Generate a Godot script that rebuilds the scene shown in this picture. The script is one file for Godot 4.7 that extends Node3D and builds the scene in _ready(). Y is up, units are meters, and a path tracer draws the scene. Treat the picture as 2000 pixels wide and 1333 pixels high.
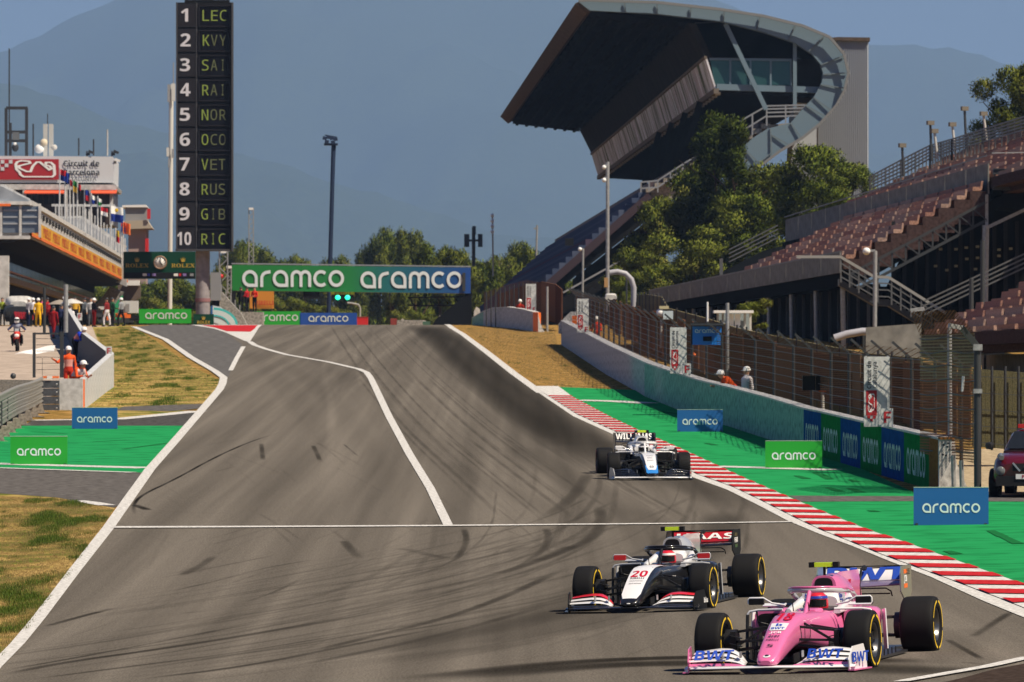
extends Node3D
# Racing circuit seen from the outside of its first corner. Metres; D is the distance in front of the lens along -z.
const F := 11600.0      # focal length in pixels of the 2000 px wide photograph
const HZ := 740.0       # row of eye level
const EYE := 3.27
var M := {}
var UBOX := BoxMesh.new()
var UCYL := CylinderMesh.new()
var USPH := SphereMesh.new()
var FONT := {}
var rng := RandomNumberGenerator.new()
var BE := PackedFloat64Array()
var HB := PackedFloat64Array()
var NOISE := {}
const KN := [Vector2(-60, -.09), Vector2(0, -.09), Vector2(66, -.09), Vector2(78, -.11), Vector2(86, -.12), Vector2(95, -.06), Vector2(104, .09), Vector2(114.5, .33), Vector2(128, .56), Vector2(144, .83), Vector2(170, 1.43), Vector2(200, 2.24), Vector2(220, 2.86), Vector2(260, 3.9), Vector2(300, 4.9), Vector2(340, 5.85), Vector2(360, 6.33), Vector2(376, 6.62), Vector2(390, 6.79), Vector2(405, 6.9), Vector2(430, 6.95), Vector2(600, 6.95), Vector2(1500, 9), Vector2(4000, 12), Vector2(21500, 20)]

# ---------------------------------------------------------------- placing
func P(px: float, py: float, d: float) -> Vector3:
	return Vector3((px - 1000.0) * d / F, EYE + (HZ - py) * d / F, -d)

func prof(d: float) -> float:
	var i := 0
	while i < KN.size() - 2 and d > KN[i + 1].x:
		i += 1
	var a: Vector2 = KN[i]
	var b: Vector2 = KN[i + 1]
	var m0: float = (b.y - a.y) / (b.x - a.x) if i == 0 else (b.y - KN[i - 1].y) / (b.x - KN[i - 1].x)
	var m1: float = (b.y - a.y) / (b.x - a.x) if i + 2 >= KN.size() else (KN[i + 2].y - a.y) / (KN[i + 2].x - a.x)
	var h := b.x - a.x
	var t := clampf((d - a.x) / h, 0.0, 1.0)
	var t2 := t * t
	var t3 := t2 * t
	return (2 * t3 - 3 * t2 + 1) * a.y + (t3 - 2 * t2 + t) * h * m0 + (-2 * t3 + 3 * t2) * b.y + (t3 - t2) * h * m1

func make_bands() -> void:
	var d := -60.0
	while d < 21500.0:
		BE.append(d)
		d += 20.0 if d < 40 else (2.0 if d < 150 else (4.0 if d < 320 else (3.0 if d < 440 else (40.0 if d < 800 else 700.0))))
	BE.append(21500.0)
	for e in BE:
		HB.append(prof(e))

func camber(d: float) -> float:
	return 0.03 * clampf((130.0 - d) / 35.0, 0.0, 1.0) * clampf((d + 20.0) / 60.0, 0.0, 1.0)

func GH(x: float, d: float) -> float:
	var i := BE.bsearch(d) - 1
	i = clampi(i, 0, BE.size() - 2)
	var t := (d - BE[i]) / (BE[i + 1] - BE[i])
	return lerpf(HB[i], HB[i + 1], t) + lerpf(camber(BE[i]), camber(BE[i + 1]), t) * clampf(x, -14.0, 14.0)

func G(px: float, d: float) -> Vector3:     # ground under that column, at that distance
	var x := (px - 1000.0) * d / F
	return Vector3(x, GH(x, d), -d)

func gnd(px: float, py: float) -> Vector2:  # (x, d) of the ground seen at that point of the photograph
	var lo := 48.0
	var hi := 391.0
	for k in 40:
		var d := (lo + hi) / 2
		var x := (px - 1000.0) * d / F
		if HZ - (GH(x, d) - EYE) * F / d > py:
			lo = d
		else:
			hi = d
	var dd := (lo + hi) / 2
	return Vector2((px - 1000.0) * dd / F, dd)

func GP(px: float, py: float) -> Vector3:
	var g := gnd(px, py)
	return Vector3(g.x, GH(g.x, g.y), -g.y)

# ---------------------------------------------------------------- materials
func lin(r: float, g: float, b: float) -> Color:
	return Color(r, g, b).linear_to_srgb()

func mat(key: String, c: Color, rough := 0.7, metal := 0.0, noise := "", scale := 1.0) -> StandardMaterial3D:
	if M.has(key):
		return M[key]
	var m := StandardMaterial3D.new()
	m.resource_name = key
	m.albedo_color = c
	m.roughness = rough
	m.metallic = metal
	if rough >= .79 and metal == 0.0:
		m.specular_mode = BaseMaterial3D.SPECULAR_DISABLED
	if c.get_luminance() < .22 and metal == 0.0:
		m.metallic_specular = .28
	if noise:
		m.albedo_texture = NOISE[noise]
		m.uv1_triplanar = true
		m.uv1_world_triplanar = true
		m.uv1_scale = Vector3.ONE * scale
	M[key] = m
	return m

func paint(key: String, c: Color, coat := 0.8, rough := 0.35) -> StandardMaterial3D:
	var m := mat(key, c, rough)
	m.clearcoat_enabled = true
	m.clearcoat = coat
	m.clearcoat_roughness = 0.12
	return m

func noise_tex(key: String, freq: float, stops: Array, oct := 4, sz := 512, kind := FastNoiseLite.TYPE_SIMPLEX_SMOOTH) -> void:
	var n := FastNoiseLite.new()
	n.seed = 7 + NOISE.size()
	n.noise_type = kind
	n.frequency = freq
	n.fractal_octaves = oct
	var t := NoiseTexture2D.new()
	t.width = sz
	t.height = sz
	t.seamless = true
	t.noise = n
	var g := Gradient.new()
	var off := PackedFloat32Array()
	var col := PackedColorArray()
	for s in stops:
		off.append(s[0])
		col.append(s[1])
	g.offsets = off
	g.colors = col
	t.color_ramp = g
	NOISE[key] = t

func grey(v: float) -> Color:
	return Color(v, v, v)

# ---------------------------------------------------------------- nodes
func thing(called: String, label: String, category: String, at := Vector3.ZERO, turn := 0.0, group := "") -> Node3D:
	var o := Node3D.new()
	o.name = called
	add_child(o, true)
	o.position = at
	o.rotation.y = turn
	tag(o, label, category, group)
	return o

func tag(o: Node3D, label: String, category: String, group := "", kind := "") -> void:
	if label:
		o.set_meta("label", label)
	if category:
		o.set_meta("category", category)
	if group:
		o.set_meta("group", group)
	if kind:
		o.set_meta("kind", kind)

func obj(called: String, mesh: Mesh, m: Material, parent: Node = null, xf := Transform3D()) -> MeshInstance3D:
	var o := MeshInstance3D.new()
	o.name = called
	o.mesh = mesh
	o.material_override = m
	(parent if parent else self).add_child(o, true)
	o.transform = xf
	return o

func struct(called: String, mesh: Mesh, m: Material, label := "") -> MeshInstance3D:
	var o := obj(called, mesh, m)
	o.set_meta("kind", "structure")
	if label:
		o.set_meta("label", label)
	return o

func box(called: String, c: Vector3, s: Vector3, m: Material, parent: Node = null, b := Basis()) -> MeshInstance3D:
	return obj(called, UBOX, m, parent, Transform3D(b * Basis.from_scale(s), c))

func aim(a: Vector3, b: Vector3) -> Basis:   # a basis whose y runs from a to b
	var y := (b - a).normalized()
	var x := y.cross(Vector3(0.013, 0.02, 1)).normalized()
	if absf(y.z) > 0.98:
		x = y.cross(Vector3.UP).normalized()
	return Basis(x, y, x.cross(y))

func rod(called: String, a: Vector3, b: Vector3, r: float, m: Material, parent: Node = null) -> MeshInstance3D:
	return obj(called, UCYL, m, parent, Transform3D(aim(a, b) * Basis.from_scale(Vector3(r, a.distance_to(b), r)), (a + b) / 2))

func bar(called: String, a: Vector3, b: Vector3, w: float, m: Material, parent: Node = null) -> MeshInstance3D:
	return obj(called, UBOX, m, parent, Transform3D(aim(a, b) * Basis.from_scale(Vector3(w, a.distance_to(b), w)), (a + b) / 2))

func ball(called: String, c: Vector3, s: Vector3, m: Material, parent: Node = null) -> MeshInstance3D:
	return obj(called, USPH, m, parent, Transform3D(Basis.from_scale(s), c))

# ---------------------------------------------------------------- shapes
func st_new() -> SurfaceTool:
	var st := SurfaceTool.new()
	st.begin(Mesh.PRIMITIVE_TRIANGLES)
	st.set_smooth_group(-1)
	return st

func done(st: SurfaceTool) -> ArrayMesh:
	st.generate_normals()
	return st.commit()

func tri(st: SurfaceTool, a: Vector3, b: Vector3, c: Vector3) -> void:
	st.add_vertex(a)
	st.add_vertex(b)
	st.add_vertex(c)

func quad(st: SurfaceTool, a: Vector3, b: Vector3, c: Vector3, d: Vector3) -> void:
	tri(st, a, b, c)
	tri(st, a, c, d)

func add_box(st: SurfaceTool, c: Vector3, s: Vector3, b := Basis()) -> void:
	var v := []
	for k in 8:
		v.append(c + b * (Vector3(-.5 if k & 1 == 0 else .5, -.5 if k & 2 == 0 else .5, -.5 if k & 4 == 0 else .5) * s))
	for f in [[0, 2, 3, 1], [5, 7, 6, 4], [4, 6, 2, 0], [1, 3, 7, 5], [2, 6, 7, 3], [4, 0, 1, 5]]:
		quad(st, v[f[0]], v[f[1]], v[f[2]], v[f[3]])

func add_bar(st: SurfaceTool, a: Vector3, b: Vector3, w: float, h := 0.0) -> void:
	add_box(st, (a + b) / 2, Vector3(w, a.distance_to(b), h if h > 0 else w), aim(a, b))

func add_tube(st: SurfaceTool, a: Vector3, b: Vector3, r0: float, r1: float, n := 8) -> void:
	var bs := aim(a, b)
	var ra := []
	var rb := []
	for k in n:
		var w := TAU * k / n
		var o := bs.x * cos(w) + bs.z * sin(w)
		ra.append(a + o * r0)
		rb.append(b + o * r1)
	loft(st, [ra, rb])

func add_path(st: SurfaceTool, pts: Array, r: float, n := 8, flat := 1.0) -> void:
	var rings := []
	for i in pts.size():
		var t: Vector3 = (pts[mini(i + 1, pts.size() - 1)] - pts[maxi(i - 1, 0)]).normalized()
		var bs := aim(Vector3.ZERO, t)
		var ring := []
		for k in n:
			var w := TAU * k / n
			ring.append(pts[i] + (bs.x * cos(w) + bs.z * sin(w) * flat) * r)
		rings.append(ring)
	loft(st, rings)

func loft(st: SurfaceTool, rings: Array, caps := true, smooth := true) -> void:
	st.set_smooth_group(0 if smooth else -1)
	var n: int = rings[0].size()
	for i in rings.size() - 1:
		for k in n:
			var l := (k + 1) % n
			quad(st, rings[i][k], rings[i][l], rings[i + 1][l], rings[i + 1][k])
	st.set_smooth_group(-1)
	if caps:
		for e in [0, rings.size() - 1]:
			var c := Vector3.ZERO
			for v in rings[e]:
				c += v / n
			for k in n:
				var l := (k + 1) % n
				if e == 0:
					tri(st, c, rings[e][l], rings[e][k])
				else:
					tri(st, c, rings[e][k], rings[e][l])

func lathe(st: SurfaceTool, prof_: Array, n: int, xf := Transform3D()) -> void:   # prof_: Vector2(radius, along y)
	var rings := []
	for p in prof_:
		var ring := []
		for k in n:
			var w := TAU * k / n
			ring.append(xf * Vector3(p.x * cos(w), p.y, p.x * sin(w)))
		rings.append(ring)
	loft(st, rings, false)

func prism(st: SurfaceTool, poly: PackedVector2Array, z0: float, z1: float, xf := Transform3D()) -> void:
	var idx := Geometry2D.triangulate_polygon(poly)
	for i in range(0, idx.size(), 3):
		var a := poly[idx[i]]
		var b := poly[idx[i + 1]]
		var c := poly[idx[i + 2]]
		if (b - a).cross(c - a) < 0:
			var s := b
			b = c
			c = s
		tri(st, xf * Vector3(a.x, a.y, z1), xf * Vector3(c.x, c.y, z1), xf * Vector3(b.x, b.y, z1))
		tri(st, xf * Vector3(a.x, a.y, z0), xf * Vector3(b.x, b.y, z0), xf * Vector3(c.x, c.y, z0))
	var n := poly.size()
	for i in n:
		var a := poly[i]
		var b := poly[(i + 1) % n]
		quad(st, xf * Vector3(a.x, a.y, z0), xf * Vector3(a.x, a.y, z1), xf * Vector3(b.x, b.y, z1), xf * Vector3(b.x, b.y, z0))

func prism_mesh(poly: Array, z0: float, z1: float) -> ArrayMesh:
	var st := st_new()
	prism(st, PackedVector2Array(poly), z0, z1)
	return done(st)

# ---------------------------------------------------------------- lettering
func font(kind: String, weight := 700) -> SystemFont:
	var k := kind + str(weight)
	if not FONT.has(k):
		var f := SystemFont.new()
		f.font_names = PackedStringArray([kind])
		f.font_weight = weight
		FONT[k] = f
	return FONT[k]

func letters(s: String, height: float, weight := 700, kind := "Droid Sans") -> TextMesh:
	var t := TextMesh.new()
	t.font = font(kind, weight)
	t.text = s
	t.font_size = 48
	t.pixel_size = height / 34.5      # capitals come out that high
	t.depth = 0.004
	t.curve_step = 2.0
	return t

# the lettering stands on a face: at its centre, x to the reader's right, z towards the reader
func text(s: String, parent: Node, at: Vector3, height: float, m: Material, b := Basis(), weight := 700, squeeze := 1.0, kind := "Droid Sans") -> MeshInstance3D:
	return obj("lettering", letters(s, height, weight, kind), m, parent, Transform3D(b * Basis.from_scale(Vector3(squeeze, 1, 1)), at))

func band_path(st: SurfaceTool, pts: Array, w: float, z: float, closed := false) -> void:
	var n := pts.size()
	var L := []
	var R := []
	for i in n:
		var a: Vector2 = pts[(i - 1 + n) % n] if closed else pts[maxi(i - 1, 0)]
		var b: Vector2 = pts[(i + 1) % n] if closed else pts[mini(i + 1, n - 1)]
		var p: Vector2 = pts[i]
		var d1 := (p - a).normalized() if p != a else (b - p).normalized()
		var d2 := (b - p).normalized() if p != b else d1
		var t := (d1 + d2).normalized()
		var o := Vector2(-t.y, t.x) * (w / 2) / maxf(0.45, t.dot(d1))
		L.append(p + o)
		R.append(p - o)
	for i in (n if closed else n - 1):
		var j := (i + 1) % n
		quad(st, Vector3(L[i].x, L[i].y, z), Vector3(L[j].x, L[j].y, z), Vector3(R[j].x, R[j].y, z), Vector3(R[i].x, R[i].y, z))

var WORD: ArrayMesh
func wordmark() -> ArrayMesh:   # the rounded lower-case word of the boards; letters 1 high, centred, 6.55 wide
	if WORD:
		return WORD
	var st := st_new()
	var w := 0.19
	var r := 0.5 - w / 2
	var arc := func(cx: float, cy: float, rad: float, a0: float, a1: float, n := 12) -> Array:
		var o := []
		for i in n + 1:
			var a := deg_to_rad(lerpf(a0, a1, float(i) / n))
			o.append(Vector2(cx + cos(a) * rad, cy + sin(a) * rad))
		return o
	var x := -3.27
	for ch in "aramco":
		if ch == "a":
			var p: Array = arc.call(x + .5, .5, r, 0, 270, 18)
			p.append(Vector2(x + .5 + r, .5 - r))
			band_path(st, p, w, 0, true)
			x += 1.16
		elif ch == "r":
			band_path(st, [Vector2(x + w / 2, 0), Vector2(x + w / 2, .5)] + arc.call(x + w / 2 + .36, .5, .36, 180, 98, 8) + [Vector2(x + .66, .5 + .405)], w, 0)
			x += .8
		elif ch == "m":
			var c1: Array = arc.call(x + w / 2 + .28, .62, .285, 180, 0, 10)
			band_path(st, [Vector2(x + w / 2, 0)] + c1 + [Vector2(x + w / 2 + .565, 0)], w, 0)
			var c2: Array = arc.call(x + w / 2 + .84, .62, .285, 165, 0, 10)
			band_path(st, c2 + [Vector2(x + w / 2 + 1.125, 0)], w, .004)
			x += 1.45
		elif ch == "c":
			band_path(st, arc.call(x + .5, .5, r, 48, 312, 18), w, 0)
			x += .98
		else:
			var p: Array = arc.call(x + .5, .5, r, 0, 350, 20)
			band_path(st, p, w, 0, true)
			x += 1.0
	var m := done(st)
	WORD = m
	return m

func word(parent: Node, at: Vector3, height: float, m: Material, b := Basis(), squeeze := 1.0) -> MeshInstance3D:
	return obj("lettering", wordmark(), m, parent, Transform3D(b * Basis.from_scale(Vector3(height * squeeze, height, 1)), at - b * Vector3(0, height / 2, 0)))

# ---------------------------------------------------------------- ground sheets
func dense(px: Array, closed := true, step := 12.0) -> Array:
	var o := []
	for i in (px.size() if closed else px.size() - 1):
		var a: Vector2 = px[i]
		var b: Vector2 = px[(i + 1) % px.size()]
		var n := maxi(1, int(a.distance_to(b) / step))
		for k in n:
			o.append(a.lerp(b, float(k) / n))
	if not closed:
		o.append(px[-1])
	return o

func drape(poly: PackedVector2Array, lift: float) -> ArrayMesh:   # poly in (x, d)
	var st := SurfaceTool.new()
	st.begin(Mesh.PRIMITIVE_TRIANGLES)
	var lo := Vector2.INF
	var hi := -Vector2.INF
	for p in poly:
		lo = lo.min(p)
		hi = hi.max(p)
	for i in BE.size() - 1:
		if BE[i + 1] <= lo.y or BE[i] >= hi.y:
			continue
		var xs := [lo.x - 1.0, hi.x + 1.0]
		if BE[i] > 90 and BE[i] < 132:
			xs = []
			var x := floorf(lo.x / 3.0) * 3.0
			while x < hi.x + 3.0:
				xs.append(x)
				x += 3.0
		for k in xs.size() - 1:
			var cell := PackedVector2Array([Vector2(xs[k], BE[i]), Vector2(xs[k + 1], BE[i]), Vector2(xs[k + 1], BE[i + 1]), Vector2(xs[k], BE[i + 1])])
			for piece in Geometry2D.intersect_polygons(poly, cell):
				var idx := Geometry2D.triangulate_polygon(piece)
				for t in range(0, idx.size(), 3):
					var a: Vector2 = piece[idx[t]]
					var b: Vector2 = piece[idx[t + 1]]
					var c: Vector2 = piece[idx[t + 2]]
					if absf((b - a).cross(c - a)) < 1e-7:
						continue
					if (b - a).cross(c - a) > 0:
						var s := b
						b = c
						c = s
					for v in [a, b, c]:
						st.set_normal(Vector3.UP)
						st.set_uv(Vector2(v.x / 28.0 + .5, (v.y - 52.0) / 344.0))
						st.set_uv2(v * 0.22)
						st.add_vertex(Vector3(v.x, GH(v.x, v.y) + lift, -v.y))
	return st.commit()

func world_poly(px: Array, closed := true) -> PackedVector2Array:
	var o := PackedVector2Array()
	for p in dense(px, closed):
		o.append(gnd(p.x, p.y))
	return o

func sheet(called: String, px: Array, lift: float, m: Material, label := "") -> MeshInstance3D:
	return struct(called, drape(world_poly(px), lift), m, label)

func stripe_mesh(px: Array, w0: float, w1: float, lift: float) -> ArrayMesh:
	var w := world_poly(px, false)
	var n := w.size()
	var L := PackedVector2Array()
	var R := []
	for i in n:
		var t := (w[mini(i + 1, n - 1)] - w[maxi(i - 1, 0)]).normalized()
		var o := Vector2(-t.y, t.x) * lerpf(w0, w1, float(i) / (n - 1)) / 2
		L.append(w[i] + o)
		R.push_front(w[i] - o)
	for r in R:
		L.append(r)
	return drape(L, lift)

func stripe(called: String, px: Array, w0: float, w1: float, lift: float, m: Material, label := "") -> MeshInstance3D:
	return struct(called, stripe_mesh(px, w0, w1, lift), m, label)

# ================================================================ the scene
func _ready() -> void:
	rng.seed = 20200814
	make_bands()
	var cam := Camera3D.new()
	cam.name = "camera"
	add_child(cam)
	cam.position = Vector3(0, EYE, 0)
	cam.rotation.x = atan((HZ - 666.5) / F)
	var at := CameraAttributesPhysical.new()
	at.frustum_focal_length = 208.8
	at.frustum_focus_distance = 78.0
	at.exposure_aperture = 10.0
	at.frustum_near = 1.0
	at.frustum_far = 27000.0
	cam.attributes = at
	cam.fov = rad_to_deg(2 * atan(666.5 / F))
	cam.near = 1.0
	cam.far = 27000.0
	cam.current = true
	var we := WorldEnvironment.new()
	we.name = "environment"
	var e := Environment.new()
	var sm := ProceduralSkyMaterial.new()
	sm.sky_top_color = Color(0.12, 0.23, 0.43)
	sm.sky_horizon_color = Color(0.46, 0.54, 0.61)
	sm.sky_curve = 0.12
	sm.ground_horizon_color = Color(0.46, 0.48, 0.5)
	sm.ground_bottom_color = Color(0.25, 0.24, 0.22)
	sm.sun_angle_max = 8.0
	var sky := Sky.new()
	sky.sky_material = sm
	e.background_mode = Environment.BG_SKY
	e.sky = sky
	e.tonemap_mode = Environment.TONE_MAPPER_LINEAR
	e.tonemap_exposure = 1.46
	e.sdfgi_enabled = true
	e.ssao_enabled = true
	e.ssil_enabled = true
	e.fog_enabled = true
	e.fog_density = 0.000075
	e.fog_light_color = Color(0.65, 0.80, 1.0)
	we.environment = e
	add_child(we)
	var sun := DirectionalLight3D.new()
	sun.name = "sun"
	sun.light_energy = 1.6
	sun.light_color = Color(1.0, 0.94, 0.84)
	sun.light_angular_distance = 0.5
	sun.shadow_enabled = true
	add_child(sun)
	sun.look_at_from_position(Vector3(0.50, 0.80, 0.33) * 100, Vector3.ZERO)
	UCYL.top_radius = 1.0
	UCYL.bottom_radius = 1.0
	UCYL.height = 1.0
	UCYL.radial_segments = 10
	UCYL.rings = 1
	USPH.radius = .5
	USPH.height = 1.0
	USPH.radial_segments = 16
	USPH.rings = 8
	make_materials()
	build_ground()
	build_hills()
	build_track_paint()
	build_cars()
	build_grandstand()
	build_stands()
	build_right_side()
	build_pit_side()
	build_gantries()
	build_trees()
	build_boards()
	build_people()
	build_grass()

func make_materials() -> void:
	noise_tex("soft", .012, [[0.0, grey(.78)], [.5, grey(.9)], [1.0, grey(1.0)]])
	noise_tex("wear", .02, [[0.0, grey(.74)], [.3, grey(.88)], [.5, grey(.95)], [1.0, grey(1.0)]], 6)
	noise_tex("mid", .03, [[0.0, grey(.62)], [.5, grey(.85)], [1.0, grey(1.0)]], 5)
	noise_tex("grain", .35, [[0.0, grey(.7)], [.5, grey(.9)], [1.0, grey(1.0)]], 3)
	noise_tex("aggregate", .30, [[0.0, grey(.45)], [.42, grey(.84)], [.55, grey(.95)], [1.0, grey(1.0)]], 4)
	noise_tex("grass", .011, [[0.0, lin(.07, .10, .018)], [.38, lin(.13, .145, .03)], [.5, lin(.27, .21, .06)], [.68, lin(.38, .27, .095)], [1.0, lin(.47, .33, .13)]], 5)
	noise_tex("dry", .02, [[0.0, lin(.10, .085, .025)], [.38, lin(.19, .12, .035)], [.55, lin(.30, .175, .055)], [.75, lin(.37, .225, .08)], [1.0, lin(.44, .29, .12)]], 5)
	noise_tex("rust", .05, [[0.0, lin(.05, .022, .012)], [.5, lin(.14, .055, .025)], [1.0, lin(.30, .14, .06)]], 4)
	mat("white_paint", lin(.78, .77, .75), .8, 0, "mid", .35)
	mat("line_paint", lin(.76, .75, .73), .8, 0, "mid", .6)
	mat("red_paint", lin(.62, .035, .045), .8, 0, "mid", .3)
	mat("green_paint", lin(.02, .28, .09), .8, 0, "wear", .08)
	mat("concrete", lin(.42, .41, .39), .9, 0, "mid", .3)
	mat("pit_concrete", lin(.50, .41, .34), .9, 0, "soft", .12)
	mat("grass", Color.WHITE, 1.0, 0, "grass", .085)
	mat("dry_grass", Color.WHITE, 1.0, 0, "dry", .11)
	mat("sand", lin(.52, .42, .28), 1.0, 0, "mid", .2)
	mat("black", lin(.012, .012, .013), .5)
	mat("carbon", lin(.012, .012, .013), .38)
	mat("rubber", lin(.012, .012, .013), .72, 0, "grain", 2.0)
	mat("dark_steel", lin(.05, .055, .06), .5, .3)
	mat("steel", lin(.42, .44, .46), .4, .6)
	mat("galvanised", lin(.45, .46, .47), .5, .4, "soft", 1.0)
	mat("white", lin(.80, .80, .79), .5)
	mat("off_white", lin(.62, .61, .58), .7, 0, "soft", .4)
	mat("red", lin(.55, .02, .02), .45)
	mat("sign_red", lin(.38, .012, .018), .6)
	mat("orange", lin(.80, .16, .02), .6)
	mat("yellow", lin(.85, .58, .03), .5)
	mat("blue_board", lin(.012, .115, .37), .5)
	mat("green_board", lin(.015, .36, .03), .5)
	mat("letter", lin(.72, .84, .86), .5)
	mat("letter_white", lin(.85, .85, .86), .5)

func asphalt_texture() -> ImageTexture:
	var W := 2048
	var H := 2048
	var dark := PackedFloat32Array()
	dark.resize(W * H)
	var tex := func(p: Vector2) -> Vector2:
		return Vector2((p.x / 28.0 + .5) * W, (p.y - 52.0) / 344.0 * H)
	# marks left by tyres: [points of the photograph, width in metres, strength]
	var marks := [
		[[[830, 637], [900, 690], [980, 760], [1080, 840], [1200, 905], [1330, 960], [1420, 1000]], 2.6, .50],
		[[[1060, 830], [1200, 890], [1330, 940], [1440, 985], [1500, 1020]], 1.6, .30],
		[[[1000, 870], [1120, 940], [1220, 1000], [1280, 1050]], 1.3, .22],
		[[[1330, 1110], [1200, 1165], [1060, 1205], [900, 1240], [740, 1270], [560, 1305]], 2.0, .26],
		[[[1330, 1165], [1200, 1205], [1060, 1240], [900, 1275], [700, 1312]], 1.4, .30],
		[[[1900, 1322], [1600, 1306], [1350, 1300], [1150, 1306], [950, 1325], [860, 1338]], 1.3, .34],
		[[[800, 650], [880, 740], [1000, 850], [1100, 930], [1180, 985]], 1.6, .16],
		[[[1180, 985], [1260, 1030], [1290, 1090], [1200, 1150], [1080, 1200], [900, 1250], [700, 1290], [480, 1325]], 1.5, .22],
		[[[1420, 1000], [1400, 1060], [1330, 1120], [1330, 1150], [1150, 1190], [980, 1230], [800, 1265], [620, 1300]], 1.0, .34],
		[[[1800, 1300], [1500, 1290], [1300, 1290], [1100, 1300], [900, 1322], [780, 1335]], .9, .36],
		[[[1900, 1230], [1880, 1280], [1700, 1330]], .8, .18],
		[[[470, 680], [520, 720], [570, 770], [600, 830], [640, 900]], 1.2, .13],
		[[[520, 690], [640, 770], [700, 850], [740, 930], [800, 1000]], 1.0, .12],
		[[[600, 690], [760, 790], [860, 900], [960, 1010]], 1.2, .13],
		[[[860, 900], [980, 960], [1100, 1010], [1190, 1060]], 1.0, .16],
		[[[1150, 925], [1130, 960], [1105, 985], [1060, 1020]], .35, .30],
		[[[1170, 990], [1175, 1030], [1150, 1060], [1080, 1090], [960, 1130], [820, 1160], [620, 1190]], .28, .34],
		[[[1065, 1035], [1072, 1055], [1060, 1080], [1020, 1105]], .18, .34],
		[[[1120, 1070], [1050, 1100], [1025, 1105]], .35, .34],
		[[[905, 1035], [912, 1060], [900, 1085], [880, 1105]], .14, .34],
		[[[780, 1075], [870, 1095], [895, 1100]], .30, .26],
		[[[670, 1060], [690, 1085], [704, 1097]], .2, .30],
		[[[355, 1128], [390, 1110], [420, 1088]], .2, .30],
		[[[360, 1124], [400, 1110]], .5, .2],
		[[[620, 1153], [760, 1130], [880, 1107], [1000, 1080], [1090, 1058]], .16, .28],
		[[[610, 1225], [760, 1195], [900, 1160], [1060, 1120]], .12, .30],
		[[[600, 1280], [760, 1240], [880, 1210], [1000, 1165], [1110, 1110]], .22, .36],
		[[[560, 1310], [780, 1265], [940, 1225], [1090, 1180]], .22, .30],
		[[[0, 1325], [120, 1300], [300, 1275], [520, 1240], [700, 1205]], .22, .36],
		[[[0, 1316], [140, 1292], [330, 1255], [520, 1218]], .12, .34],
		[[[60, 1333], [250, 1308], [480, 1278], [700, 1240]], .12, .30],
		[[[270, 1333], [480, 1308], [700, 1262], [860, 1232]], .18, .34],
		[[[90, 1228], [160, 1208], [232, 1190]], .16, .40],
		[[[330, 1160], [420, 1140], [520, 1112], [650, 1092]], .10, .30],
		[[[310, 1134], [420, 1112], [560, 1084]], .08, .28],
		[[[480, 1180], [540, 1160], [600, 1128]], .10, .26],
		[[[365, 1202], [402, 1197]], .2, .2],
		[[[262, 1010], [258, 990], [275, 970], [340, 940], [420, 895], [500, 860], [560, 845]], .09, .5],
		[[[262, 990], [275, 995], [292, 1001]], .22, .45],
		[[[509, 868], [511, 885], [513, 904]], .15, .36],
		[[[610, 872], [618, 888], [626, 907]], .15, .34],
		[[[670, 870], [700, 895]], .06, .3],
		[[[1560, 1310], [1560, 1333]], .4, .2],
		[[[1900, 1250], [1960, 1210], [1985, 1195]], .14, .36],
		[[[1850, 1255], [1925, 1298]], .10, .4],
		[[[1880, 1300], [1935, 1305]], .06, .3],
		[[[330, 1040], [300, 1090], [280, 1130]], .10, .12],
	]
	# pale dust trails
	var pale := [
		[[[690, 640], [640, 680], [630, 740], [650, 800], [640, 900], [620, 1030]], .35, -.16],
		[[[655, 640], [648, 720], [650, 820], [660, 950], [640, 1100]], .5, -.10],
		[[[720, 640], [690, 690], [700, 740], [720, 790]], .25, -.15],
		[[[600, 640], [680, 690], [780, 740], [900, 800]], .25, -.12],
		[[[730, 640], [728, 690], [716, 740], [640, 760], [590, 780]], .22, -.13],
		[[[870, 660], [940, 730], [1040, 800], [1120, 850]], .8, -.22],
		[[[880, 740], [980, 820], [1130, 900], [1300, 980]], .5, -.12],
		[[[300, 1333], [640, 1295], [980, 1262], [1280, 1225]], 1.0, -.10],
		[[[330, 900], [420, 960], [500, 1100], [520, 1250]], 2.0, -.07],
	]
	var r2 := RandomNumberGenerator.new()
	r2.seed = 5
	for k in 160:      # fine scratches, most of them on the racing line and across the corner
		var x := r2.randf_range(60, 1250)
		var y := r2.randf_range(850, 1320)
		var l := r2.randf_range(30, 150)
		var up := -l * r2.randf_range(.1, .45) if y > 1040 else l * r2.randf_range(-.5, .9)
		marks.append([[[x, y], [x + l * .5, y + up * .45], [x + l, y + up]], r2.randf_range(.03, .10), r2.randf_range(.06, .20)])
	for k in 40:
		var x := r2.randf_range(520, 900)
		var y := r2.randf_range(660, 800)
		marks.append([[[x, y], [x + 60, y + 70], [x + 130, y + 160]], r2.randf_range(.1, .4), r2.randf_range(-.05, .08)])
	for k in 170:      # long sweeps round the corner and down the straight
		var base := [[1345, 965], [1335, 1060], [1230, 1130], [1020, 1190], [700, 1252], [300, 1302], [-20, 1338]]
		var o := Vector2(r2.randf_range(-520, 140), r2.randf_range(-70, 60))
		if k % 3 == 0:
			base = [[760, 645], [860, 740], [990, 850], [1150, 960], [1260, 1030]]
			o = Vector2(r2.randf_range(-240, 110), r2.randf_range(-10, 10))
		elif k % 3 == 1:
			base = [[1240, 1040], [1150, 1085], [1000, 1128], [800, 1168], [500, 1222], [160, 1270]]
			o = Vector2(r2.randf_range(-160, 160), r2.randf_range(-80, 60))
		var pts := []
		var i0 := r2.randi() % 3
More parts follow.
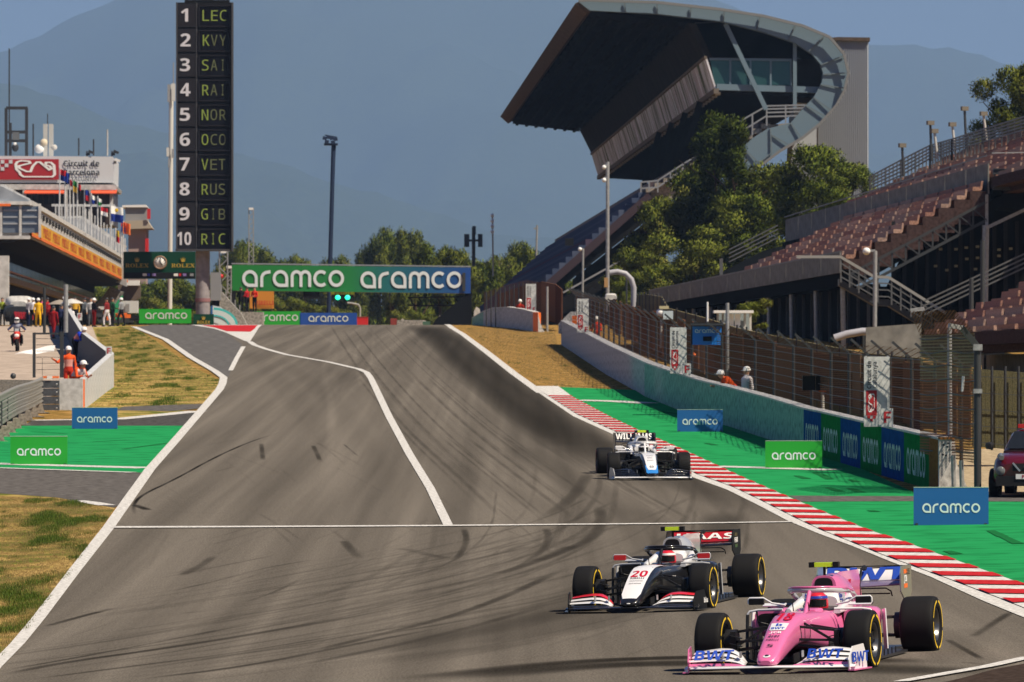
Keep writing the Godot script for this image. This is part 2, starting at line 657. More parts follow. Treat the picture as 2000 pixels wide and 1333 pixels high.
		for i in range(i0, base.size() - r2.randi() % 2):
			pts.append([base[i][0] + o.x * (1.0 if k % 3 else .5 + .18 * i), base[i][1] + o.y])
		if pts.size() > 2:
			marks.append([pts, r2.randf_range(.04, .18), r2.randf_range(.07, .24)])
	for s in marks + pale:
		var px := []
		for q in s[0]:
			px.append(Vector2(q[0], q[1]))
		# round the corners
		for it in 2:
			var sm := [px[0]]
			for i in px.size() - 1:
				sm.append(px[i].lerp(px[i + 1], .25))
				sm.append(px[i].lerp(px[i + 1], .75))
			sm.append(px[-1])
			px = sm
		var w := []
		for q in dense(px, false, 5.0):
			w.append(gnd(q.x, q.y))
		var total := 0.0
		for i in w.size() - 1:
			total += w[i].distance_to(w[i + 1])
		var rx: float = s[1] * .5 / 28.0 * W
		var ry: float = maxf(s[1] * .5 / 344.0 * H, .6)
		var run := 0.0
		var phase := r2.randf() * 10.0
		for i in w.size() - 1:
			var len_: float = w[i].distance_to(w[i + 1])
			var n := maxi(1, int(len_ / .12))
			for k in n:
				run += len_ / n
				var f := run / total
				var p: Vector2 = tex.call(w[i].lerp(w[i + 1], float(k) / n))
				var str_: float = s[2] * smoothstep(0.0, .12, f) * smoothstep(1.0, .75, f) * (1.0 - minf(.25, .03 / s[1]) * (1.0 + sin(run * .9 + phase))) * minf(1.0, .12 * H / 344.0 / ry * .9)
				for yy in range(maxi(0, int(p.y - ry)), mini(H - 1, int(p.y + ry)) + 1):
					for xx in range(maxi(0, int(p.x - rx)), mini(W - 1, int(p.x + rx)) + 1):
						var u := absf(xx - p.x) / (rx + .5)
						var v := absf(yy - p.y) / (ry + .5)
						var g := (1.0 - u * u) * (1.0 - v * v)
						if g > 0:
							var at := yy * W + xx
							var cap: float = s[2] if s[2] > 0 else 0.0
							var now := dark[at]
							if s[2] > 0:
								dark[at] = now + (maxf(cap * 1.6, now) - now) * minf(1.0, str_ * g * 1.6)
							else:
								dark[at] = now + str_ * g * .25
	var n1 := FastNoiseLite.new()
	n1.seed = 3
	n1.frequency = .012
	n1.fractal_octaves = 6
	var a := n1.get_image(W, H / 8)
	a.resize(W, H, Image.INTERPOLATE_BILINEAR)
	var n2 := FastNoiseLite.new()
	n2.seed = 4
	n2.frequency = .33
	n2.fractal_octaves = 2
	var b := n2.get_image(W, H)
	a.convert(Image.FORMAT_L8)
	b.convert(Image.FORMAT_L8)
	var da := a.get_data()
	var db := b.get_data()
	var out := PackedByteArray()
	out.resize(W * H * 3)
	for i in W * H:
		var v := (0.81 + da[i] * .0012 + db[i] * .0006) * clampf(1.0 - dark[i] * (.8 + db[i] * .0016), .12, 1.35)
		out[i * 3] = clampi(int(v * 108), 0, 255)
		out[i * 3 + 1] = clampi(int(v * 102.5), 0, 255)
		out[i * 3 + 2] = clampi(int(v * 95.5), 0, 255)
	return ImageTexture.create_from_image(Image.create_from_data(W, H, false, Image.FORMAT_RGB8, out))

const LEFT_IN := [Vector2(262, 640), Vector2(325, 665), Vector2(375, 700), Vector2(422, 727), Vector2(440, 740), Vector2(438, 752), Vector2(432, 764), Vector2(345, 867), Vector2(299, 920), Vector2(237, 1010), Vector2(220, 1035), Vector2(157, 1117), Vector2(87, 1212), Vector2(45, 1264), Vector2(0, 1310)]
const RIGHT_IN := [Vector2(868, 636), Vector2(900, 655), Vector2(948, 691), Vector2(1000, 732), Vector2(1054, 771), Vector2(1120, 816), Vector2(1192, 849), Vector2(1354, 936), Vector2(1420, 960), Vector2(1480, 990), Vector2(1540, 1022), Vector2(1600, 1047), Vector2(1662, 1070), Vector2(1740, 1102), Vector2(1818, 1132), Vector2(1922, 1180), Vector2(2000, 1212)]
const KERB_IN := [Vector2(1046, 757), Vector2(1060, 769), Vector2(1127, 812), Vector2(1200, 845), Vector2(1362, 930), Vector2(1430, 954), Vector2(1490, 983), Vector2(1550, 1014), Vector2(1602, 1039), Vector2(1662, 1063), Vector2(1722, 1088), Vector2(1792, 1114), Vector2(1865, 1141), Vector2(1956, 1176), Vector2(2010, 1198), Vector2(2090, 1228)]
const KERB_OUT := [Vector2(1090, 757), Vector2(1097, 762), Vector2(1120, 779), Vector2(1195, 819), Vector2(1246, 843), Vector2(1330, 880), Vector2(1390, 908), Vector2(1450, 936), Vector2(1528, 970), Vector2(1570, 988), Vector2(1600, 1001), Vector2(1698, 1041), Vector2(1756, 1060), Vector2(1836, 1089), Vector2(1909, 1115), Vector2(2010, 1151), Vector2(2090, 1180)]

func along(line: Array, y: float) -> Vector2:      # the point of that line at that row
	for i in line.size() - 1:
		if line[i + 1].y >= y:
			return line[i].lerp(line[i + 1], clampf((y - line[i].y) / maxf(line[i + 1].y - line[i].y, .001), 0.0, 1.0))
	return line[-1]

func build_ground() -> void:
	var rect := PackedVector2Array([Vector2(-11000, -60), Vector2(11000, -60), Vector2(11000, 21400), Vector2(-11000, 21400)])
	var st := SurfaceTool.new()
	st.begin(Mesh.PRIMITIVE_TRIANGLES)
	var xs := [-11000.0, -800.0, -200.0, -60.0]
	for k in 40:
		xs.append(-57.0 + 3.0 * k)
	xs.append_array([200.0, 800.0, 11000.0])
	for i in BE.size() - 1:
		for k in xs.size() - 1:
			var c := []
			for q in [[0, 0], [0, 1], [1, 1], [1, 0]]:
				c.append(Vector3(xs[k + q[0]], GH(xs[k + q[0]], BE[i + q[1]]), -BE[i + q[1]]))
			quad(st, c[0], c[1], c[2], c[3])
	struct("ground", done(st), M.dry_grass)
	var am := mat("asphalt", Color.WHITE, .85)
	am.albedo_texture = asphalt_texture()
	am.detail_enabled = true
	am.detail_blend_mode = BaseMaterial3D.BLEND_MODE_MUL
	am.detail_albedo = NOISE["aggregate"]
	am.detail_uv_layer = BaseMaterial3D.DETAIL_UV_2
	mat("pit_asphalt", lin(.16, .155, .155), .9, 0, "mid", .12)
	mat("road_asphalt", lin(.155, .145, .14), .9, 0, "mid", .2)
	mat("dark_asphalt", lin(.10, .097, .096), .9, 0, "mid", .2)
	var left := LEFT_IN.duplicate()
	left.reverse()
	var loop: Array = [Vector2(-150, 1440), Vector2(-40, 1345)] + left + [Vector2(300, 635.6), Vector2(600, 635.6)] + RIGHT_IN + [Vector2(2250, 1310), Vector2(2250, 1440)]
	sheet("track", loop, .030, am)
	# the near part under the lens runs on
	struct("run_off_apron", drape(PackedVector2Array([Vector2(-14, -40), Vector2(16, -40), Vector2(16, 58), Vector2(-14, 58)]), .024), M.road_asphalt)
	sheet("pit_exit_road", [Vector2(264, 641), Vector2(300, 637), Vector2(398, 637), Vector2(440, 652), Vector2(472, 674), Vector2(458, 706), Vector2(446, 738), Vector2(438, 736), Vector2(421, 725), Vector2(375, 698), Vector2(325, 664)], .037, M.pit_asphalt)
	sheet("grass_verge", [Vector2(-160, 972), Vector2(0, 966), Vector2(110, 974), Vector2(224, 994), Vector2(182, 1054), Vector2(140, 1121), Vector2(87, 1184), Vector2(42, 1250), Vector2(-40, 1330), Vector2(-160, 1400)], .016, M.grass)
	sheet("grass_bank", [Vector2(150, 815), Vector2(165, 792), Vector2(225, 755), Vector2(180, 640), Vector2(255, 637), Vector2(300, 664), Vector2(375, 717), Vector2(430, 745), Vector2(425, 760), Vector2(392, 795), Vector2(300, 818)], .016, M.grass)
	sheet("service_road", [Vector2(225, 803), Vector2(240, 796), Vector2(398, 790), Vector2(385, 800), Vector2(330, 805)], .022, M.road_asphalt)
	sheet("service_lane", [Vector2(40, 834), Vector2(66, 822), Vector2(225, 820), Vector2(385, 804), Vector2(361, 834)], .024, M.dark_asphalt)
	sheet("escape_road", [Vector2(-160, 914), Vector2(0, 917), Vector2(286, 926), Vector2(240, 985), Vector2(222, 994), Vector2(110, 974), Vector2(0, 966), Vector2(-160, 972)], .022, M.road_asphalt)
	sheet("pit_lane", [Vector2(-400, 800), Vector2(-400, 637), Vector2(228, 637), Vector2(215, 660), Vector2(130, 735), Vector2(80, 800), Vector2(0, 800)], .012, M.pit_concrete)
	sheet("sand_track", [Vector2(1852, 905), Vector2(1875, 880), Vector2(2200, 868), Vector2(2200, 960), Vector2(1870, 975)], .016, M.sand)
	sheet("painted_run_off", [Vector2(1088, 757)] + KERB_OUT.slice(1) + [Vector2(2300, 1262), Vector2(2300, 975), Vector2(1790, 966), Vector2(1600, 880), Vector2(1400, 800), Vector2(1250, 764)], .024, M.green_paint)
	sheet("painted_run_off", [Vector2(-160, 868), Vector2(0, 858), Vector2(42, 834), Vector2(362, 834), Vector2(284, 926), Vector2(0, 917), Vector2(-160, 914)], .030, M.green_paint)
	sheet("crossing_strip", [Vector2(1540, 971), Vector2(1660, 972), Vector2(1790, 972), Vector2(2300, 965), Vector2(2300, 984), Vector2(1784, 982), Vector2(1566, 983)], .030, M.road_asphalt)

func build_hills() -> void:
	var m := mat("hill", lin(.055, .075, .035), 1.0, 0, "mid", .002)
	var n := FastNoiseLite.new()
	n.seed = 11
	n.frequency = .0011
	n.fractal_octaves = 5
	# [distance, depth of the slope, crest as points of the photograph]
	var ranges := [
		["mountain", 20000.0, 5500.0, [[-1500, 250], [-600, 180], [-150, 130], [0, 104], [60, 78], [130, 42], [215, 4], [330, -60], [520, -130], [760, -165], [1000, -150], [1250, -60], [1480, 30], [1640, 82], [1720, 88], [1800, 92], [1880, 100], [2000, 136], [2300, 220], [3400, 330]]],
		["hill", 14000.0, 3400.0, [[-1500, 100], [-500, 130], [-100, 158], [20, 164], [110, 190], [220, 236], [330, 262], [460, 300], [620, 345], [800, 400], [960, 455], [1200, 480], [1700, 430], [2200, 380], [3400, 300]]],
	]
	for R in ranges:
		var st := st_new()
		st.set_smooth_group(0)
		var cols := []
		for i in 150:
			var px := lerpf(-1500, 3400, i / 149.0)
			var k := 0
			while R[3][k + 1][0] < px and k < R[3].size() - 2:
				k += 1
			var t := clampf((px - R[3][k][0]) / (R[3][k + 1][0] - R[3][k][0]), 0, 1)
			var top := lerpf(R[3][k][1], R[3][k + 1][1], t) + n.get_noise_2d(px * 14.0, 9.0) * 12.0
			var col := []
			for j in 26:
				var v := j / 25.0
				var d: float = R[1] - R[2] * (1.0 - v)
				var crest := P(px, top, R[1])
				var ground := GH(0, d) - 6.0
				var rise := pow(v, 1.15)
				var q := Vector3(crest.x, lerpf(ground, crest.y, rise), -d)
				var rough := sin(v * PI)
				q.y += n.get_noise_2d(crest.x * .7, d * .7) * 280.0 * rough * minf(1.0, (crest.y - ground) / 350.0)
				q.z += n.get_noise_2d(crest.x * 1.3 + 4000, d * .6) * 320.0 * rough
				col.append(q)
			cols.append(col)
		for i in cols.size() - 1:
			for j in 25:
				quad(st, cols[i][j], cols[i][j + 1], cols[i + 1][j + 1], cols[i + 1][j])
		struct(R[0], done(st), m)

func build_track_paint() -> void:
	var lp: Material = M.line_paint
	var off := func(line: Array, dx: float) -> Array:
		var o := []
		for p in line:
			o.append(p + Vector2(dx, 0))
		return o
	var l := []
	for k in LEFT_IN.size():
		l.append(LEFT_IN[k] + Vector2(-2.0 - 9.5 * clampf((LEFT_IN[k].y - 640) / 600.0, 0, 1), -.5))
	l.append(Vector2(-60, 1372))
	stripe("track_edge_line", l, .34, .17, .044, lp)
	var r := []
	for p in RIGHT_IN.slice(0, 5):
		r.append(p + Vector2(3, -1))
	stripe("track_edge_line", r, .36, .34, .044, lp)
	stripe("pit_exit_line", [Vector2(487, 669), Vector2(497, 676), Vector2(520, 684), Vector2(560, 695), Vector2(640, 709), Vector2(700, 723), Vector2(716, 730), Vector2(724, 741), Vector2(735, 764), Vector2(760, 817), Vector2(800, 891), Vector2(840, 957), Vector2(875, 1030)], .30, .19, .046, lp)
	stripe("pit_lane_dash", [Vector2(475, 679), Vector2(462, 702), Vector2(450, 726)], .22, .2, .048, M.white_paint)
	stripe("safety_car_line", [Vector2(219, 1034.5), Vector2(400, 1034), Vector2(620, 1033), Vector2(870, 1031.5), Vector2(1080, 1029.5), Vector2(1300, 1027.5), Vector2(1548, 1024)], .62, .42, .048, lp)
	stripe("run_off_line", [Vector2(1128, 784), Vector2(1200, 786), Vector2(1268, 790)], .9, .9, .038, lp)
	stripe("run_off_line", [Vector2(1396, 914), Vector2(1500, 917), Vector2(1628, 921)], .8, .8, .038, lp)
	stripe("run_off_line", [Vector2(-60, 907), Vector2(0, 909), Vector2(140, 913), Vector2(288, 917)], .8, .9, .038, lp)
	stripe("run_off_line", [Vector2(-60, 915.5), Vector2(0, 917), Vector2(130, 921.5), Vector2(260, 926)], .35, .35, .038, lp)
	stripe("service_lane_line", [Vector2(68, 823), Vector2(225, 821), Vector2(300, 814), Vector2(386, 805)], .7, .7, .032, lp)
	stripe("escape_road_line", [Vector2(148, 981), Vector2(180, 985), Vector2(209, 990)], .4, .4, .032, lp)
	stripe("track_edge_line", [Vector2(1760, 1340), Vector2(1850, 1324), Vector2(1930, 1310), Vector2(2010, 1292)], .18, .2, .05, lp)
	var brown := mat("worn_apron", lin(.07, .052, .045), .9, 0, "mid", .4)
	sheet("apron", [Vector2(1800, 1352), Vector2(1880, 1334), Vector2(1940, 1317), Vector2(2030, 1300), Vector2(2100, 1300), Vector2(2100, 1400), Vector2(1800, 1400)], .05, brown)
	# painted triangle where the pit exit leaves the straight
	sheet("painted_island", [Vector2(372, 636.2), Vector2(512, 636.2), Vector2(503, 645), Vector2(488, 669), Vector2(478, 668), Vector2(440, 651), Vector2(415, 643)], .042, lp)
	sheet("painted_island_centre", [Vector2(392, 637), Vector2(503, 637), Vector2(497, 644), Vector2(489, 650), Vector2(442, 649), Vector2(420, 642)], .05, M.red_paint)
	# the kerb: a white slab with a row of proud red blocks
	var inn := KERB_IN.duplicate()
	var out := KERB_OUT.duplicate()
	out.reverse()
	var rr := RIGHT_IN.slice(4)
	rr.reverse()
	var kerb := struct("kerb", drape(world_poly([Vector2(1050, 760)] + inn + [Vector2(2090, 1246)] + rr + [Vector2(1046, 766)], true), .040), lp)
	kerb.set_meta("label", "white edge line along the red and white kerb")
	var slab := struct("kerb_slab", drape(world_poly(inn + out), .050), M.white_paint, "red and white striped kerb on the outside of the track")
	var y := 1226.0
	var k := 0
	while y > 760.0:
		var s := lerpf(3.6, 5.0, (y - 770) / 80.0) if y < 850 else (lerpf(5.0, 8.4, (y - 850) / 95.0) if y < 945 else lerpf(8.4, 18.6, (y - 945) / 235.0))
		var h := s * .5
		var a := along(KERB_IN, y)
		var b := along(KERB_IN, y - h)
		var c := along(KERB_OUT, y - h + s * .12)
		var d := along(KERB_OUT, y + s * .12)
		var poly := PackedVector2Array()
		for q in [a, b, c, d]:
			poly.append(gnd(q.x, q.y))
		if y > 774:
			obj("stripe", drape(poly, .064 + .0004 * (k % 2)), M.red_paint, slab)
		y -= s
		k += 1
	# scuffs on the painted run-off
	var scuff := mat("scuff", lin(.012, .13, .04), .8)
	for q in [[1556, 932, 1577, 938], [1592, 926, 1612, 933], [1606, 932, 1622, 939], [1617, 955, 1642, 963], [1660, 957, 1682, 964], [1662, 940, 1674, 944], [1470, 830, 1420, 822], [1290, 806, 1330, 812], [1380, 868, 1398, 872], [1700, 1000, 1712, 1003], [1850, 1080, 1870, 1086], [1935, 1040, 1960, 1052], [1960, 1052, 1990, 1066], [240, 880, 330, 868], [180, 866, 250, 862], [60, 846, 130, 850]]:
		stripe("tyre_mark", [Vector2(q[0], q[1]), Vector2((q[0] + q[2]) * .5, (q[1] + q[3]) * .5), Vector2(q[2], q[3])], .16, .22, .034, scuff)

# ================================================================ racing cars (local: x to the reader's right, y up, nose towards +z, front axle at z = 0)
func ring(z: float, yb: float, yt: float, wb: float, wt: float, e := .5, n := 20, cx := 0.0) -> Array:
	var o := []
	for k in n:
		var a := TAU * k / n
		var c := cos(a)
		var s := sin(a)
		var v := signf(s) * pow(absf(s), e)
		var y := (yb + yt) / 2 + (yt - yb) / 2 * v
		var w := lerpf(wb, wt, (v + 1) / 2)
		o.append(Vector3(cx + w * signf(c) * pow(absf(c), e), y, z))
	return o

func loft_mesh(rings: Array) -> ArrayMesh:
	var st := st_new()
	loft(st, rings)
	return done(st)

const TOP := [[1.16, .195], [1.08, .245], [.9, .335], [.6, .465], [.3, .572], [0.0, .635], [-.3, .645], [-.6, .64], [-1.0, .63]]
func top_y(z: float) -> float:
	for i in TOP.size() - 1:
		if z >= TOP[i + 1][0]:
			return lerpf(TOP[i][1], TOP[i + 1][1], clampf((z - TOP[i][0]) / (TOP[i + 1][0] - TOP[i][0]), 0, 1))
	return .63

func nose_panel(parent: Node, called: String, m: Material, z0: float, z1: float, w0: float, w1: float, lift := .006) -> void:
	var st := st_new()
	st.set_smooth_group(0)
	for i in 14:
		var a := lerpf(z0, z1, i / 14.0)
		var b := lerpf(z0, z1, (i + 1) / 14.0)
		var wa := lerpf(w0, w1, i / 14.0)
		var wb := lerpf(w0, w1, (i + 1) / 14.0)
		if i == 0:
			wa *= .75
		for k in 8:
			var u := -1.0 + k / 4.0
			var w := u + .25
			quad(st, Vector3(u * wa, top_y(a) + lift - .5 * u * u * wa * wa, a), Vector3(u * wb, top_y(b) + lift - .5 * u * u * wb * wb, b), Vector3(w * wb, top_y(b) + lift - .5 * w * w * wb * wb, b), Vector3(w * wa, top_y(a) + lift - .5 * w * w * wa * wa, a))
	obj(called, done(st), m, parent)

func nose_text(parent: Node, s: String, z: float, long: float, w: float, m: Material) -> void:   # print that follows the top of the nose
	var t := letters(s, 1.0)
	var box_ := t.get_aabb()
	var arr := t.surface_get_arrays(0)
	var v: PackedVector3Array = arr[Mesh.ARRAY_VERTEX]
	var st := st_new()
	st.set_smooth_group(0)
	var idx: PackedInt32Array = arr[Mesh.ARRAY_INDEX] if arr[Mesh.ARRAY_INDEX] != null else PackedInt32Array(range(v.size()))
	for k in range(0, idx.size(), 3):
		var a := v[idx[k]]
		var b := v[idx[k + 1]]
		var c := v[idx[k + 2]]
		if maxf(a.z, maxf(b.z, c.z)) - minf(a.z, minf(b.z, c.z)) > .001 or a.z < 0:
			continue
		for q in [a, b, c]:
			var x: float = (q.x - box_.get_center().x) / box_.size.x * w
			var zz: float = z - (q.y - box_.get_center().y) / box_.size.y * long
			st.add_vertex(Vector3(x, top_y(zz) + .012 - .5 * x * x, zz))
	obj("lettering", done(st), m, parent)

func make_wheel_meshes(w: float) -> Dictionary:
	var turn := Transform3D(Basis(Vector3(0, 1, 0), Vector3(1, 0, 0), Vector3(0, 0, -1)), Vector3.ZERO)
	var h := w / 2
	var st := st_new()
	lathe(st, [Vector2(.19, -h * .86), Vector2(.205, -h * .97), Vector2(.235, -h), Vector2(.30, -h * .985), Vector2(.320, -h * .93), Vector2(.331, -h * .8), Vector2(.335, -h * .55), Vector2(.3355, 0), Vector2(.335, h * .55), Vector2(.331, h * .8), Vector2(.320, h * .93), Vector2(.30, h * .985), Vector2(.235, h), Vector2(.205, h * .97), Vector2(.19, h * .86)], 44, turn)
	var tyre := done(st)
	st = st_new()
	for s in [-1.0, 1.0]:
		lathe(st, [Vector2(.192, s * h * .9), Vector2(.183, s * h * .88), Vector2(.176, s * h * .6), Vector2(.16, s * h * .5)], 32, turn)
	var lip := done(st)
	st = st_new()
	for s in [-1.0, 1.0]:
		lathe(st, [Vector2(.165, s * h * .5), Vector2(.10, s * h * .36), Vector2(.05, s * h * .42), Vector2(.045, s * h * .62), Vector2(.0005, s * h * .64)], 32, turn)
		for k in 10:
			var a := TAU * k / 10
			add_bar(st, Vector3(s * h * .48, cos(a) * .045, sin(a) * .045), Vector3(s * h * .60, cos(a + .25) * .175, sin(a + .25) * .175), .018, .03)
	var rim := done(st)
	var bands := []
	for s in [-1.0, 1.0]:
		st = st_new()
		for q in [[.12, 1.25], [1.42, 2.95], [3.25, 4.4], [4.55, 6.1]]:
			for k in 10:
				var a0 := lerpf(q[0], q[1], k / 10.0)
				var a1 := lerpf(q[0], q[1], (k + 1) / 10.0)
				var x: float = s * (h + .0015)
				quad(st, Vector3(x, cos(a0) * .262, sin(a0) * .262), Vector3(x, cos(a0) * .288, sin(a0) * .288), Vector3(x, cos(a1) * .288, sin(a1) * .288), Vector3(x, cos(a1) * .262, sin(a1) * .262))
		bands.append(done(st))
	return {"tyre": tyre, "lip": lip, "rim": rim, "bands": bands}

var WF := {}
var WR := {}
func wheel(parent: Node, at: Vector3, d: Dictionary, band: Material, steer := 0.0) -> void:
	var w := obj("wheel", d.tyre, M.rubber, parent, Transform3D(Basis(Vector3.UP, steer), at))
	obj("rim", d.rim, M.wheel_metal, w)
	obj("rim_lip", d.lip, M.wheel_lip, w)
	for b in d.bands:
		obj("band", b, band, w)

# one element of a wing: stations [x, leading z, leading y, trailing z, trailing y]
func wing_mesh(stations: Array, thick := .012) -> ArrayMesh:
	var rings := []
	for s in stations:
		var a := Vector3(s[0], s[2], s[1])
		var b := Vector3(s[0], s[4], s[3])
		var n := Vector3(0, (a.z - b.z), (b.y - a.y)).normalized() * thick
		rings.append([a, a.lerp(b, .08) + n * .7, a.lerp(b, .4) + n, a.lerp(b, .8) + n * .5, b, a.lerp(b, .6) - n * .5, a.lerp(b, .15) - n * .7])
	var st := st_new()
	loft(st, rings)
	return done(st)

func flap_top(u: float) -> float:
	var k := [[0.0, .14], [.07, .21], [.16, .27], [.3, .31], [.5, .315], [.75, .295], [1.0, .265]]
	for i in k.size() - 1:
		if u <= k[i + 1][0]:
			return lerpf(k[i][1], k[i + 1][1], (u - k[i][0]) / (k[i + 1][0] - k[i][0]))
	return .25

func racing_car(called: String, label: String, at: Vector3, yaw: float, L: Dictionary) -> Node3D:
	var car := thing(called, label, "racing car", at, 0.0)
	var f := Vector3(sin(yaw), 0, cos(yaw))
	var r := Vector3(cos(yaw), 0, -sin(yaw))
	var pf := at + r * .0 - f * 3.65
	var dy := (at.y - GH(pf.x, -pf.z)) / 3.65
	var dx := (GH(at.x + r.x * .8, -(at.z + r.z * .8)) - GH(at.x - r.x * .8, -(at.z - r.z * .8))) / 1.6
	f = (f + Vector3(0, dy, 0)).normalized()
	r = (r + Vector3(0, dx, 0)).normalized()
	var up := f.cross(r).normalized()
	r = up.cross(f).normalized()
	car.basis = Basis(r, up, f)
	var carbon: Material = M.carbon
	var nw: float = L.get("nw", 1.08)
	# nose and survival cell
	var body := obj("nose", loft_mesh([ring(1.185, .135, .18, .05 * nw, .05 * nw, .8), ring(1.16, .12, .20, .09 * nw, .085 * nw, .7), ring(1.06, .12, .255, .115 * nw, .11 * nw), ring(.85, .15, .357, .125 * nw, .12 * nw), ring(.6, .20, .465, .135 * nw, .13 * nw), ring(.3, .26, .572, .15 * nw, .145 * nw), ring(0, .29, .635, .17 * nw, .165 * nw), ring(-.3, .29, .645, .205, .19)]), L.nose, car)
	obj("survival_cell", loft_mesh([ring(-.28, .285, .644, .20, .19), ring(-.6, .23, .64, .24, .215), ring(-.95, .18, .628, .30, .24), ring(-1.25, .13, .63, .34, .28), ring(-1.6, .11, .62, .36, .32), ring(-2.05, .11, .64, .36, .30), ring(-2.5, .11, .66, .34, .24)]), L.cell, car)
	obj("cockpit_opening", loft_mesh([ring(-1.22, .60, .642, .10, .10, .6), ring(-1.36, .60, .638, .20, .20, .6), ring(-1.7, .60, .638, .235, .235, .6), ring(-1.98, .60, .655, .20, .20, .6)]), carbon, car)
	obj("windscreen_trim", loft_mesh([ring(-1.05, .60, .635, .10, .10), ring(-1.16, .60, .655, .15, .14), ring(-1.2, .60, .655, .16, .15)]), L.cell, car)
	for s in [-1.0, 1.0]:
		obj("cockpit_side", loft_mesh([ring(-1.35, .58, .64, .05, .03, .6, 14, s * .285), ring(-1.6, .58, .675, .05, .035, .6, 14, s * .285), ring(-2.0, .58, .74, .06, .045, .6, 14, s * .27), ring(-2.2, .60, .78, .06, .05, .6, 14, s * .25)]), L.side_pad, car)
	obj("headrest", loft_mesh([ring(-1.86, .62, .76, .2, .17), ring(-2.0, .62, .82, .21, .17), ring(-2.2, .62, .84, .2, .16)]), L.side_pad, car)
	# roll hoop, engine cover, fin
	obj("engine_cover", loft_mesh([ring(-2.0, .66, .99, .16, .14, .62), ring(-2.12, .62, 1.0, .19, .16, .62), ring(-2.5, .40, 1.0, .31, .155, .7), ring(-3.0, .30, .94, .32, .11, .8), ring(-3.5, .26, .74, .27, .06, .85), ring(-4.0, .25, .56, .17, .05, .9), ring(-4.25, .28, .42, .10, .05, .9)]), L.engine, car)
	obj("air_intake", loft_mesh([ring(-1.985, .80, .965, .115, .10, .62), ring(-2.03, .80, .965, .115, .10, .62)]), M.black, car)
	obj("fin", prism_mesh([Vector2(-2.35, .93), Vector2(-2.9, 1.0), Vector2(-3.95, .99), Vector2(-4.12, .62), Vector2(-3.4, .66)], -.008, .008), L.fin, car, Transform3D(Basis(Vector3(0, 0, 1), Vector3.UP, Vector3(-1, 0, 0)), Vector3.ZERO))
	rod("camera_stalk", Vector3(0, .98, -2.06), Vector3(0, 1.10, -2.06), .016, M.black, car)
	var tc := box("camera_bar", Vector3(0, 1.115, -2.06), Vector3(.22, .05, .09), L.tcam, car)
	for s in [-1.0, 1.0]:
		box("camera_housing", Vector3(s * .14, 1.115, -2.06), Vector3(.065, .06, .1), M.black, car)
	# sidepods
	for s in [-1.0, 1.0]:
		obj("sidepod", loft_mesh([ring(-1.5, .38, .62, .18, .20, .5, 18, s * .52), ring(-1.56, .33, .64, .19, .215, .5, 18, s * .52), ring(-1.9, .24, .64, .17, .23, .5, 18, s * .48), ring(-2.5, .14, .56, .14, .17, .55, 18, s * .38), ring(-3.1, .12, .42, .10, .10, .6, 18, s * .27), ring(-3.7, .10, .30, .06, .05, .6, 18, s * .20)]), L.pod, car)
		obj("sidepod_inlet", loft_mesh([ring(-1.492, .41, .59, .15, .16, .55, 18, s * .52), ring(-1.52, .41, .59, .15, .16, .55, 18, s * .52)]), M.black, car)
		# turning vanes ahead of the pods
		for q in [[.40, -.62, .20, .34], [.50, -.85, .10, .40], [.60, -1.0, .08, .36], [.68, -1.15, .08, .46]]:
			box("turning_vane", Vector3(s * q[0], (q[2] + q[3]) / 2, q[1]), Vector3(.012, q[3] - q[2], .24), carbon, car, Basis(Vector3.UP, -s * .35))
		var st := st_new()
		add_path(st, [Vector3(s * .30, .645, -1.12), Vector3(s * .60, .64, -1.2), Vector3(s * .70, .625, -1.2), Vector3(s * .725, .59, -1.2)], .014, 8, .6)
		obj("vane_top", done(st), L.vane, car)
		st = st_new()
		add_path(st, [Vector3(s * .725, .59, -1.2), Vector3(s * .73, .3, -1.16), Vector3(s * .72, .09, -1.1)], .02, 8, .5)
		obj("vane_upright", done(st), carbon, car)
		st = st_new()
		add_path(st, [Vector3(s * .62, .63, -1.2), Vector3(s * .60, .50, -1.2), Vector3(s * .5, .47, -1.25)], .012, 8, .6)
		obj("vane_loop", done(st), carbon, car)
		box("deflector", Vector3(s * .76, .38, -1.72), Vector3(.012, .46, .13), L.vane, car, Basis(Vector3.UP, s * .5) * Basis(Vector3.RIGHT, -.12))
		# mirrors
		box("mirror", Vector3(s * .62, .735, -1.22), Vector3(.17, .07, .06), L.mirror, car)
		st = st_new()
		add_path(st, [Vector3(s * .30, .69, -1.25), Vector3(s * .44, .715, -1.22), Vector3(s * .54, .775, -1.22), Vector3(s * .70, .778, -1.22), Vector3(s * .715, .76, -1.22), Vector3(s * .715, .71, -1.22)], .011, 8)
		obj("mirror_stay", done(st), L.vane, car)
		# small winglets, fins and slots
		for q in [[.50, .66, -1.62, .26, .10], [.46, .645, -2.05, .2, .08]]:
			box("pod_winglet", Vector3(s * q[0], q[1] + .02, q[2]), Vector3(q[3], .012, q[4]), L.vane if q[2] > -1.9 else carbon, car, Basis(Vector3.RIGHT, .25))
		for k in 5:
			box("floor_fin", Vector3(s * .72, .11, -1.6 - k * .22), Vector3(.01, .07, .12), carbon, car, Basis(Vector3.UP, s * .25))
		for k in 3:
			box("duct_winglet", Vector3(s * .56, .22 + k * .09, .16), Vector3(.14, .01, .08), carbon, car, Basis(Vector3(0, 0, 1), s * .25))
		box("nose_cape", Vector3(s * .17, .17, .35), Vector3(.012, .10, .55), carbon, car, Basis(Vector3.UP, s * .1))
		rod("rod_sensor", Vector3(s * .09, .64, -.75), Vector3(s * .09, .74, -.70), .006, M.black, car)
		for k in 4:
			box("louvre", Vector3(s * .509, .965 - k * .018, -4.40), Vector3(.006, .007, .22), M.black, car)
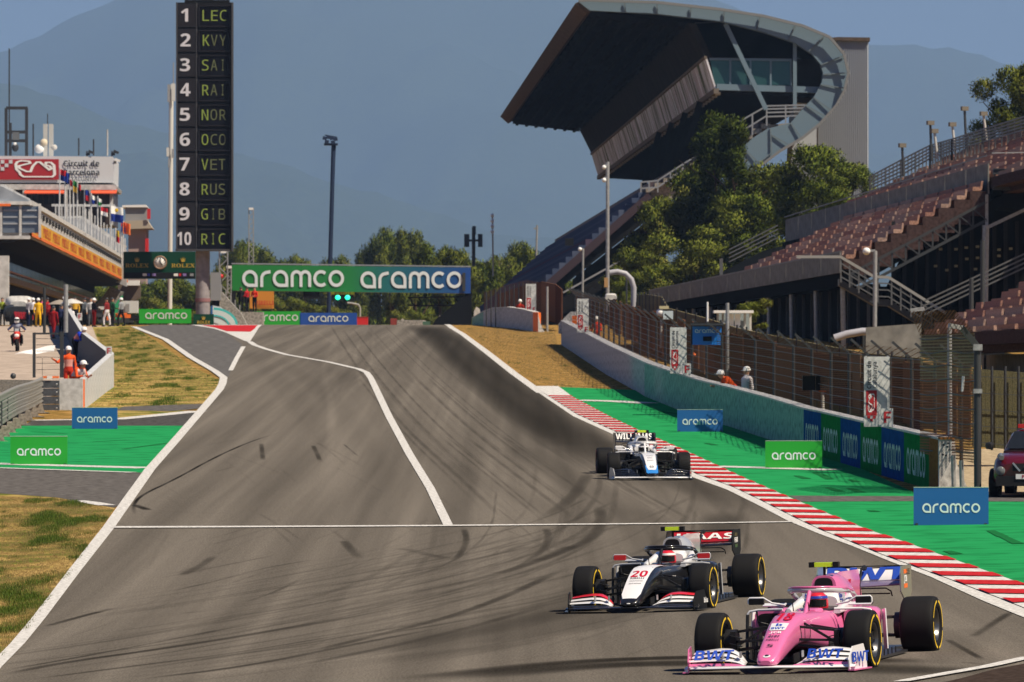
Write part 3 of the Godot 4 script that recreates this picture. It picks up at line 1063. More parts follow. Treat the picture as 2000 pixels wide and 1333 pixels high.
		# suspension
		for q in [[.16, .50, .12, .66, .44, .02], [.18, .50, -.32, .66, .44, -.02], [.15, .30, .14, .66, .24, .02], [.18, .27, -.34, .66, .23, -.02], [.18, .53, -.05, .64, .26, .0], [.16, .36, .16, .66, .34, .10]]:
			bar("wishbone", Vector3(s * q[0], q[1], q[2]), Vector3(s * q[3], q[4], q[5]), .028, carbon, car)
		rod("brake_duct", Vector3(s * .58, .335, 0), Vector3(s * .70, .335, 0), .15, carbon, car)
		box("brake_scoop", Vector3(s * .59, .33, .11), Vector3(.06, .26, .12), carbon, car)
		for q in [[.12, .42, -3.3, .62, .44, -3.65], [.12, .42, -3.9, .62, .44, -3.65], [.12, .22, -3.3, .62, .22, -3.65], [.12, .22, -3.95, .62, .22, -3.65]]:
			bar("rear_wishbone", Vector3(s * q[0], q[1], q[2]), Vector3(s * q[3], q[4], q[5]), .03, carbon, car)
		rod("rear_brake_duct", Vector3(s * .5, .335, -3.65), Vector3(s * .66, .335, -3.65), .16, carbon, car)
		wheel(car, Vector3(s * .8475, .335, 0), WF, L.band, -.03)
		wheel(car, Vector3(s * .7975, .335, -3.65), WR, L.band)
	# floor
	obj("floor", prism_mesh([Vector2(-.28, .8), Vector2(.28, .8), Vector2(.62, 1.25), Vector2(.74, 1.5), Vector2(.74, 3.1), Vector2(.48, 3.4), Vector2(.48, 4.3), Vector2(-.48, 4.3), Vector2(-.48, 3.4), Vector2(-.74, 3.1), Vector2(-.74, 1.5), Vector2(-.62, 1.25)], .045, .075), carbon, car, Transform3D(Basis(Vector3.RIGHT, Vector3(0, 0, -1), Vector3(0, 1, 0)), Vector3.ZERO))
	obj("splitter", loft_mesh([ring(-.45, .075, .12, .2, .18), ring(-.9, .075, .2, .3, .28), ring(-1.4, .075, .3, .4, .34)]), carbon, car)
	box("gearbox", Vector3(0, .3, -3.95), Vector3(.28, .28, .7), carbon, car)
	# halo
	var hs := st_new()
	var arch := []
	for q in [[-.335, .64, -2.28], [-.345, .72, -2.15], [-.35, .785, -1.95], [-.335, .815, -1.75], [-.30, .835, -1.52], [-.21, .85, -1.33], [-.08, .855, -1.22], [.08, .855, -1.22], [.21, .85, -1.33], [.30, .835, -1.52], [.335, .815, -1.75], [.35, .785, -1.95], [.345, .72, -2.15], [.335, .64, -2.28]]:
		arch.append(Vector3(q[0], q[1], q[2]))
	add_path(hs, arch, .030, 10, .8)
	obj("halo", done(hs), L.halo, car)
	hs = st_new()
	add_path(hs, [Vector3(0, .60, -.94), Vector3(0, .70, -1.06), Vector3(0, .80, -1.17), Vector3(0, .85, -1.23)], .025, 10)
	obj("halo_pillar", done(hs), L.pillar, car)
	hs = st_new()
	add_path(hs, arch.slice(2, 12).map(func(v: Vector3) -> Vector3: return v + Vector3(0, .034, .012)), .012, 8)
	obj("halo_wing", done(hs), L.halo_trim, car)
	# front wing
	var ms := []
	for k in 25:
		var x := lerpf(-.96, .96, k / 24.0)
		var o := absf(x)
		ms.append([x, 1.20 - .22 * o * o, .085 + .02 * (1 - o), .98 - .16 * o * o, .115])
	var main_plane := obj("front_wing", wing_mesh(ms, .014), L.wing_main, car)
	for s in [-1.0, 1.0]:
		for i in 4:
			var es := []
			for k in 15:
				var u := k / 14.0
				var x: float = s * lerpf(.28 + .015 * i, .945, u)
				var t := flap_top(u)
				var y0 := lerpf(.115, t, i / 4.0)
				var y1 := lerpf(.115, t, (i + .64) / 4.0)
				var z0 := 1.06 - .10 * i - .16 * u
				es.append([x, z0, y0, z0 - .13, y1])
			obj("flap", wing_mesh(es, .008), L.flaps[i], main_plane)
		var ep := obj("endplate", prism_mesh([Vector2(1.03, .05), Vector2(1.05, .17), Vector2(.92, .31), Vector2(.60, .325), Vector2(.52, .2), Vector2(.50, .05)], -.007, .007), L.endplate_l if s < 0 else L.endplate_r, car, Transform3D(Basis(Vector3(-s * .16, 0, 1), Vector3.UP, Vector3(-1, 0, 0)), Vector3(s * 1.07, 0, 0)))
		box("foot_plate", Vector3(s * .975, .055, .78), Vector3(.07, .014, .55), L.foot, car, Basis(Vector3.UP, -s * .16))
		bar("wing_pylon", Vector3(s * .085, .10, 1.08), Vector3(s * .085, .2, 1.0), .022, L.nose, car)
		for q in [.35, .55]:
			box("flap_bracket", Vector3(s * q, .235, .86), Vector3(.008, .07, .1), M.steel, car)
		if L.has("wing_word"):
			var b := Basis(Vector3(1, 0, s * .24).normalized(), Vector3(0, .62, -.78), Vector3(0, .78, .62))
			var t := letters(L.wing_word, .115)
			obj("lettering", t, L.wing_ink, car, Transform3D(b * Basis.from_scale(Vector3(.42 / t.get_aabb().size.x, 1.35, 1)), Vector3(s * .625, .238, .99)))
	# rear wing
	var rw := obj("rear_wing", wing_mesh([[-.49, -4.12, .79, -4.42, .835], [0, -4.12, .77, -4.42, .83], [.49, -4.12, .79, -4.42, .835]], .02), L.rear_lower, car)
	obj("rear_flap", wing_mesh([[-.49, -4.36, .835, -4.50, 1.0], [-.3, -4.36, .83, -4.50, 1.005], [-.07, -4.36, .825, -4.49, .985], [.07, -4.36, .825, -4.49, .985], [.3, -4.36, .83, -4.50, 1.005], [.49, -4.36, .835, -4.50, 1.0]], .012), L.rear_flap, rw)
	for s in [-1.0, 1.0]:
		var ep := obj("rear_endplate", prism_mesh([Vector2(-3.98, .72), Vector2(-3.98, .93), Vector2(-4.05, 1.015), Vector2(-4.62, 1.015), Vector2(-4.62, .70), Vector2(-4.45, .58), Vector2(-4.42, .30), Vector2(-4.20, .30), Vector2(-4.22, .60)], -.008, .008), L.rear_end, car, Transform3D(Basis(Vector3(0, 0, 1), Vector3.UP, Vector3(-1, 0, 0)), Vector3(s * .50, 0, 0)))
		if s > 0 and L.has("end_word"):
			obj("lettering", letters(L.end_word, .075), L.end_ink, ep, Transform3D(Basis(Vector3(1, 0, 0), Vector3(0, 1, 0), Vector3(0, 0, 1)) * Basis(Vector3.UP, PI), Vector3(-4.26, .86, -.009)))
			box("stripe", Vector3(-4.26, .945, -.009), Vector3(.2, .05, .004), L.end_stripe, ep)
			box("stripe", Vector3(-4.26, .775, -.009), Vector3(.2, .05, .004), L.end_stripe, ep)
	hs = st_new()
	add_path(hs, [Vector3(0, .40, -4.05), Vector3(0, .8, -4.0), Vector3(0, .98, -4.15), Vector3(0, 1.0, -4.3)], .016, 8)
	obj("wing_pillar", done(hs), M.black, car)
	ball("flap_actuator", Vector3(0, .99, -4.32), Vector3(.06, .07, .2), M.black, car)
	hs = st_new()
	add_path(hs, [Vector3(-.36, .72, -4.1), Vector3(-.3, .755, -4.1), Vector3(.3, .755, -4.1), Vector3(.36, .72, -4.1), Vector3(.37, .66, -4.12)], .009, 6)
	add_path(hs, [Vector3(-.3, .69, -4.15), Vector3(.34, .69, -4.15)], .008, 6)
	obj("t_wing", done(hs), M.black, car)
	box("rear_light", Vector3(0, .36, -4.4), Vector3(.07, .1, .03), M.red, car)
	box("wing_edge", Vector3(0, 1.005, -4.49), Vector3(.97, .012, .03), M.black, rw)
	for dx_ in L.get("bold", [0.0]):
		var t := letters(L.rear_word, L.get("rear_height", .165))
		var sl := Basis(Vector3.RIGHT, Vector3(0, .165, -.14).normalized(), Vector3(0, .14, .165).normalized())
		obj("lettering", t, L.rear_ink, rw, Transform3D(sl * Basis.from_scale(Vector3(L.rear_span / t.get_aabb().size.x, 1.12, 1)), Vector3(dx_, .918, -4.410 - absf(dx_) * .05)))
	return car

func build_cars() -> void:
	mat("wheel_metal", lin(.03, .03, .032), .35, .7)
	mat("wheel_lip", lin(.16, .16, .165), .3, .9)
	mat("carbon", lin(.012, .012, .013))
	M.carbon.roughness = .32
	M.carbon.clearcoat_enabled = true
	M.carbon.clearcoat = .5
	WF = make_wheel_meshes(.305)
	WR = make_wheel_meshes(.405)
	var pink := paint("pink_paint", lin(.70, .15, .35))
	var white := paint("car_white", lin(.78, .78, .80))
	var blue := paint("car_blue", lin(.015, .045, .36))
	var red := paint("car_red", lin(.62, .012, .02))
	var blk := paint("car_black", lin(.010, .010, .012))
	var matte := mat("matte_black", lin(.010, .010, .011), .6)
	var navy := paint("car_navy", lin(.007, .008, .014))
	var silver := paint("car_silver", lin(.42, .43, .45))
	var tcam := mat("lime", lin(.62, .85, .03), .4)
	tcam.emission_enabled = false
	var ye := mat("tyre_yellow", lin(.78, .52, .02), .6)
	var re := mat("tyre_red", lin(.40, .02, .02), .6)
	var ink_blue := mat("ink_blue", lin(.012, .06, .42), .5)
	var ink_red := mat("ink_red", lin(.48, .004, .03), .5)
	var ink_black := mat("ink_black", lin(.03, .03, .035), .5)
	# the pink car
	var a := racing_car("racing_car", "pink open-wheel racing car with number 18 on its nose, nearest to the camera", G(1541, 66.3), deg_to_rad(-15.0), {
		"nose": pink, "cell": pink, "side_pad": white, "engine": pink, "fin": pink, "tcam": tcam, "pod": pink, "vane": white, "mirror": M.black, "band": ye,
		"halo": silver, "pillar": pink, "halo_trim": pink, "wing_main": white, "flaps": [pink, white, white, white], "endplate_l": pink, "endplate_r": white, "foot": pink,
		"wing_word": "BWT", "wing_ink": ink_blue, "rear_lower": mat("mauve", lin(.16, .13, .22), .4), "rear_flap": white, "rear_end": paint("smoke", lin(.14, .20, .21)), "end_word": "JCB", "end_ink": M.white, "end_stripe": M.orange,
		"rear_word": "BWT", "rear_ink": ink_blue, "rear_span": .95, "bold": [0.0, .008, -.008]})
	nose_text(a, "18", .11, .36, .20, ink_red)
	nose_panel(a, "sponsor_patch", white, .56, .36, .088, .10)
	nose_text(a, "b", .42, .07, .07, ink_blue)
	nose_text(a, "BWT", .51, .05, .15, ink_blue)
	nose_text(a, "JCB", .63, .05, .13, M.white)
	nose_text(a, "acer", .71, .04, .13, ink_black)
	nose_text(a, "PIRELLI", .79, .035, .14, ink_black)
	nose_text(a, "S", .92, .05, .07, ink_black)
	var disc := st_new()
	lathe(disc, [Vector2(.045, 0), Vector2(.03, .004), Vector2(.0005, .004)], 20, Transform3D(Basis(Vector3.RIGHT, .35), Vector3(0, .228, 1.105)))
	obj("nose_roundel", done(disc), white, a)
	disc = st_new()
	lathe(disc, [Vector2(.024, .003), Vector2(.022, .008), Vector2(.0005, .008)], 20, Transform3D(Basis(Vector3.RIGHT, .35), Vector3(0, .228, 1.105)))
	obj("nose_roundel", done(disc), navy, a)
	for s in [-1.0, 1.0]:
		box("cockpit_badge", Vector3(s * .20, .745, -1.98), Vector3(.10, .09, .01), white, a)
		text("b", a, Vector3(s * .20, .76, -1.972), .05, ink_blue)
		text("BWT", a, Vector3(s * .20, .715, -1.972), .02, ink_blue)
	text("BWT", a, Vector3(.012, .83, -3.3), .12, ink_red, Basis(Vector3.UP, PI / 2))
	text("JCB", a, Vector3(.50, .50, -1.70), .07, M.white, Basis(Vector3.UP, .9))
	text("BWT", a, Vector3(.985, .19, .80), .11, ink_blue, Basis(Vector3.UP, PI / 2 - .16 - .12), 700, 1.25)
	# the black and white car
	var b := racing_car("racing_car", "black and white open-wheel racing car with red 20 on its white nose", G(1262, 85.0), deg_to_rad(-13.2), {
		"nose": blk, "cell": blk, "side_pad": white, "engine": silver, "fin": silver, "tcam": tcam, "pod": blk, "vane": silver, "mirror": red, "band": ye,
		"halo": blk, "pillar": blk, "halo_trim": blk, "nw": 1.3, "wing_main": blk, "flaps": [blk, white, white, red], "endplate_l": matte, "endplate_r": matte, "foot": blk,
		"rear_lower": blk, "rear_flap": paint("wing_red", lin(.42, .01, .015)), "rear_end": matte, "end_word": "PEAK", "end_ink": M.white, "end_stripe": blk,
		"rear_word": "HAAS", "rear_ink": M.white, "rear_span": .88, "rear_height": .10})
	nose_panel(b, "nose_stripe", mat("panel_white", lin(.72, .72, .74), .35), 1.10, -.55, .135, .165)
	nose_panel(b, "nose_stripe", red, -.45, -.6, .10, .155, .009)
	nose_text(b, "20", .36, .24, .23, ink_red)
	nose_text(b, "PIRELLI", .53, .05, .20, ink_black)
	nose_text(b, "HaasAutomation", .62, .025, .19, ink_black)
	nose_text(b, "RICH ENERGY", .70, .025, .18, ink_black)
	ball("nose_badge", Vector3(0, .165, 1.19), Vector3(.06, .02, .02), M.white, b)
	text("RICHARD MILLE", b, Vector3(.245, .46, -.65), .035, M.white, Basis(Vector3.UP, PI / 2 - .3), 700, .8)
	text("blu", b, Vector3(1.035, .18, .78), .07, M.white, Basis(Vector3.UP, PI / 2 - .2), 700, 1.0)
	# the white and blue car
	var c := racing_car("racing_car", "white and blue open-wheel racing car beside the striped kerb, farthest of the three", G(1267, 143.5), deg_to_rad(3.4), {
		"nose": navy, "cell": navy, "side_pad": white, "engine": white, "fin": white, "tcam": tcam, "pod": navy, "vane": white, "mirror": white, "band": re,
		"halo": white, "pillar": white, "halo_trim": white, "nw": 1.3, "wing_main": white, "flaps": [navy, navy, navy, navy], "endplate_l": silver, "endplate_r": navy, "foot": navy,
		"rear_lower": navy, "rear_flap": navy, "rear_end": navy, "rear_word": "WILLIAMS", "rear_ink": M.white, "rear_span": .90})
	nose_panel(c, "nose_stripe", paint("car_sky_blue", lin(.03, .22, .62)), 1.15, .78, .14, .15)
	nose_panel(c, "nose_stripe", white, 1.02, -1.0, .115, .20, .010)
	nose_text(c, "63", .88, .10, .10, ink_black)
	nose_text(c, "ROKiT", .55, .05, .15, ink_black)
	nose_text(c, "RBC", .40, .05, .12, ink_black)
	nose_text(c, "ACRONIS", .25, .05, .16, ink_black)

# ================================================================ stands and everything on the right of the track
func ext(called: String, px: Array, d0: float, v: Vector3, length: float, m: Material, parent: Node = null) -> MeshInstance3D:   # a section drawn at distance d0, drawn out along v
	var poly := PackedVector2Array()
	for q in px:
		poly.append(Vector2(q[0], -q[1]))
	var idx := Geometry2D.triangulate_polygon(poly)
	var near := []
	var far := []
	for q in px:
		var p := P(q[0], q[1], d0)
		near.append(p)
		far.append(p + v * length)
	var st := st_new()
	for i in range(0, idx.size(), 3):
		tri(st, near[idx[i]], near[idx[i + 1]], near[idx[i + 2]])
		tri(st, far[idx[i]], far[idx[i + 2]], far[idx[i + 1]])
	for i in px.size():
		var j := (i + 1) % px.size()
		quad(st, near[i], near[j], far[j], far[i])
	return obj(called, done(st), m, parent)

func gndh(px: float, py: float, h: float) -> Vector3:   # the point h above the ground that is seen there
	var lo := 48.0
	var hi := 391.0
	for k in 40:
		var d := (lo + hi) / 2
		var x := (px - 1000.0) * d / F
		if HZ - (GH(x, d) + h - EYE) * F / d > py:
			lo = d
		else:
			hi = d
	return P(px, py, (lo + hi) / 2)

func build_grandstand() -> void:
	var V := Vector3(-.0313, 0, -1.0)
	var D := 480.0
	var S := thing("grandstand", "large grandstand with a sweeping cantilever roof and curved steel end frame", "grandstand")
	var steel := mat("frame_steel", lin(.14, .21, .27), .5, .1)
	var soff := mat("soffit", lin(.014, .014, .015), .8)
	var wallm := mat("brown_cladding", lin(.034, .031, .026), .9, 0, "soft", .05)
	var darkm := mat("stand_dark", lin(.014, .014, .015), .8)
	var trim := mat("roof_trim", lin(.13, .10, .08), .9, 0, "soft", .2)
	var conc := mat("stand_concrete", lin(.42, .38, .34), .9, 0, "mid", .2)
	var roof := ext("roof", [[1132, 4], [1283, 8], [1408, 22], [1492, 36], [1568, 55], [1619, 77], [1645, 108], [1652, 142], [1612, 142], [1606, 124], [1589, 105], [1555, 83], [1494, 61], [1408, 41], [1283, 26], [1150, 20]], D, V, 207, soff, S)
	ext("fascia", [[1124, 6], [1134, 2], [1154, 22], [1146, 26]], D - .2, V, 207.6, trim, roof)
	for k in 26:
		var d := 3.0 + k * 8.0
		var o := V * d
		bar("roof_beam", P(1156, 24, D) + o, P(1342, 46, D) + o, .55, soff, roof)
	for k in 7:
		var t := (k + .5) / 7.0
		bar("purlin", P(lerpf(1156, 1342, t), lerpf(24, 46, t) + 4, D), P(lerpf(1156, 1342, t), lerpf(24, 46, t) + 4, D) + V * 206, .3, darkm, roof)
	ext("upper_wall", [[1344, 44], [1360, 46], [1392, 112], [1378, 112]], D + .3, V, 206, wallm, S)
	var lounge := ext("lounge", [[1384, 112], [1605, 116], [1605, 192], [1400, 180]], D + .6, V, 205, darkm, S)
	var end := ext("end_wall", [[1358, 44], [1408, 42], [1494, 62], [1555, 84], [1589, 106], [1607, 130], [1606, 116], [1384, 112]], D + .9, V, 1.0, mat("end_wall", lin(.055, .052, .048), .7), S)
	# glazed balcony along the lounge
	for n in 3:
		noise_tex("streak%d" % n, .03 + .01 * n, [[0.0, lin(.08, .11, .06)], [.34, lin(.12, .14, .09)], [.44, lin(.56, .56, .62)], [.55, lin(.85, .9, 1.0)], [.66, lin(.40, .34, .38)], [1.0, lin(.8, .82, .92)]], 3, 256)
		var gm := mat("balcony_pane%d" % n, Color.WHITE, .85, 0, "streak%d" % n, 1.0)
		gm.uv1_scale = Vector3(.03, .006, .03)
	var a0 := P(1378, 112, D)
	var a1 := P(1397, 174, D)
	for k in 44:
		var st := st_new()
		var o := V * (k * 4.7 + .1)
		var p := V * (k * 4.7 + 4.55)
		var th := Vector3(.12, .05, 0)
		quad(st, a0 + o, a0 + p, a1 + p, a1 + o)
		quad(st, a0 + o + th, a1 + o + th, a1 + p + th, a0 + p + th)
		quad(st, a0 + o, a1 + o, a1 + o + th, a0 + o + th)
		obj("pane", done(st), M["balcony_pane%d" % (k % 3)], lounge)
	bar("balcony_rail", a0 + V * -.3, a0 + V * 206.8, .22, mat("rail_brown", lin(.16, .14, .12), .9), lounge)
	bar("balcony_sill", P(1399, 178, D) + V * -.3, P(1399, 178, D) + V * 206.8, .42, M.rail_brown, lounge)
	for k in 50:
		var o := V * (1 + k * 4.1)
		box("downlight", P(1404, 182, D) + o, Vector3(.4, .2, 1.6), M.off_white, lounge)
	# glazed end of the lounge
	var gl := mat("lounge_glass", Color(.20, .34, .34), .12, .0)
	gl.metallic = .35
	for k in 4:
		var x0 := 1388 + k * 39.5
		var f := ext("window", [[x0 + (0 if k else 0), 117], [x0 + 38, 117], [x0 + 38, 166], [x0 + (8 if k == 0 else 0), 166]], D + .3, V, .3, gl, lounge)
		bar("frame", P(x0 + 38.8, 116, D + .2), P(x0 + 38.8, 167, D + .2), .14, steel, f)
	bar("window_head", P(1386, 115, D + .2), P(1547, 117, D + .2), .18, steel, lounge)
	bar("window_sill", P(1400, 170, D + .2), P(1600, 176, D + .2), .5, steel, lounge)
	# curved steel frame that closes the end
	var rim := ext("end_frame", [[1130, 3], [1150, 2], [1283, 6], [1408, 20], [1492, 33], [1568, 52], [1621, 74], [1648, 106], [1656, 142], [1648, 176], [1632, 205], [1600, 240], [1565, 268], [1522, 293], [1484, 322], [1430, 352], [1436, 298], [1450, 288], [1470, 270], [1500, 251], [1545, 240], [1568, 213], [1590, 190], [1606, 160], [1608, 142], [1603, 125], [1587, 106], [1553, 84], [1492, 63], [1408, 42], [1283, 27], [1152, 20]], D - .8, V, .8, steel, S)
	var outer := [[1130, 1], [1150, 0], [1283, 4], [1408, 18], [1492, 31], [1568, 50], [1621, 72], [1649, 105], [1658, 142], [1650, 177], [1634, 206], [1602, 242], [1567, 270], [1524, 295], [1486, 324], [1430, 355]]
	for i in outer.size() - 1:
		bar("flange", P(outer[i][0], outer[i][1], D - 1.3), P(outer[i + 1][0], outer[i + 1][1], D - 1.3), .22, mat("flange", lin(.17, .18, .19), .6), rim)
	for q in [[1220, 4, 1222, 24], [1283, 6, 1284, 27], [1350, 13, 1348, 35], [1415, 21, 1413, 43], [1485, 32, 1478, 60], [1555, 48, 1540, 79], [1612, 68, 1580, 100], [1650, 108, 1605, 126], [1656, 142, 1609, 145], [1650, 172, 1604, 165], [1622, 214, 1590, 190], [1610, 226, 1572, 204], [1565, 268, 1545, 240], [1508, 300, 1505, 250], [1484, 320, 1450, 285], [1540, 282, 1505, 262], [1470, 330, 1505, 300]]:
		bar("stiffener", P(q[0], q[1], D - .95), P(q[2], q[3], D - .88), .09, mat("stiffener", lin(.13, .17, .20), .5), rim)
	bar("strut", P(1417, 46, D - .3), P(1497, 214, D - .3), .36, steel, S)
	bar("strut", P(1553, 82, D - .3), P(1553, 214, D - .3), .30, steel, S)
	# upper tier
	var tier := ext("upper_tier", [[1250, 386], [1264, 374], [1500, 244], [1570, 238], [1570, 256], [1480, 300], [1300, 396], [1268, 400]], D + .8, V, 205, conc, S)
	for k in 14:
		var t := k / 13.0
		var x := lerpf(1270, 1496, t)
		var y := lerpf(372, 247, t)
		box("step", P(x, y, D + .5), Vector3(.72, .40, .9), conc, tier)
	for k in 12:
		var t := (k + .3) / 12.0
		bar("seat_row", P(lerpf(1268, 1500, t), lerpf(364, 236, t), D + 3), P(lerpf(1268, 1500, t), lerpf(364, 236, t), D + 3) + V * 200, .42, mat("seat_dark", lin(.07, .045, .05), .7), tier)
	for k in 4:
		var o := V * (8.0 + k * 20.0)
		bar("raker", P(1255, 392, D) + o, P(1560, 262, D) + o, 1.0, darkm, tier)
		bar("column", P(1330, 362, D) + o, P(1380, 190, D) + o, .5, darkm, tier)
	# railings of the upper tier
	var rl := mat("rail_metal", lin(.33, .35, .37), .4, .5)
	for q in [[[1498, 207], [1573, 205]], [[1498, 213], [1573, 211]], [[1498, 220], [1565, 218]], [[1498, 228], [1560, 226]], [[1440, 240], [1498, 207]], [[1440, 262], [1498, 226]], [[1335, 320], [1440, 258]], [[1252, 356], [1285, 353]], [[1285, 353], [1335, 320]], [[1252, 368], [1285, 366]], [[1285, 366], [1335, 332]]]:
		bar("railing", P(q[0][0], q[0][1], D - .4), P(q[1][0], q[1][1], D - .4), .12, rl, tier)
	for q in [[1252, 356, 376], [1268, 355, 374], [1285, 353, 376], [1310, 337, 362], [1335, 320, 348], [1388, 289, 318], [1440, 240, 282], [1470, 224, 264], [1498, 207, 246], [1535, 206, 240], [1572, 205, 238]]:
		bar("post", P(q[0], q[1], D - .4), P(q[0], q[2], D - .4), .12, rl, tier)
	# lower tier, seen along its rows
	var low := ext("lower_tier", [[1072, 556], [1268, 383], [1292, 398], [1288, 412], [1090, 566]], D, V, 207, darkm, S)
	var navy := [mat("seat_navy", lin(.06, .08, .14), .85), mat("seat_slate", lin(.085, .105, .165), .85), mat("seat_wine", lin(.09, .065, .10), .85)]
	for k in 15:
		var t := (k + .5) / 15.0
		var p := P(lerpf(1072, 1266, t), lerpf(554, 381, t), D)
		bar("seat_row", p + V * .4, p + V * 206, .98, navy[[0, 0, 1, 0, 1, 0, 2, 0, 1, 0, 0, 1, 0, 0, 0][k]], low)
	bar("edge", P(1072, 556, D - .2), P(1270, 382, D - .4), .62, mat("edge_red", lin(.05, .035, .045), .6), low)
	for q in [[1130, 520, 1150, 600], [1190, 470, 1200, 600], [1235, 430, 1240, 560]]:
		for z in [3.0, 40.0]:
			bar("column", P(q[0], q[1], D) + V * z, P(q[2], q[3], D) + V * z, .5, darkm, low)
	ext("stair_flight", [[1062, 602], [1250, 500], [1262, 512], [1075, 628]], D - 2, V, 3.0, darkm, low)
	bar("stair_rail", P(1100, 572, D - 2), P(1255, 486, D - 2), .13, M.steel, low)
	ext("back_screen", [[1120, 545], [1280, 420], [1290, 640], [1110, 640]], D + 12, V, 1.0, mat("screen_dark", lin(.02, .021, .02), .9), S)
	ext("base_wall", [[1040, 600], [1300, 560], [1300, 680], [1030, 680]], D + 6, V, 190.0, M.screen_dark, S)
	for q in [[1104, 474]]:
		box("loudspeaker", P(q[0] + 8, q[1] - 1, D + 6), Vector3(.7, .6, .6), M.black, S)
	# stair tower behind the stand
	var tw := thing("stair_tower", "tall pale ribbed concrete tower behind the curved end of the grandstand", "tower")
	ext("wall", [[1560, 78], [1640, 74], [1697, 77], [1697, 420], [1540, 420]], D + 10, Vector3(0, 0, -1), 9.0, mat("tower_concrete", lin(.38, .42, .48), .9), tw)
	ext("cap", [[1558, 77], [1640, 72], [1700, 73], [1700, 80], [1640, 79], [1558, 82]], D + 9.6, Vector3(0, 0, -1), 9.8, trim, tw)
	for k in 24:
		box("rib", P(1600 + k * 4.1, 248, D + 9.95), Vector3(.05, 14.2, .12), M.tower_concrete, tw)

func seat_block(len_: float) -> ArrayMesh:   # a run of moulded seats; x uphill, z along the row
	var st := st_new()
	add_box(st, Vector3(-.10, .10, 0), Vector3(.40, .20, len_))
	add_box(st, Vector3(.14, .27, 0), Vector3(.09, .44, len_), Basis(Vector3(0, 0, 1), -.15))
	return done(st)

func stand(called: String, label: String, p0: Vector3, v: Vector3, rows: int, near: float, length: float, first: int, step: Vector3, trimmed := 0.0) -> Node3D:
	var s := thing(called, label, "grandstand")
	var conc := mat("tier_concrete", lin(.10, .065, .062), .9, 0, "mid", .3)
	var seat := [mat("seat_brick", lin(.54, .31, .23), .85, 0, "mid", .5), mat("seat_clay", lin(.64, .42, .33), .85, 0, "mid", .5), mat("seat_faded", lin(.50, .35, .29), .85, 0, "mid", .5), mat("seat_rose", lin(.46, .25, .20), .85, 0, "mid", .5)]
	var vn := v.normalized()
	var b := Basis(Vector3(step.x, 0, 0).normalized(), Vector3.UP, -vn)
	b.z = -vn
	var meshes := {}
	for r in rows:
		var o := p0 + step * r
		var l := length - trimmed * r
		var st := st_new()
		var h := 1.2 if r else .5
		add_box(st, o + vn * (l / 2 + near) + Vector3(step.x * .5, -h / 2, 0), Vector3(step.x * 1.02, h, l), b)
		obj("tier", done(st), conc, s)
		var d := near
		var k := first
		while d < near + l - 1.2:
			var bl := minf(4.9 + .25 * ((k * 7 + r * 3) % 3), near + l - d - .3)
			if bl > 1.0:
				var key := int(bl * 4)
				if not meshes.has(key):
					meshes[key] = seat_block(key / 4.0)
				var q := o + vn * (d + bl / 2) + Vector3(step.x * .55, .02, 0)
				obj("seat", meshes[key], seat[(k * 5 + r * 3 + (k * r) % 3) % 4], s, Transform3D(b, q))
			d += bl + .75
			k += 1
	return s

func rail(parent: Node, called: String, a: Vector3, b: Vector3, h: float, bars: int, posts: int, w: float, m: Material) -> void:
	for k in bars:
		var o := Vector3(0, h * (1.0 - k / float(bars)), 0)
		bar(called, a + o, b + o, w, m, parent)
	for k in posts + 1:
		var p := a.lerp(b, k / float(posts))
		bar("post", p, p + Vector3(0, h, 0), w * 1.2, m, parent)

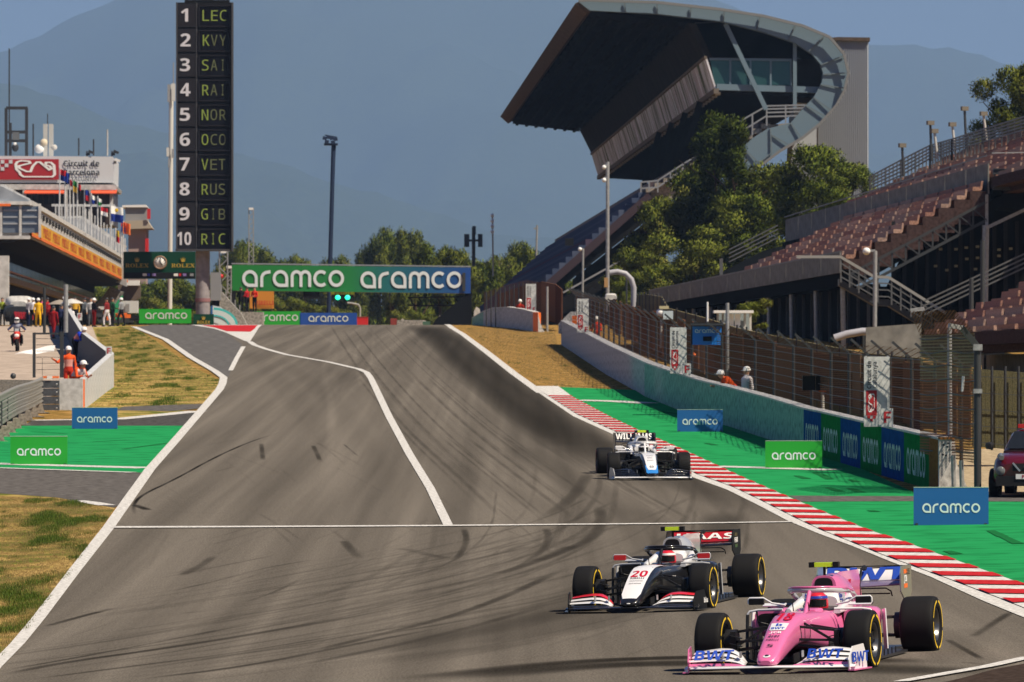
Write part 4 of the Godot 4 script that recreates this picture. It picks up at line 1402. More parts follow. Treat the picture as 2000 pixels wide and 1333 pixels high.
func build_stands() -> void:
	var v := Vector3(-.05, 0, -1.0)
	var grey_mesh := mat("mesh_grey", lin(.27, .27, .255), .85, .0, "soft", .2)
	var rl := mat("stand_rail", lin(.13, .135, .14), .5, .4)
	var ds: Material = M.dark_steel
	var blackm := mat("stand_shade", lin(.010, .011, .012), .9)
	# middle stand
	var p0 := P(1648, 506, 290)
	var s1 := stand("open_stand", "open stand of terracotta seats in the middle, below the pale mesh barrier", p0, v, 9, 0.0, 70.0, 0, Vector3(.775, .413, 0), .6)
	var f0 := P(1642, 512, 289)
	var fv := v * 128.0
	var bar0 := P(1642, 533, 289)
	var st := st_new()
	for k in 14:
		st = st_new()
		var a := bar0 + v * (k * 9.1)
		var c := bar0 + v * (k * 9.1 + 9.0)
		var hh := Vector3(0, 1.0, 0)
		add_box(st, (a + c) / 2 + hh / 2, Vector3(.06, 1.0, 9.0), Basis(Vector3(1, 0, 0), Vector3.UP, -v.normalized()))
		obj("barrier_panel", done(st), grey_mesh, s1)
	bar("top_rail", bar0 + Vector3(0, 1.04, 0), bar0 + v * 127 + Vector3(0, 1.04, 0), .07, rl, s1)
	# deck, soffit and back wall under the seats
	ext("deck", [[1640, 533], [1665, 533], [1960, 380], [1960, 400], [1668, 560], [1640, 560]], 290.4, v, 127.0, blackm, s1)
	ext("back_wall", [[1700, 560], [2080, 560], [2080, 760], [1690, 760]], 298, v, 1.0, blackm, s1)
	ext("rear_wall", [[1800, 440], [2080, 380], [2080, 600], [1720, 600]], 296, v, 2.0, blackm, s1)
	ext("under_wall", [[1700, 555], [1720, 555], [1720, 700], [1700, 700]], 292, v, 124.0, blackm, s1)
	for k in 26:
		var o := v * (k * 4.6)
		box("rib", P(1697, 622, 292) + o, Vector3(.14, 3.2, .35), mat("rib_grey", lin(.05, .055, .06), .7), s1)
	for k in 9:
		var o := v * (2.0 + k * 13.0)
		rod("column", P(1655, 556, 290) + o, G(1658, 290) + o + Vector3(0, -2.5, 0), .13, M.galvanised, s1)
	# raking trusses at the near end
	for q in [[1660, 536, 1928, 394], [1672, 566, 1928, 430]]:
		bar("chord", P(q[0], q[1], 288.8), P(q[2], q[3], 288.8), .14, ds, s1)
	for k in 11:
		var t := k / 10.0
		bar("lacing", P(lerpf(1664, 1928, t), lerpf(534, 394, t), 288.8), P(lerpf(1664, 1928, t), lerpf(566, 430, t), 288.8), .08, ds, s1)
		if k < 10:
			bar("lacing", P(lerpf(1664, 1928, t), lerpf(534, 394, t), 288.75), P(lerpf(1664, 1928, t + .1), lerpf(566, 430, t + .1), 288.75), .06, ds, s1)
	bar("tie", P(1928, 380, 288.8), P(1928, 440, 288.8), .14, M.galvanised, s1)
	rod("column", P(1926, 440, 288.6), P(1923, 640, 288.6), .17, M.galvanised, s1)
	bar("brace", P(1926, 446, 288.6), P(2040, 392, 288.6), .16, M.galvanised, s1)
	for k in 13:
		box("wall_rib", P(1745 + k * 22, 560, 295.6), Vector3(.18, 6.5, .2), mat("rib_dark", lin(.018, .02, .024), .7), s1)
	var spot := mat("gap_light", lin(.30, .29, .20), .9)
	for q in [[1838, 487], [1868, 487], [1888, 484], [1910, 482], [1889, 506], [1868, 520], [1910, 504], [1952, 488], [1975, 486], [1952, 500], [1850, 528], [1906, 526], [1828, 520]]:
		box("gap", P(q[0], q[1], 295.3), Vector3(.17, .12, .04), spot, s1)
	# upper stand
	var p1 := P(1938, 346, 290)
	var s2 := stand("open_stand", "upper stand of terracotta seats below the grey top fence and floodlights", p1, v, 8, -36.0, 136.0, 1, Vector3(.80, .47, 0), 6.0)
	for k in 12:
		st = st_new()
		add_box(st, p1 + v * (k * 8.6 + 4.3) + Vector3(-.15, -.1, 0), Vector3(.06, 1.55, 8.5), Basis(Vector3(1, 0, 0), Vector3.UP, -v.normalized()))
		obj("barrier_panel", done(st), grey_mesh, s2)
	bar("barrier_base", p1 + Vector3(-.2, -1.0, 0), p1 + v * 103 + Vector3(-.2, -1.0, 0), .34, blackm, s2)
	bar("top_rail", p1 + Vector3(-.25, 1.05, 0), p1 + v * 103 + Vector3(-.25, .85, 0), .06, rl, s2)
	bar("edge_beam", P(1940, 335, 289), P(2060, 338, 289), .28, ds, s2)
	bar("edge_beam", P(1940, 368, 289), P(2060, 370, 289), .14, ds, s2)
	for k in 9:
		bar("lacing", P(1942 + k * 13, 338, 289), P(1942 + (k + (1 if k % 2 == 0 else -1)) * 13, 368, 289), .07, ds, s2)
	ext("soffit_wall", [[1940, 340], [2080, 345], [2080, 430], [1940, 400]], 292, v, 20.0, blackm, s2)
	bar("front_rail", P(1938, 299, 288.5), P(2060, 297, 288.5), .05, M.galvanised, s2)
	# fence along the top
	var ft := [[1700, 345, 375], [1760, 313, 350], [1817, 284, 316], [1860, 272, 300], [1920, 253, 283], [2020, 222, 255]]
	for i in ft.size() - 1:
		var a: Array = ft[i]
		var c: Array = ft[i + 1]
		var da := 372.0 - 12.0 * i
		var dc := 372.0 - 12.0 * (i + 1)
		for k in 5:
			var t := k / 5.0
			bar("fence_rail", P(a[0], lerpf(a[1], a[2], t), da), P(c[0], lerpf(c[1], c[2], t), dc), .07, rl, s2)
		for k in 9:
			var t := k / 8.0
			bar("fence_post", P(lerpf(a[0], c[0], t), lerpf(a[1], c[1], t), lerpf(da, dc, t)), P(lerpf(a[0], c[0], t), lerpf(a[2], c[2], t) + 14, lerpf(da, dc, t)), .07 if k % 4 else .12, rl, s2)
		if i >= 2:
			st = st_new()
			quad(st, P(a[0], a[1] + 2, da + .2), P(c[0], c[1] + 2, dc + .2), P(c[0], c[2] + 6, dc + .2), P(a[0], a[2] + 6, da + .2))
			obj("fence_net", done(st), net_material("net_dark", lin(.08, .085, .09), 24, .34), s2)
	# floodlights behind that fence
	var fl := [["pair of square floodlights on a dark pole, farthest left along the top fence", 1763, 284, 1765, 345, 0], ["floodlight on a dark pole where the top fence begins", 1818, 240, 1820, 315, 0], ["small floodlight on a pale pole beside the dark pole", 1826, 256, 1832, 310, 1], ["floodlight on a pale pole left of the tallest dark pole", 1861, 243, 1867, 300, 1], ["tallest floodlight pole on the top fence, left of the tree", 1885, 212, 1888, 292, 0], ["pale floodlight in front of the tall dark tree", 1922, 222, 1928, 275, 1]]
	for q in fl:
		var L := thing("floodlight", q[0], "floodlight", Vector3.ZERO, 0, "floodlights along the top of the stand")
		var m: Material = M.off_white if q[5] else ds
		rod("pole", P(q[3], q[4], 340), P(q[1], q[2] + 4, 340), .075, m, L)
		box("lamp_head", P(q[1], q[2], 339.9), Vector3(.42, .24, .22), mat("lamp_brown", lin(.16, .14, .11), .5), L, Basis(Vector3.UP, .4))
	# lower right stand, nearer
	var p3 := P(1800, 655, 246)
	var s3 := stand("open_stand", "lower stand of terracotta seats at the right edge, behind the tall fence post", p3 - v * 40.0, v, 12, 0.0, 40.0, 2, Vector3(.70, .40, 0), 1.2)
	ext("front_wall", [[1918, 694], [1960, 694], [1960, 800], [1918, 800]], 246.6, v, -44.0, grey_mesh, s3)
	bar("top_rail", P(1890, 616, 243), P(2060, 617, 243), .07, M.galvanised, s3)
	bar("hand_rail", P(1917, 609, 242), P(2040, 545, 242), .10, rl, s3)
	for k in 4:
		bar("stair_rail", P(1806, 588 + k * 9, 262), P(2040, 478 + k * 9, 262), .07, rl, s3)
	for x in [1898, 1920]:
		rod("post", P(x, 470 if x == 1920 else 545, 258), P(x, 620, 258), .10, ds, s3)
	box("opening", P(1942, 706, 245.2), Vector3(.85, 1.2, .1), M.black, s3)
	# stairs with railings at the end of the middle stand
	var sw := thing("staircase", "steel stairs with pale handrails in front of the dark underside of the stand", "stairs")
	for q in [[1556, 502, 1642, 502], [1642, 502, 1708, 541], [1708, 541, 1736, 542], [1736, 542, 1832, 602], [1832, 602, 1848, 612]]:
		bar("handrail", P(q[0], q[1], 284), P(q[2], q[3], 284), .13, mat("pale_rail", lin(.30, .30, .29), .5, .2), sw)
	for j in 3:
		for q in [[1642, 514, 1708, 553], [1708, 553, 1736, 554], [1736, 554, 1832, 614]]:
			bar("mid_rail", P(q[0], q[1] + j * 13, 284), P(q[2], q[3] + j * 13, 284), .06, rl, sw)
	for q in [[1643, 502], [1660, 512], [1678, 523], [1715, 541], [1742, 546], [1760, 557], [1780, 570], [1800, 582], [1820, 595]]:
		bar("baluster", P(q[0], q[1], 284), P(q[0], q[1] + 50, 284), .07, rl, sw)
	ext("stringer", [[1640, 545], [1708, 584], [1736, 585], [1840, 650], [1840, 662], [1736, 598], [1708, 597], [1640, 558]], 284.3, Vector3(0, 0, -1), 1.4, ds, sw)
	for k in 12:
		box("tread", P(1738 + k * 8.2, 588 + k * 5.2, 285.0), Vector3(.26, .05, 1.2), ds, sw)
	# steps at the far end of the middle stand
	for k in 4:
		bar("end_rail", P(1424, 488 + k * 8, 361), P(1520, 440 + k * 8, 361), .07, rl, s1)
	bar("end_post", P(1409, 505, 361), P(1409, 540, 361), .2, rl, s1)
	ext("front_screen", [[1690, 752], [1692, 640], [1800, 632], [1800, 752]], 262, Vector3(0, 0, -1), .2, grey_mesh, s3)

var NETS := {}
func net_material(key: String, c: Color, cells: int, fill: float) -> StandardMaterial3D:
	if M.has(key):
		return M[key]
	var n := 256
	var im := Image.create(n, n, false, Image.FORMAT_RGBA8)
	im.fill(Color(1, 1, 1, 0))
	var w := int(n * fill / cells)
	for k in cells:
		im.fill_rect(Rect2i(int(k * n / float(cells)), 0, maxi(w, 1), n), Color.WHITE)
		im.fill_rect(Rect2i(0, int(k * n / float(cells)), n, maxi(w, 1)), Color.WHITE)
	var m := mat(key, c, .8, 0)
	m.albedo_texture = ImageTexture.create_from_image(im)
	m.transparency = BaseMaterial3D.TRANSPARENCY_ALPHA_SCISSOR
	m.alpha_scissor_threshold = .5
	m.uv1_triplanar = true
	m.uv1_world_triplanar = true
	m.uv1_scale = Vector3.ONE * .5
	return m

# ---------------------------------------------------------------- barrier, debris fence and small things on the right
const WT := [[1096, 628], [1138, 650], [1185, 675], [1259, 710], [1309, 727], [1365, 745], [1428, 760], [1500, 779], [1570, 800], [1604, 807], [1642, 816], [1681, 825], [1722, 834], [1766, 844], [1815, 855], [1832, 859]]

func upright(a: Vector3, b: Vector3, thick: float, h: float, sink := .1) -> ArrayMesh:   # a wall from a to b (points of its top edge)
	var st := st_new()
	var n := Vector3(b.z - a.z, 0, -(b.x - a.x)).normalized() * thick
	if n.x < 0:
		n = -n
	var dn := Vector3(0, -h - sink, 0)
	quad(st, a, b, b + dn, a + dn)
	quad(st, b + n, a + n, a + n + dn, b + n + dn)
	quad(st, a, a + n, b + n, b)
	quad(st, a, a + dn, a + n + dn, a + n)
	quad(st, b, b + n, b + n + dn, b + dn)
	return done(st)

func face_basis(a: Vector3, b: Vector3) -> Basis:   # reader's right from a to b
	var x := (b - a).normalized()
	var z := x.cross(Vector3.UP).normalized()
	return Basis(x, z.cross(x).normalized(), z)

func wall_d(px: float) -> float:      # where the long barrier stands in that column
	for i in WT.size() - 1:
		if px <= WT[i + 1][0]:
			var t := clampf((px - WT[i][0]) / float(WT[i + 1][0] - WT[i][0]), 0, 1)
			return -lerpf(gndh(WT[i][0], WT[i][1], 1.2).z, gndh(WT[i + 1][0], WT[i + 1][1], 1.2).z, t) if px > 1096 else 400.0
	return 140.0

func banner_sign(label: String, x0: float, y0: float, x1: float, y1: float, d: float) -> void:
	d = minf(d, wall_d((x0 + x1) / 2) - .4)
	var s := thing("banner_sign", label, "banner", Vector3.ZERO, 0, "white upright banners beside the track")
	var k := d / F
	var c := P((x0 + x1) / 2, (y0 + y1) / 2, d)
	var w := (x1 - x0) * k
	var h := (y1 - y0) * k
	box("panel", c, Vector3(w, h, .06), mat("banner_white", lin(.66, .69, .69), .5, 0, "soft", 1.0), s)
	for q in [-.42, .42]:
		rod("post", c + Vector3(w * q, h * .5 + .02, -.05), c + Vector3(w * q, -h * .5 + .02, -.05), .025, M.steel, s)
	var rot := Basis(Vector3(0, 1, 0), Vector3(-1, 0, 0), Vector3(0, 0, 1))
	text("Circuit de", s, c + Vector3(-w * .30, h * .24, .034), w * .17, M.ink_dark, rot, 700)
	text("Catalunya", s, c + Vector3(-w * .08, h * .24, .034), w * .17, M.ink_dark, rot, 400)
	var red := box("emblem", c + Vector3(-w * .21, -h * .16, .034), Vector3(w * .42, h * .36, .006), M.sign_red, s)
	var st := st_new()
	var o := c + Vector3(-w * .21, -h * .16, .039)
	circuit_line(st, Transform3D(rot * Basis.from_scale(Vector3(h * .25, w * .26, 1)), o), .07)
	obj("circuit_line", done(st), M.letter_white, s)
	for i in 2:
		for j in 3:
			if (i + j) % 2 == 0:
				box("check", c + Vector3(-w * .32 + j * w * .11, -h * .365 - i * w * .11, .034), Vector3(w * .11, w * .11, .006), M.sign_red, s)

# outline of the circuit, about -.5 to .5 wide
func circuit_line(st: SurfaceTool, xf: Transform3D, w: float) -> void:
	var pts := []
	for q in [[-.50, .30], [-.46, .44], [-.36, .50], [-.16, .47], [-.13, .36], [-.30, .27], [-.42, .20], [-.40, .06], [-.22, -.12], [-.12, -.12], [-.06, .20], [.04, .42], [.12, .42], [.36, -.02], [.42, .04], [.38, .18], [.26, .26], [.28, .40], [.40, .40], [.48, .24], [.50, -.30], [.44, -.42], [-.30, -.42], [-.38, -.30], [-.40, -.16], [-.48, .0]]:
		pts.append(Vector2(q[0], q[1]))
	var tmp := SurfaceTool.new()
	tmp.begin(Mesh.PRIMITIVE_TRIANGLES)
	tmp.set_smooth_group(-1)
	band_path(tmp, pts, w, 0, true)
	st.append_from(done(tmp), 0, xf)

func f_sign(label: String, px: float, py: float, d: float, h: float, stripe_ := true) -> void:
	if px > 1090:
		d = wall_d(px) - .9
	var s := thing("letter_sign", label, "sign", Vector3.ZERO, 0, "white signs with a red F")
	var c := P(px, py, d)
	var st := st_new()
	box("panel", c, Vector3(h * .66, h, .05), M.banner_white, s)
	text("F", s, c + Vector3(0, 0, .03), h * .62, M.sign_red, Basis(), 700, 1.15)

func build_right_side() -> void:
	mat("ink_dark", lin(.04, .04, .045), .6)
	mat("banner_white", lin(.66, .69, .69), .5, 0, "soft", 1.0)
	var wall := thing("barrier_wall", "long concrete barrier painted grey, teal, blue and green along the right run-off", "barrier")
	var cols := [mat("wall_grey", lin(.62, .62, .64), .8, 0, "mid", .25), mat("wall_teal", lin(.34, .58, .50), .8, 0, "mid", .2), mat("wall_blue", lin(.015, .09, .32), .8, 0, "soft", .4), mat("wall_green", lin(.015, .23, .06), .8, 0, "soft", .4), mat("wall_ochre", lin(.42, .19, .06), .8, 0, "mid", .6)]
	var pick := [0, 0, 0, 1, 1, 1, 1, 1, 2, 3, 2, 3, 2, 3, 4]
	var top := []
	for q in WT:
		top.append(gndh(q[0], q[1], 1.2))
	var inkp := mat("wall_letter", lin(.38, .55, .55), .6)
	for i in top.size() - 1:
		var a: Vector3 = top[i]
		var b: Vector3 = top[i + 1]
		var pn := obj("panel", upright(a, b, .32, 1.22), cols[pick[i]], wall)
		obj("coping", upright(a + Vector3(-.02, .05, 0), b + Vector3(-.02, .05, 0), .36, .05, 0.0), M.white_paint, wall)
		if pick[i] == 2 or pick[i] == 3:
			var f := face_basis(a, b)
			var l := a.distance_to(b)
			word(wall, (a + b) / 2 + Vector3(0, -.66, 0) + f.z * .012, .62, inkp, f, l * .74 / 6.55 / .62)
	var e0: Vector3 = top[-1]
	box("end_block", e0 + Vector3(.19, -.62, .02), Vector3(.36, 1.26, .5), M.white_paint, wall)
	var stn := st_new()
	prism(stn, PackedVector2Array([Vector2(0, 0), Vector2(0, -1.25), Vector2(.36, -1.25), Vector2(.05, -.55)]), -.2, .2, Transform3D(Basis(), e0 + Vector3(.37, 0, 0)))
	obj("buttress", done(stn), M.white_paint, wall)
	box("end_cap", e0 + Vector3(.19, .03, .03), Vector3(.36, .05, .52), M.wall_ochre, wall)
	for q in [[.12, -.12], [.22, -.08], [.10, -.34], [.17, -.36], [.20, -.16]]:
		box("chip", e0 + Vector3(q[0], q[1], .272), Vector3(.05, .04, .006), M.dark_steel, wall)
	# debris fence behind that wall
	var fence := thing("debris_fence", "rusty brown debris fence with hooked top behind the long painted barrier", "fence")
	var rustn := net_material("net_rust", lin(.24, .12, .07), 34, .38)
	var line := []
	for i in top.size():
		var p: Vector3 = top[i]
		line.append([p + Vector3(.75, 0, 0), lerpf(1.35, 1.75, i / float(top.size() - 1))])
	var hook := Vector3(-.42, .30, 0)
	for i in line.size() - 1:
		var a: Vector3 = line[i][0]
		var b: Vector3 = line[i + 1][0]
		var ha: float = line[i][1]
		var hb: float = line[i + 1][1]
		var n := maxi(1, int(a.distance_to(b) / 5.0))
		for k in n:
			var p := a.lerp(b, k / float(n))
			var q := a.lerp(b, (k + 1) / float(n))
			var hp := Vector3(0, lerpf(ha, hb, k / float(n)), 0)
			var hq := Vector3(0, lerpf(ha, hb, (k + 1) / float(n)), 0)
			var dn := Vector3(0, -.35, 0)
			var st := st_new()
			quad(st, p + hp, q + hq, q + dn, p + dn)
			obj("net_panel", done(st), rustn, fence)
			st = st_new()
			quad(st, p + hp, p + hp + hook, q + hq + hook, q + hq)
			obj("hook_net", done(st), net_material("net_thin", lin(.20, .10, .06), 20, .20), fence)
			rod("post", p + Vector3(0, -1.3, 0), p + hp, .045, M.dark_steel, fence)
			bar("hook", p + hp, p + hp + hook * 1.15 + Vector3(0, .08, 0), .06, M.dark_steel, fence)
	for j in 9:
		var st := st_new()
		var pts := []
		for i in line.size():
			pts.append(line[i][0] + Vector3(-.05, lerpf(-.3, line[i][1], j / 8.0), 0))
		add_path(st, pts, .010, 4)
		obj("cable", done(st), M.dark_steel, fence)
	# screen of weathered boards behind the fence
	var scr := thing("board_screen", "weathered brown board screen standing behind the debris fence", "fence")
	var tones := []
	for k in 5:
		tones.append(mat("plank%d" % k, [lin(.24, .105, .065), lin(.12, .06, .042), lin(.30, .15, .09), lin(.17, .08, .052), lin(.36, .23, .15)][k], .9, 0, "mid", 1.0))
	var kk := 0
	for i in line.size() - 2:
		var a: Vector3 = line[i][0] + Vector3(1.7, 0, 0)
		var b: Vector3 = line[i + 1][0] + Vector3(1.7, 0, 0)
		var n := maxi(2, int(a.distance_to(b) / (2.4 if i > 6 else 4.0)))
		for k in n:
			var p := a.lerp(b, k / float(n))
			var q := a.lerp(b, (k + .97) / float(n))
			var hh: float = line[i][1] - .25 + rng.randf_range(-.12, .12)
			if 1000.0 - q.x / q.z * F > 1892.0:
				continue
			obj("plank", upright(p + Vector3(rng.randf_range(-.05, .05), hh, 0), q + Vector3(rng.randf_range(-.05, .05), hh, 0), .05, hh + rng.randf_range(.3, .55), 0), tones[rng.randi() % 5], scr)
	# tall near bay with its bent post
	var bay := thing("fence_bay", "tall last bay of netting with a bent dark steel post beside the parked car", "fence")
	var pb := G(1910, 133.0)
	var ph := Vector3(0, 3.35, 0)
	rod("post", pb, pb + ph, .085, M.dark_steel, bay)
	bar("bent_arm", pb + ph, pb + ph + Vector3(-.36, .42, .1), .13, M.dark_steel, bay)
	bar("arm_tip", pb + ph + Vector3(-.36, .42, .1), pb + ph + Vector3(-.66, .47, .2), .10, M.galvanised, bay)
	box("clamp", pb + ph + Vector3(0, -.02, .02), Vector3(.2, .14, .2), M.galvanised, bay)
	box("clamp", pb + Vector3(0, 2.35, .02), Vector3(.19, .1, .19), M.galvanised, bay)
	var pl := P(1796, 706, 138.0)
	var pr := P(1907, 706, 133.3)
	var khn := net_material("net_khaki", lin(.34, .29, .17), 28, .40)
	var st0 := st_new()
	quad(st0, P(1797, 655, 138), P(1905, 650, 133.3), P(1905, 745, 133.3), P(1797, 745, 138))
	obj("net_panel", done(st0), khn, bay)
	st0 = st_new()
	quad(st0, P(1797, 741, 138), P(1905, 741, 133.3), P(1905, 905, 133.3), P(1797, 885, 138))
	obj("net_panel", done(st0), net_material("net_rust_dense", lin(.38, .17, .09), 30, .42), bay)
	st0 = st_new()
	quad(st0, P(1778, 608, 135), P(1866, 606, 131), P(1905, 652, 133.3), P(1797, 656, 138))
	obj("net_panel", done(st0), rustn, bay)
	bar("arm_tip", P(1779, 607, 136), P(1806, 603, 136), .09, M.galvanised, bay)
	for j in 9:
		var st := st_new()
		var pts := []
		for i in 9:
			var t := i / 8.0
			pts.append(P(lerpf(1797, 1905, t), lerpf(662 + j * 27, 660 + j * 28, t) + sin(t * PI * 3) * 2.5, lerpf(137.6, 133.1, t)))
		add_path(st, pts, .014, 4)
		obj("cable", done(st), M.dark_steel, bay)
	for q in [[1855, 640, 955, 135.5], [1878, 900, 962, 134.0], [1862, 890, 960, 134.6]]:
		rod("prop", P(q[0], q[1], q[3]), G(q[0] + 2, q[3]), .055, M.galvanised, bay)
	rod("sleeve", P(1882, 735, 133.6), P(1880, 765, 133.6), .03, M.white, bay)
	# khaki reed screens farther back
	var reed := mat("reed", lin(.34, .30, .17), .95, 0, "mid", .5)
	reed.uv1_scale = Vector3(.9, .12, .9)
	var back := thing("reed_screen", "khaki reed screen on posts behind the brown fence", "fence")
	var rp := [[1238, 578, 305], [1262, 575, 298], [1292, 580, 288], [1304, 602, 280], [1380, 622, 255], [1440, 641, 232], [1520, 658, 208], [1690, 690, 172], [1800, 700, 160]]
	for i in rp.size() - 1:
		var a := P(rp[i][0], rp[i][1], rp[i][2])
		var b := P(rp[i + 1][0], rp[i + 1][1], rp[i + 1][2])
		for k in 4:
			var p := a.lerp(b, k / 4.0)
			var q := a.lerp(b, (k + .985) / 4.0)
			obj("reed_panel", upright(p, q, .06, 2.6), reed, back)
			rod("post", p + Vector3(0, .12, 0), p + Vector3(0, -2.4, 0), .04, M.dark_steel, back)
	var back2 := thing("reed_screen", "dry khaki screen behind the parked red car", "fence")
	for k in 6:
		obj("reed_panel", upright(P(1900 + k * 26, 720 + k * 2, 152), P(1925.6 + k * 26, 722 + k * 2, 152), .08, 1.9), mat("reed_dark", lin(.16, .15, .085), .95, 0, "mid", 1.2), back2)
		rod("post", P(1912 + k * 26, 716, 151.8), P(1912 + k * 26, 880, 151.8), .035, M.dark_steel, back2)
	for k in 5:
		bar("wire", P(1895, 735 + k * 32, 151.6), P(2060, 742 + k * 34, 151.6), .02, M.dark_steel, back2)
	# far barrier and its fence beyond the crest of the rise
	var w2 := thing("barrier_wall", "short curved grey barrier with an orange end, farther up the track", "barrier")
	var ft := [[922, 622, 384], [944, 609, 376], [962, 602.5, 369], [990, 601, 361], [1018, 605, 353], [1042, 611, 346]]
	for i in ft.size() - 1:
		var a := P(ft[i][0], ft[i][1], ft[i][2])
		var b := P(ft[i + 1][0], ft[i + 1][1], ft[i + 1][2])
		obj("panel", upright(a, b, .3, 1.15), M.wall_teal if i == 0 else M.wall_grey, w2)
		obj("coping", upright(a + Vector3(-.02, .05, 0), b + Vector3(-.02, .05, 0), .34, .05, 0), M.white_paint, w2)
	obj("end_board", upright(P(1041, 610, 345.6), P(1051, 611, 345.2), .2, 1.15), M.orange, w2)
	stn = st_new()
	prism(stn, PackedVector2Array([Vector2(0, 0), Vector2(0, -1.2), Vector2(.40, -1.2), Vector2(.12, -.6)]), -.2, .2, Transform3D(Basis(), P(1051, 611, 345.4)))
	obj("buttress", done(stn), M.white_paint, w2)
	var f2 := thing("debris_fence", "brown debris fence with a rounded end above the short curved barrier", "fence")
	var fp := [[945, 572, 384], [985, 558, 374], [1028, 547, 362], [1055, 552, 352], [1067, 562, 348]]
	for i in fp.size() - 1:
		var a := P(fp[i][0], fp[i][1], fp[i][2])
		var b := P(fp[i + 1][0], fp[i + 1][1], fp[i + 1][2])
		var st := st_new()
		var dn := Vector3(0, -2.4, 0)
		quad(st, a, b, b + dn, a + dn)
		obj("net_panel", done(st), rustn, f2)
		obj("plank", upright(a + Vector3(.9, -.1, 0), b + Vector3(.9, -.1, 0), .06, 2.3, 0), tones[i], f2)
	for i in 14:
		var x := 950 + i * 9.0
		rod("post", P(x, 572 - (x - 945) * .26 if x < 1030 else 550, 365), P(x, 640, 365), .04, M.dark_steel, f2)
	rod("post", P(1069, 560, 347), P(1069, 655, 347), .07, M.galvanised, f2)
	# orange and white blocks at the far end of the long barrier
	var wb := thing("barrier_block", "white wedge-shaped barrier end with an orange stack behind it", "barrier")
	stn = st_new()
	prism(stn, PackedVector2Array([Vector2(-.55, 0), Vector2(.05, .62), Vector2(.35, .62), Vector2(.35, -.5), Vector2(-.55, -.5)]), -.3, .3, Transform3D(Basis(), P(1112, 633, 304)))
	obj("wedge", done(stn), M.white_paint, wb)
	for k in 4:
		box("orange_block", P(1124, 621 + k * 8.5, 302.5), Vector3(.34, .2, .4), M.orange, wb)
	# upright banners and F signs
	banner_sign("largest white banner with red circuit emblem, in front of the brown fence", 1688, 697, 1738, 834, 147)
	banner_sign("white banner left of the hanging blue panel", 1309, 640, 1341, 730, 214)
	banner_sign("white banner at the far end of the long painted barrier", 1127, 584, 1150, 650, 290)
	banner_sign("small white banner above the short curved barrier, farthest away", 1027, 555, 1047, 612, 351)
	f_sign("white sign with a red F against the foot of the largest banner", 1733, 816, 146, .44)
	f_sign("white sign with a red F beside the leaning orange marshal on the barrier", 1342, 722, 212, .40)
	f_sign("small white sign with a red F at the far end of the long barrier", 1145, 644, 288, .36)
	f_sign("tiny white sign with a red F on the short curved barrier", 1043, 604, 350, .32)
	# blue light panel on its bracket
	var lp := thing("flag_screen", "bright blue electronic flag panel with white word, hung on a grey pole", "light panel")
	box("case", P(1381, 652, 193), Vector3(1.04, .72, .14), M.black, lp)
	box("screen", P(1381, 656, 192.85), Vector3(.94, .60, .04), mat("screen_blue", lin(.02, .22, .75), .3), lp)
	word(lp, P(1381, 647, 192.75), .12, M.letter, Basis())
	box("dark_window", P(1382, 662, 192.78), Vector3(.28, .15, .03), M.black, lp)
	box("hood", P(1381, 634, 192.6), Vector3(1.06, .06, .4), M.dark_steel, lp)
	rod("pole", P(1421, 592, 200), P(1421, 760, 200), .065, M.galvanised, lp)
	bar("bracket", P(1405, 632, 200), P(1421, 630, 200), .05, M.galvanised, lp)
	var an := thing("antenna", "thin white antenna rising above the blue panel", "antenna")
	rod("mast", P(1382, 590, 201), P(1382, 634, 201), .035, M.white, an)
	# white cabin
	var cb := thing("cabin", "small white flat-roofed cabin behind the fence, right of the blue panel", "cabin")
	box("roof", P(1432, 609.5, 255), Vector3(1.7, .11, 1.6), M.white, cb)
	for x in [1402, 1412, 1455, 1466]:
		box("post", P(x, 632, 255.2), Vector3(.09, .9, .09), M.off_white, cb)
	for x in [1428, 1441]:
		box("panel", P(x, 630, 254.8), Vector3(.24, .72, .05), M.white, cb)
	box("back", P(1434, 630, 256), Vector3(1.4, .85, .05), mat("cabin_shade", lin(.25, .30, .32), .6), cb)
	box("base", P(1434, 652, 255), Vector3(1.5, .3, 1.4), M.off_white, cb)
	# black signal box
	var sg := thing("signal_box", "black twin-cell signal box on a pale post behind the barrier", "signal")
	for x in [1580, 1606]:
		box("cell", P(x, 749, 165), Vector3(.355, .40, .2), M.black, sg)
		box("visor", P(x, 735, 164.8), Vector3(.36, .03, .3), M.black, sg)
	box("pan", P(1607, 764, 165), Vector3(.2, .05, .16), M.orange, sg)
	rod("post", P(1607, 764, 165), P(1608, 830, 165), .05, M.off_white, sg)
	# poles and lamps
	var cp := thing("camera_pole", "tall grey pole with two white cameras beside the grandstand", "pole")
	rod("pole", P(1187, 316, 310), P(1187, 610, 310), .10, M.galvanised, cp)
	for y in [327, 352]:
		ball("camera", P(1180, y, 309.8), Vector3(.24, .24, .24), M.white, cp)
		bar("arm", P(1180, y - 5, 309.9), P(1187, y - 5, 309.9), .05, M.steel, cp)
	box("box", P(1184, 552, 309.8), Vector3(.2, .5, .2), mat("rusty_box", lin(.40, .25, .12), .8), cp)
	lamp("short lamp post with a round white head left of the tall grey pole", 1139, 486, 580, 318, -6, .06)
	lamp("white lamp post with a globe head in front of the stand staircase", 1710, 490, 690, 280, -17, .10)
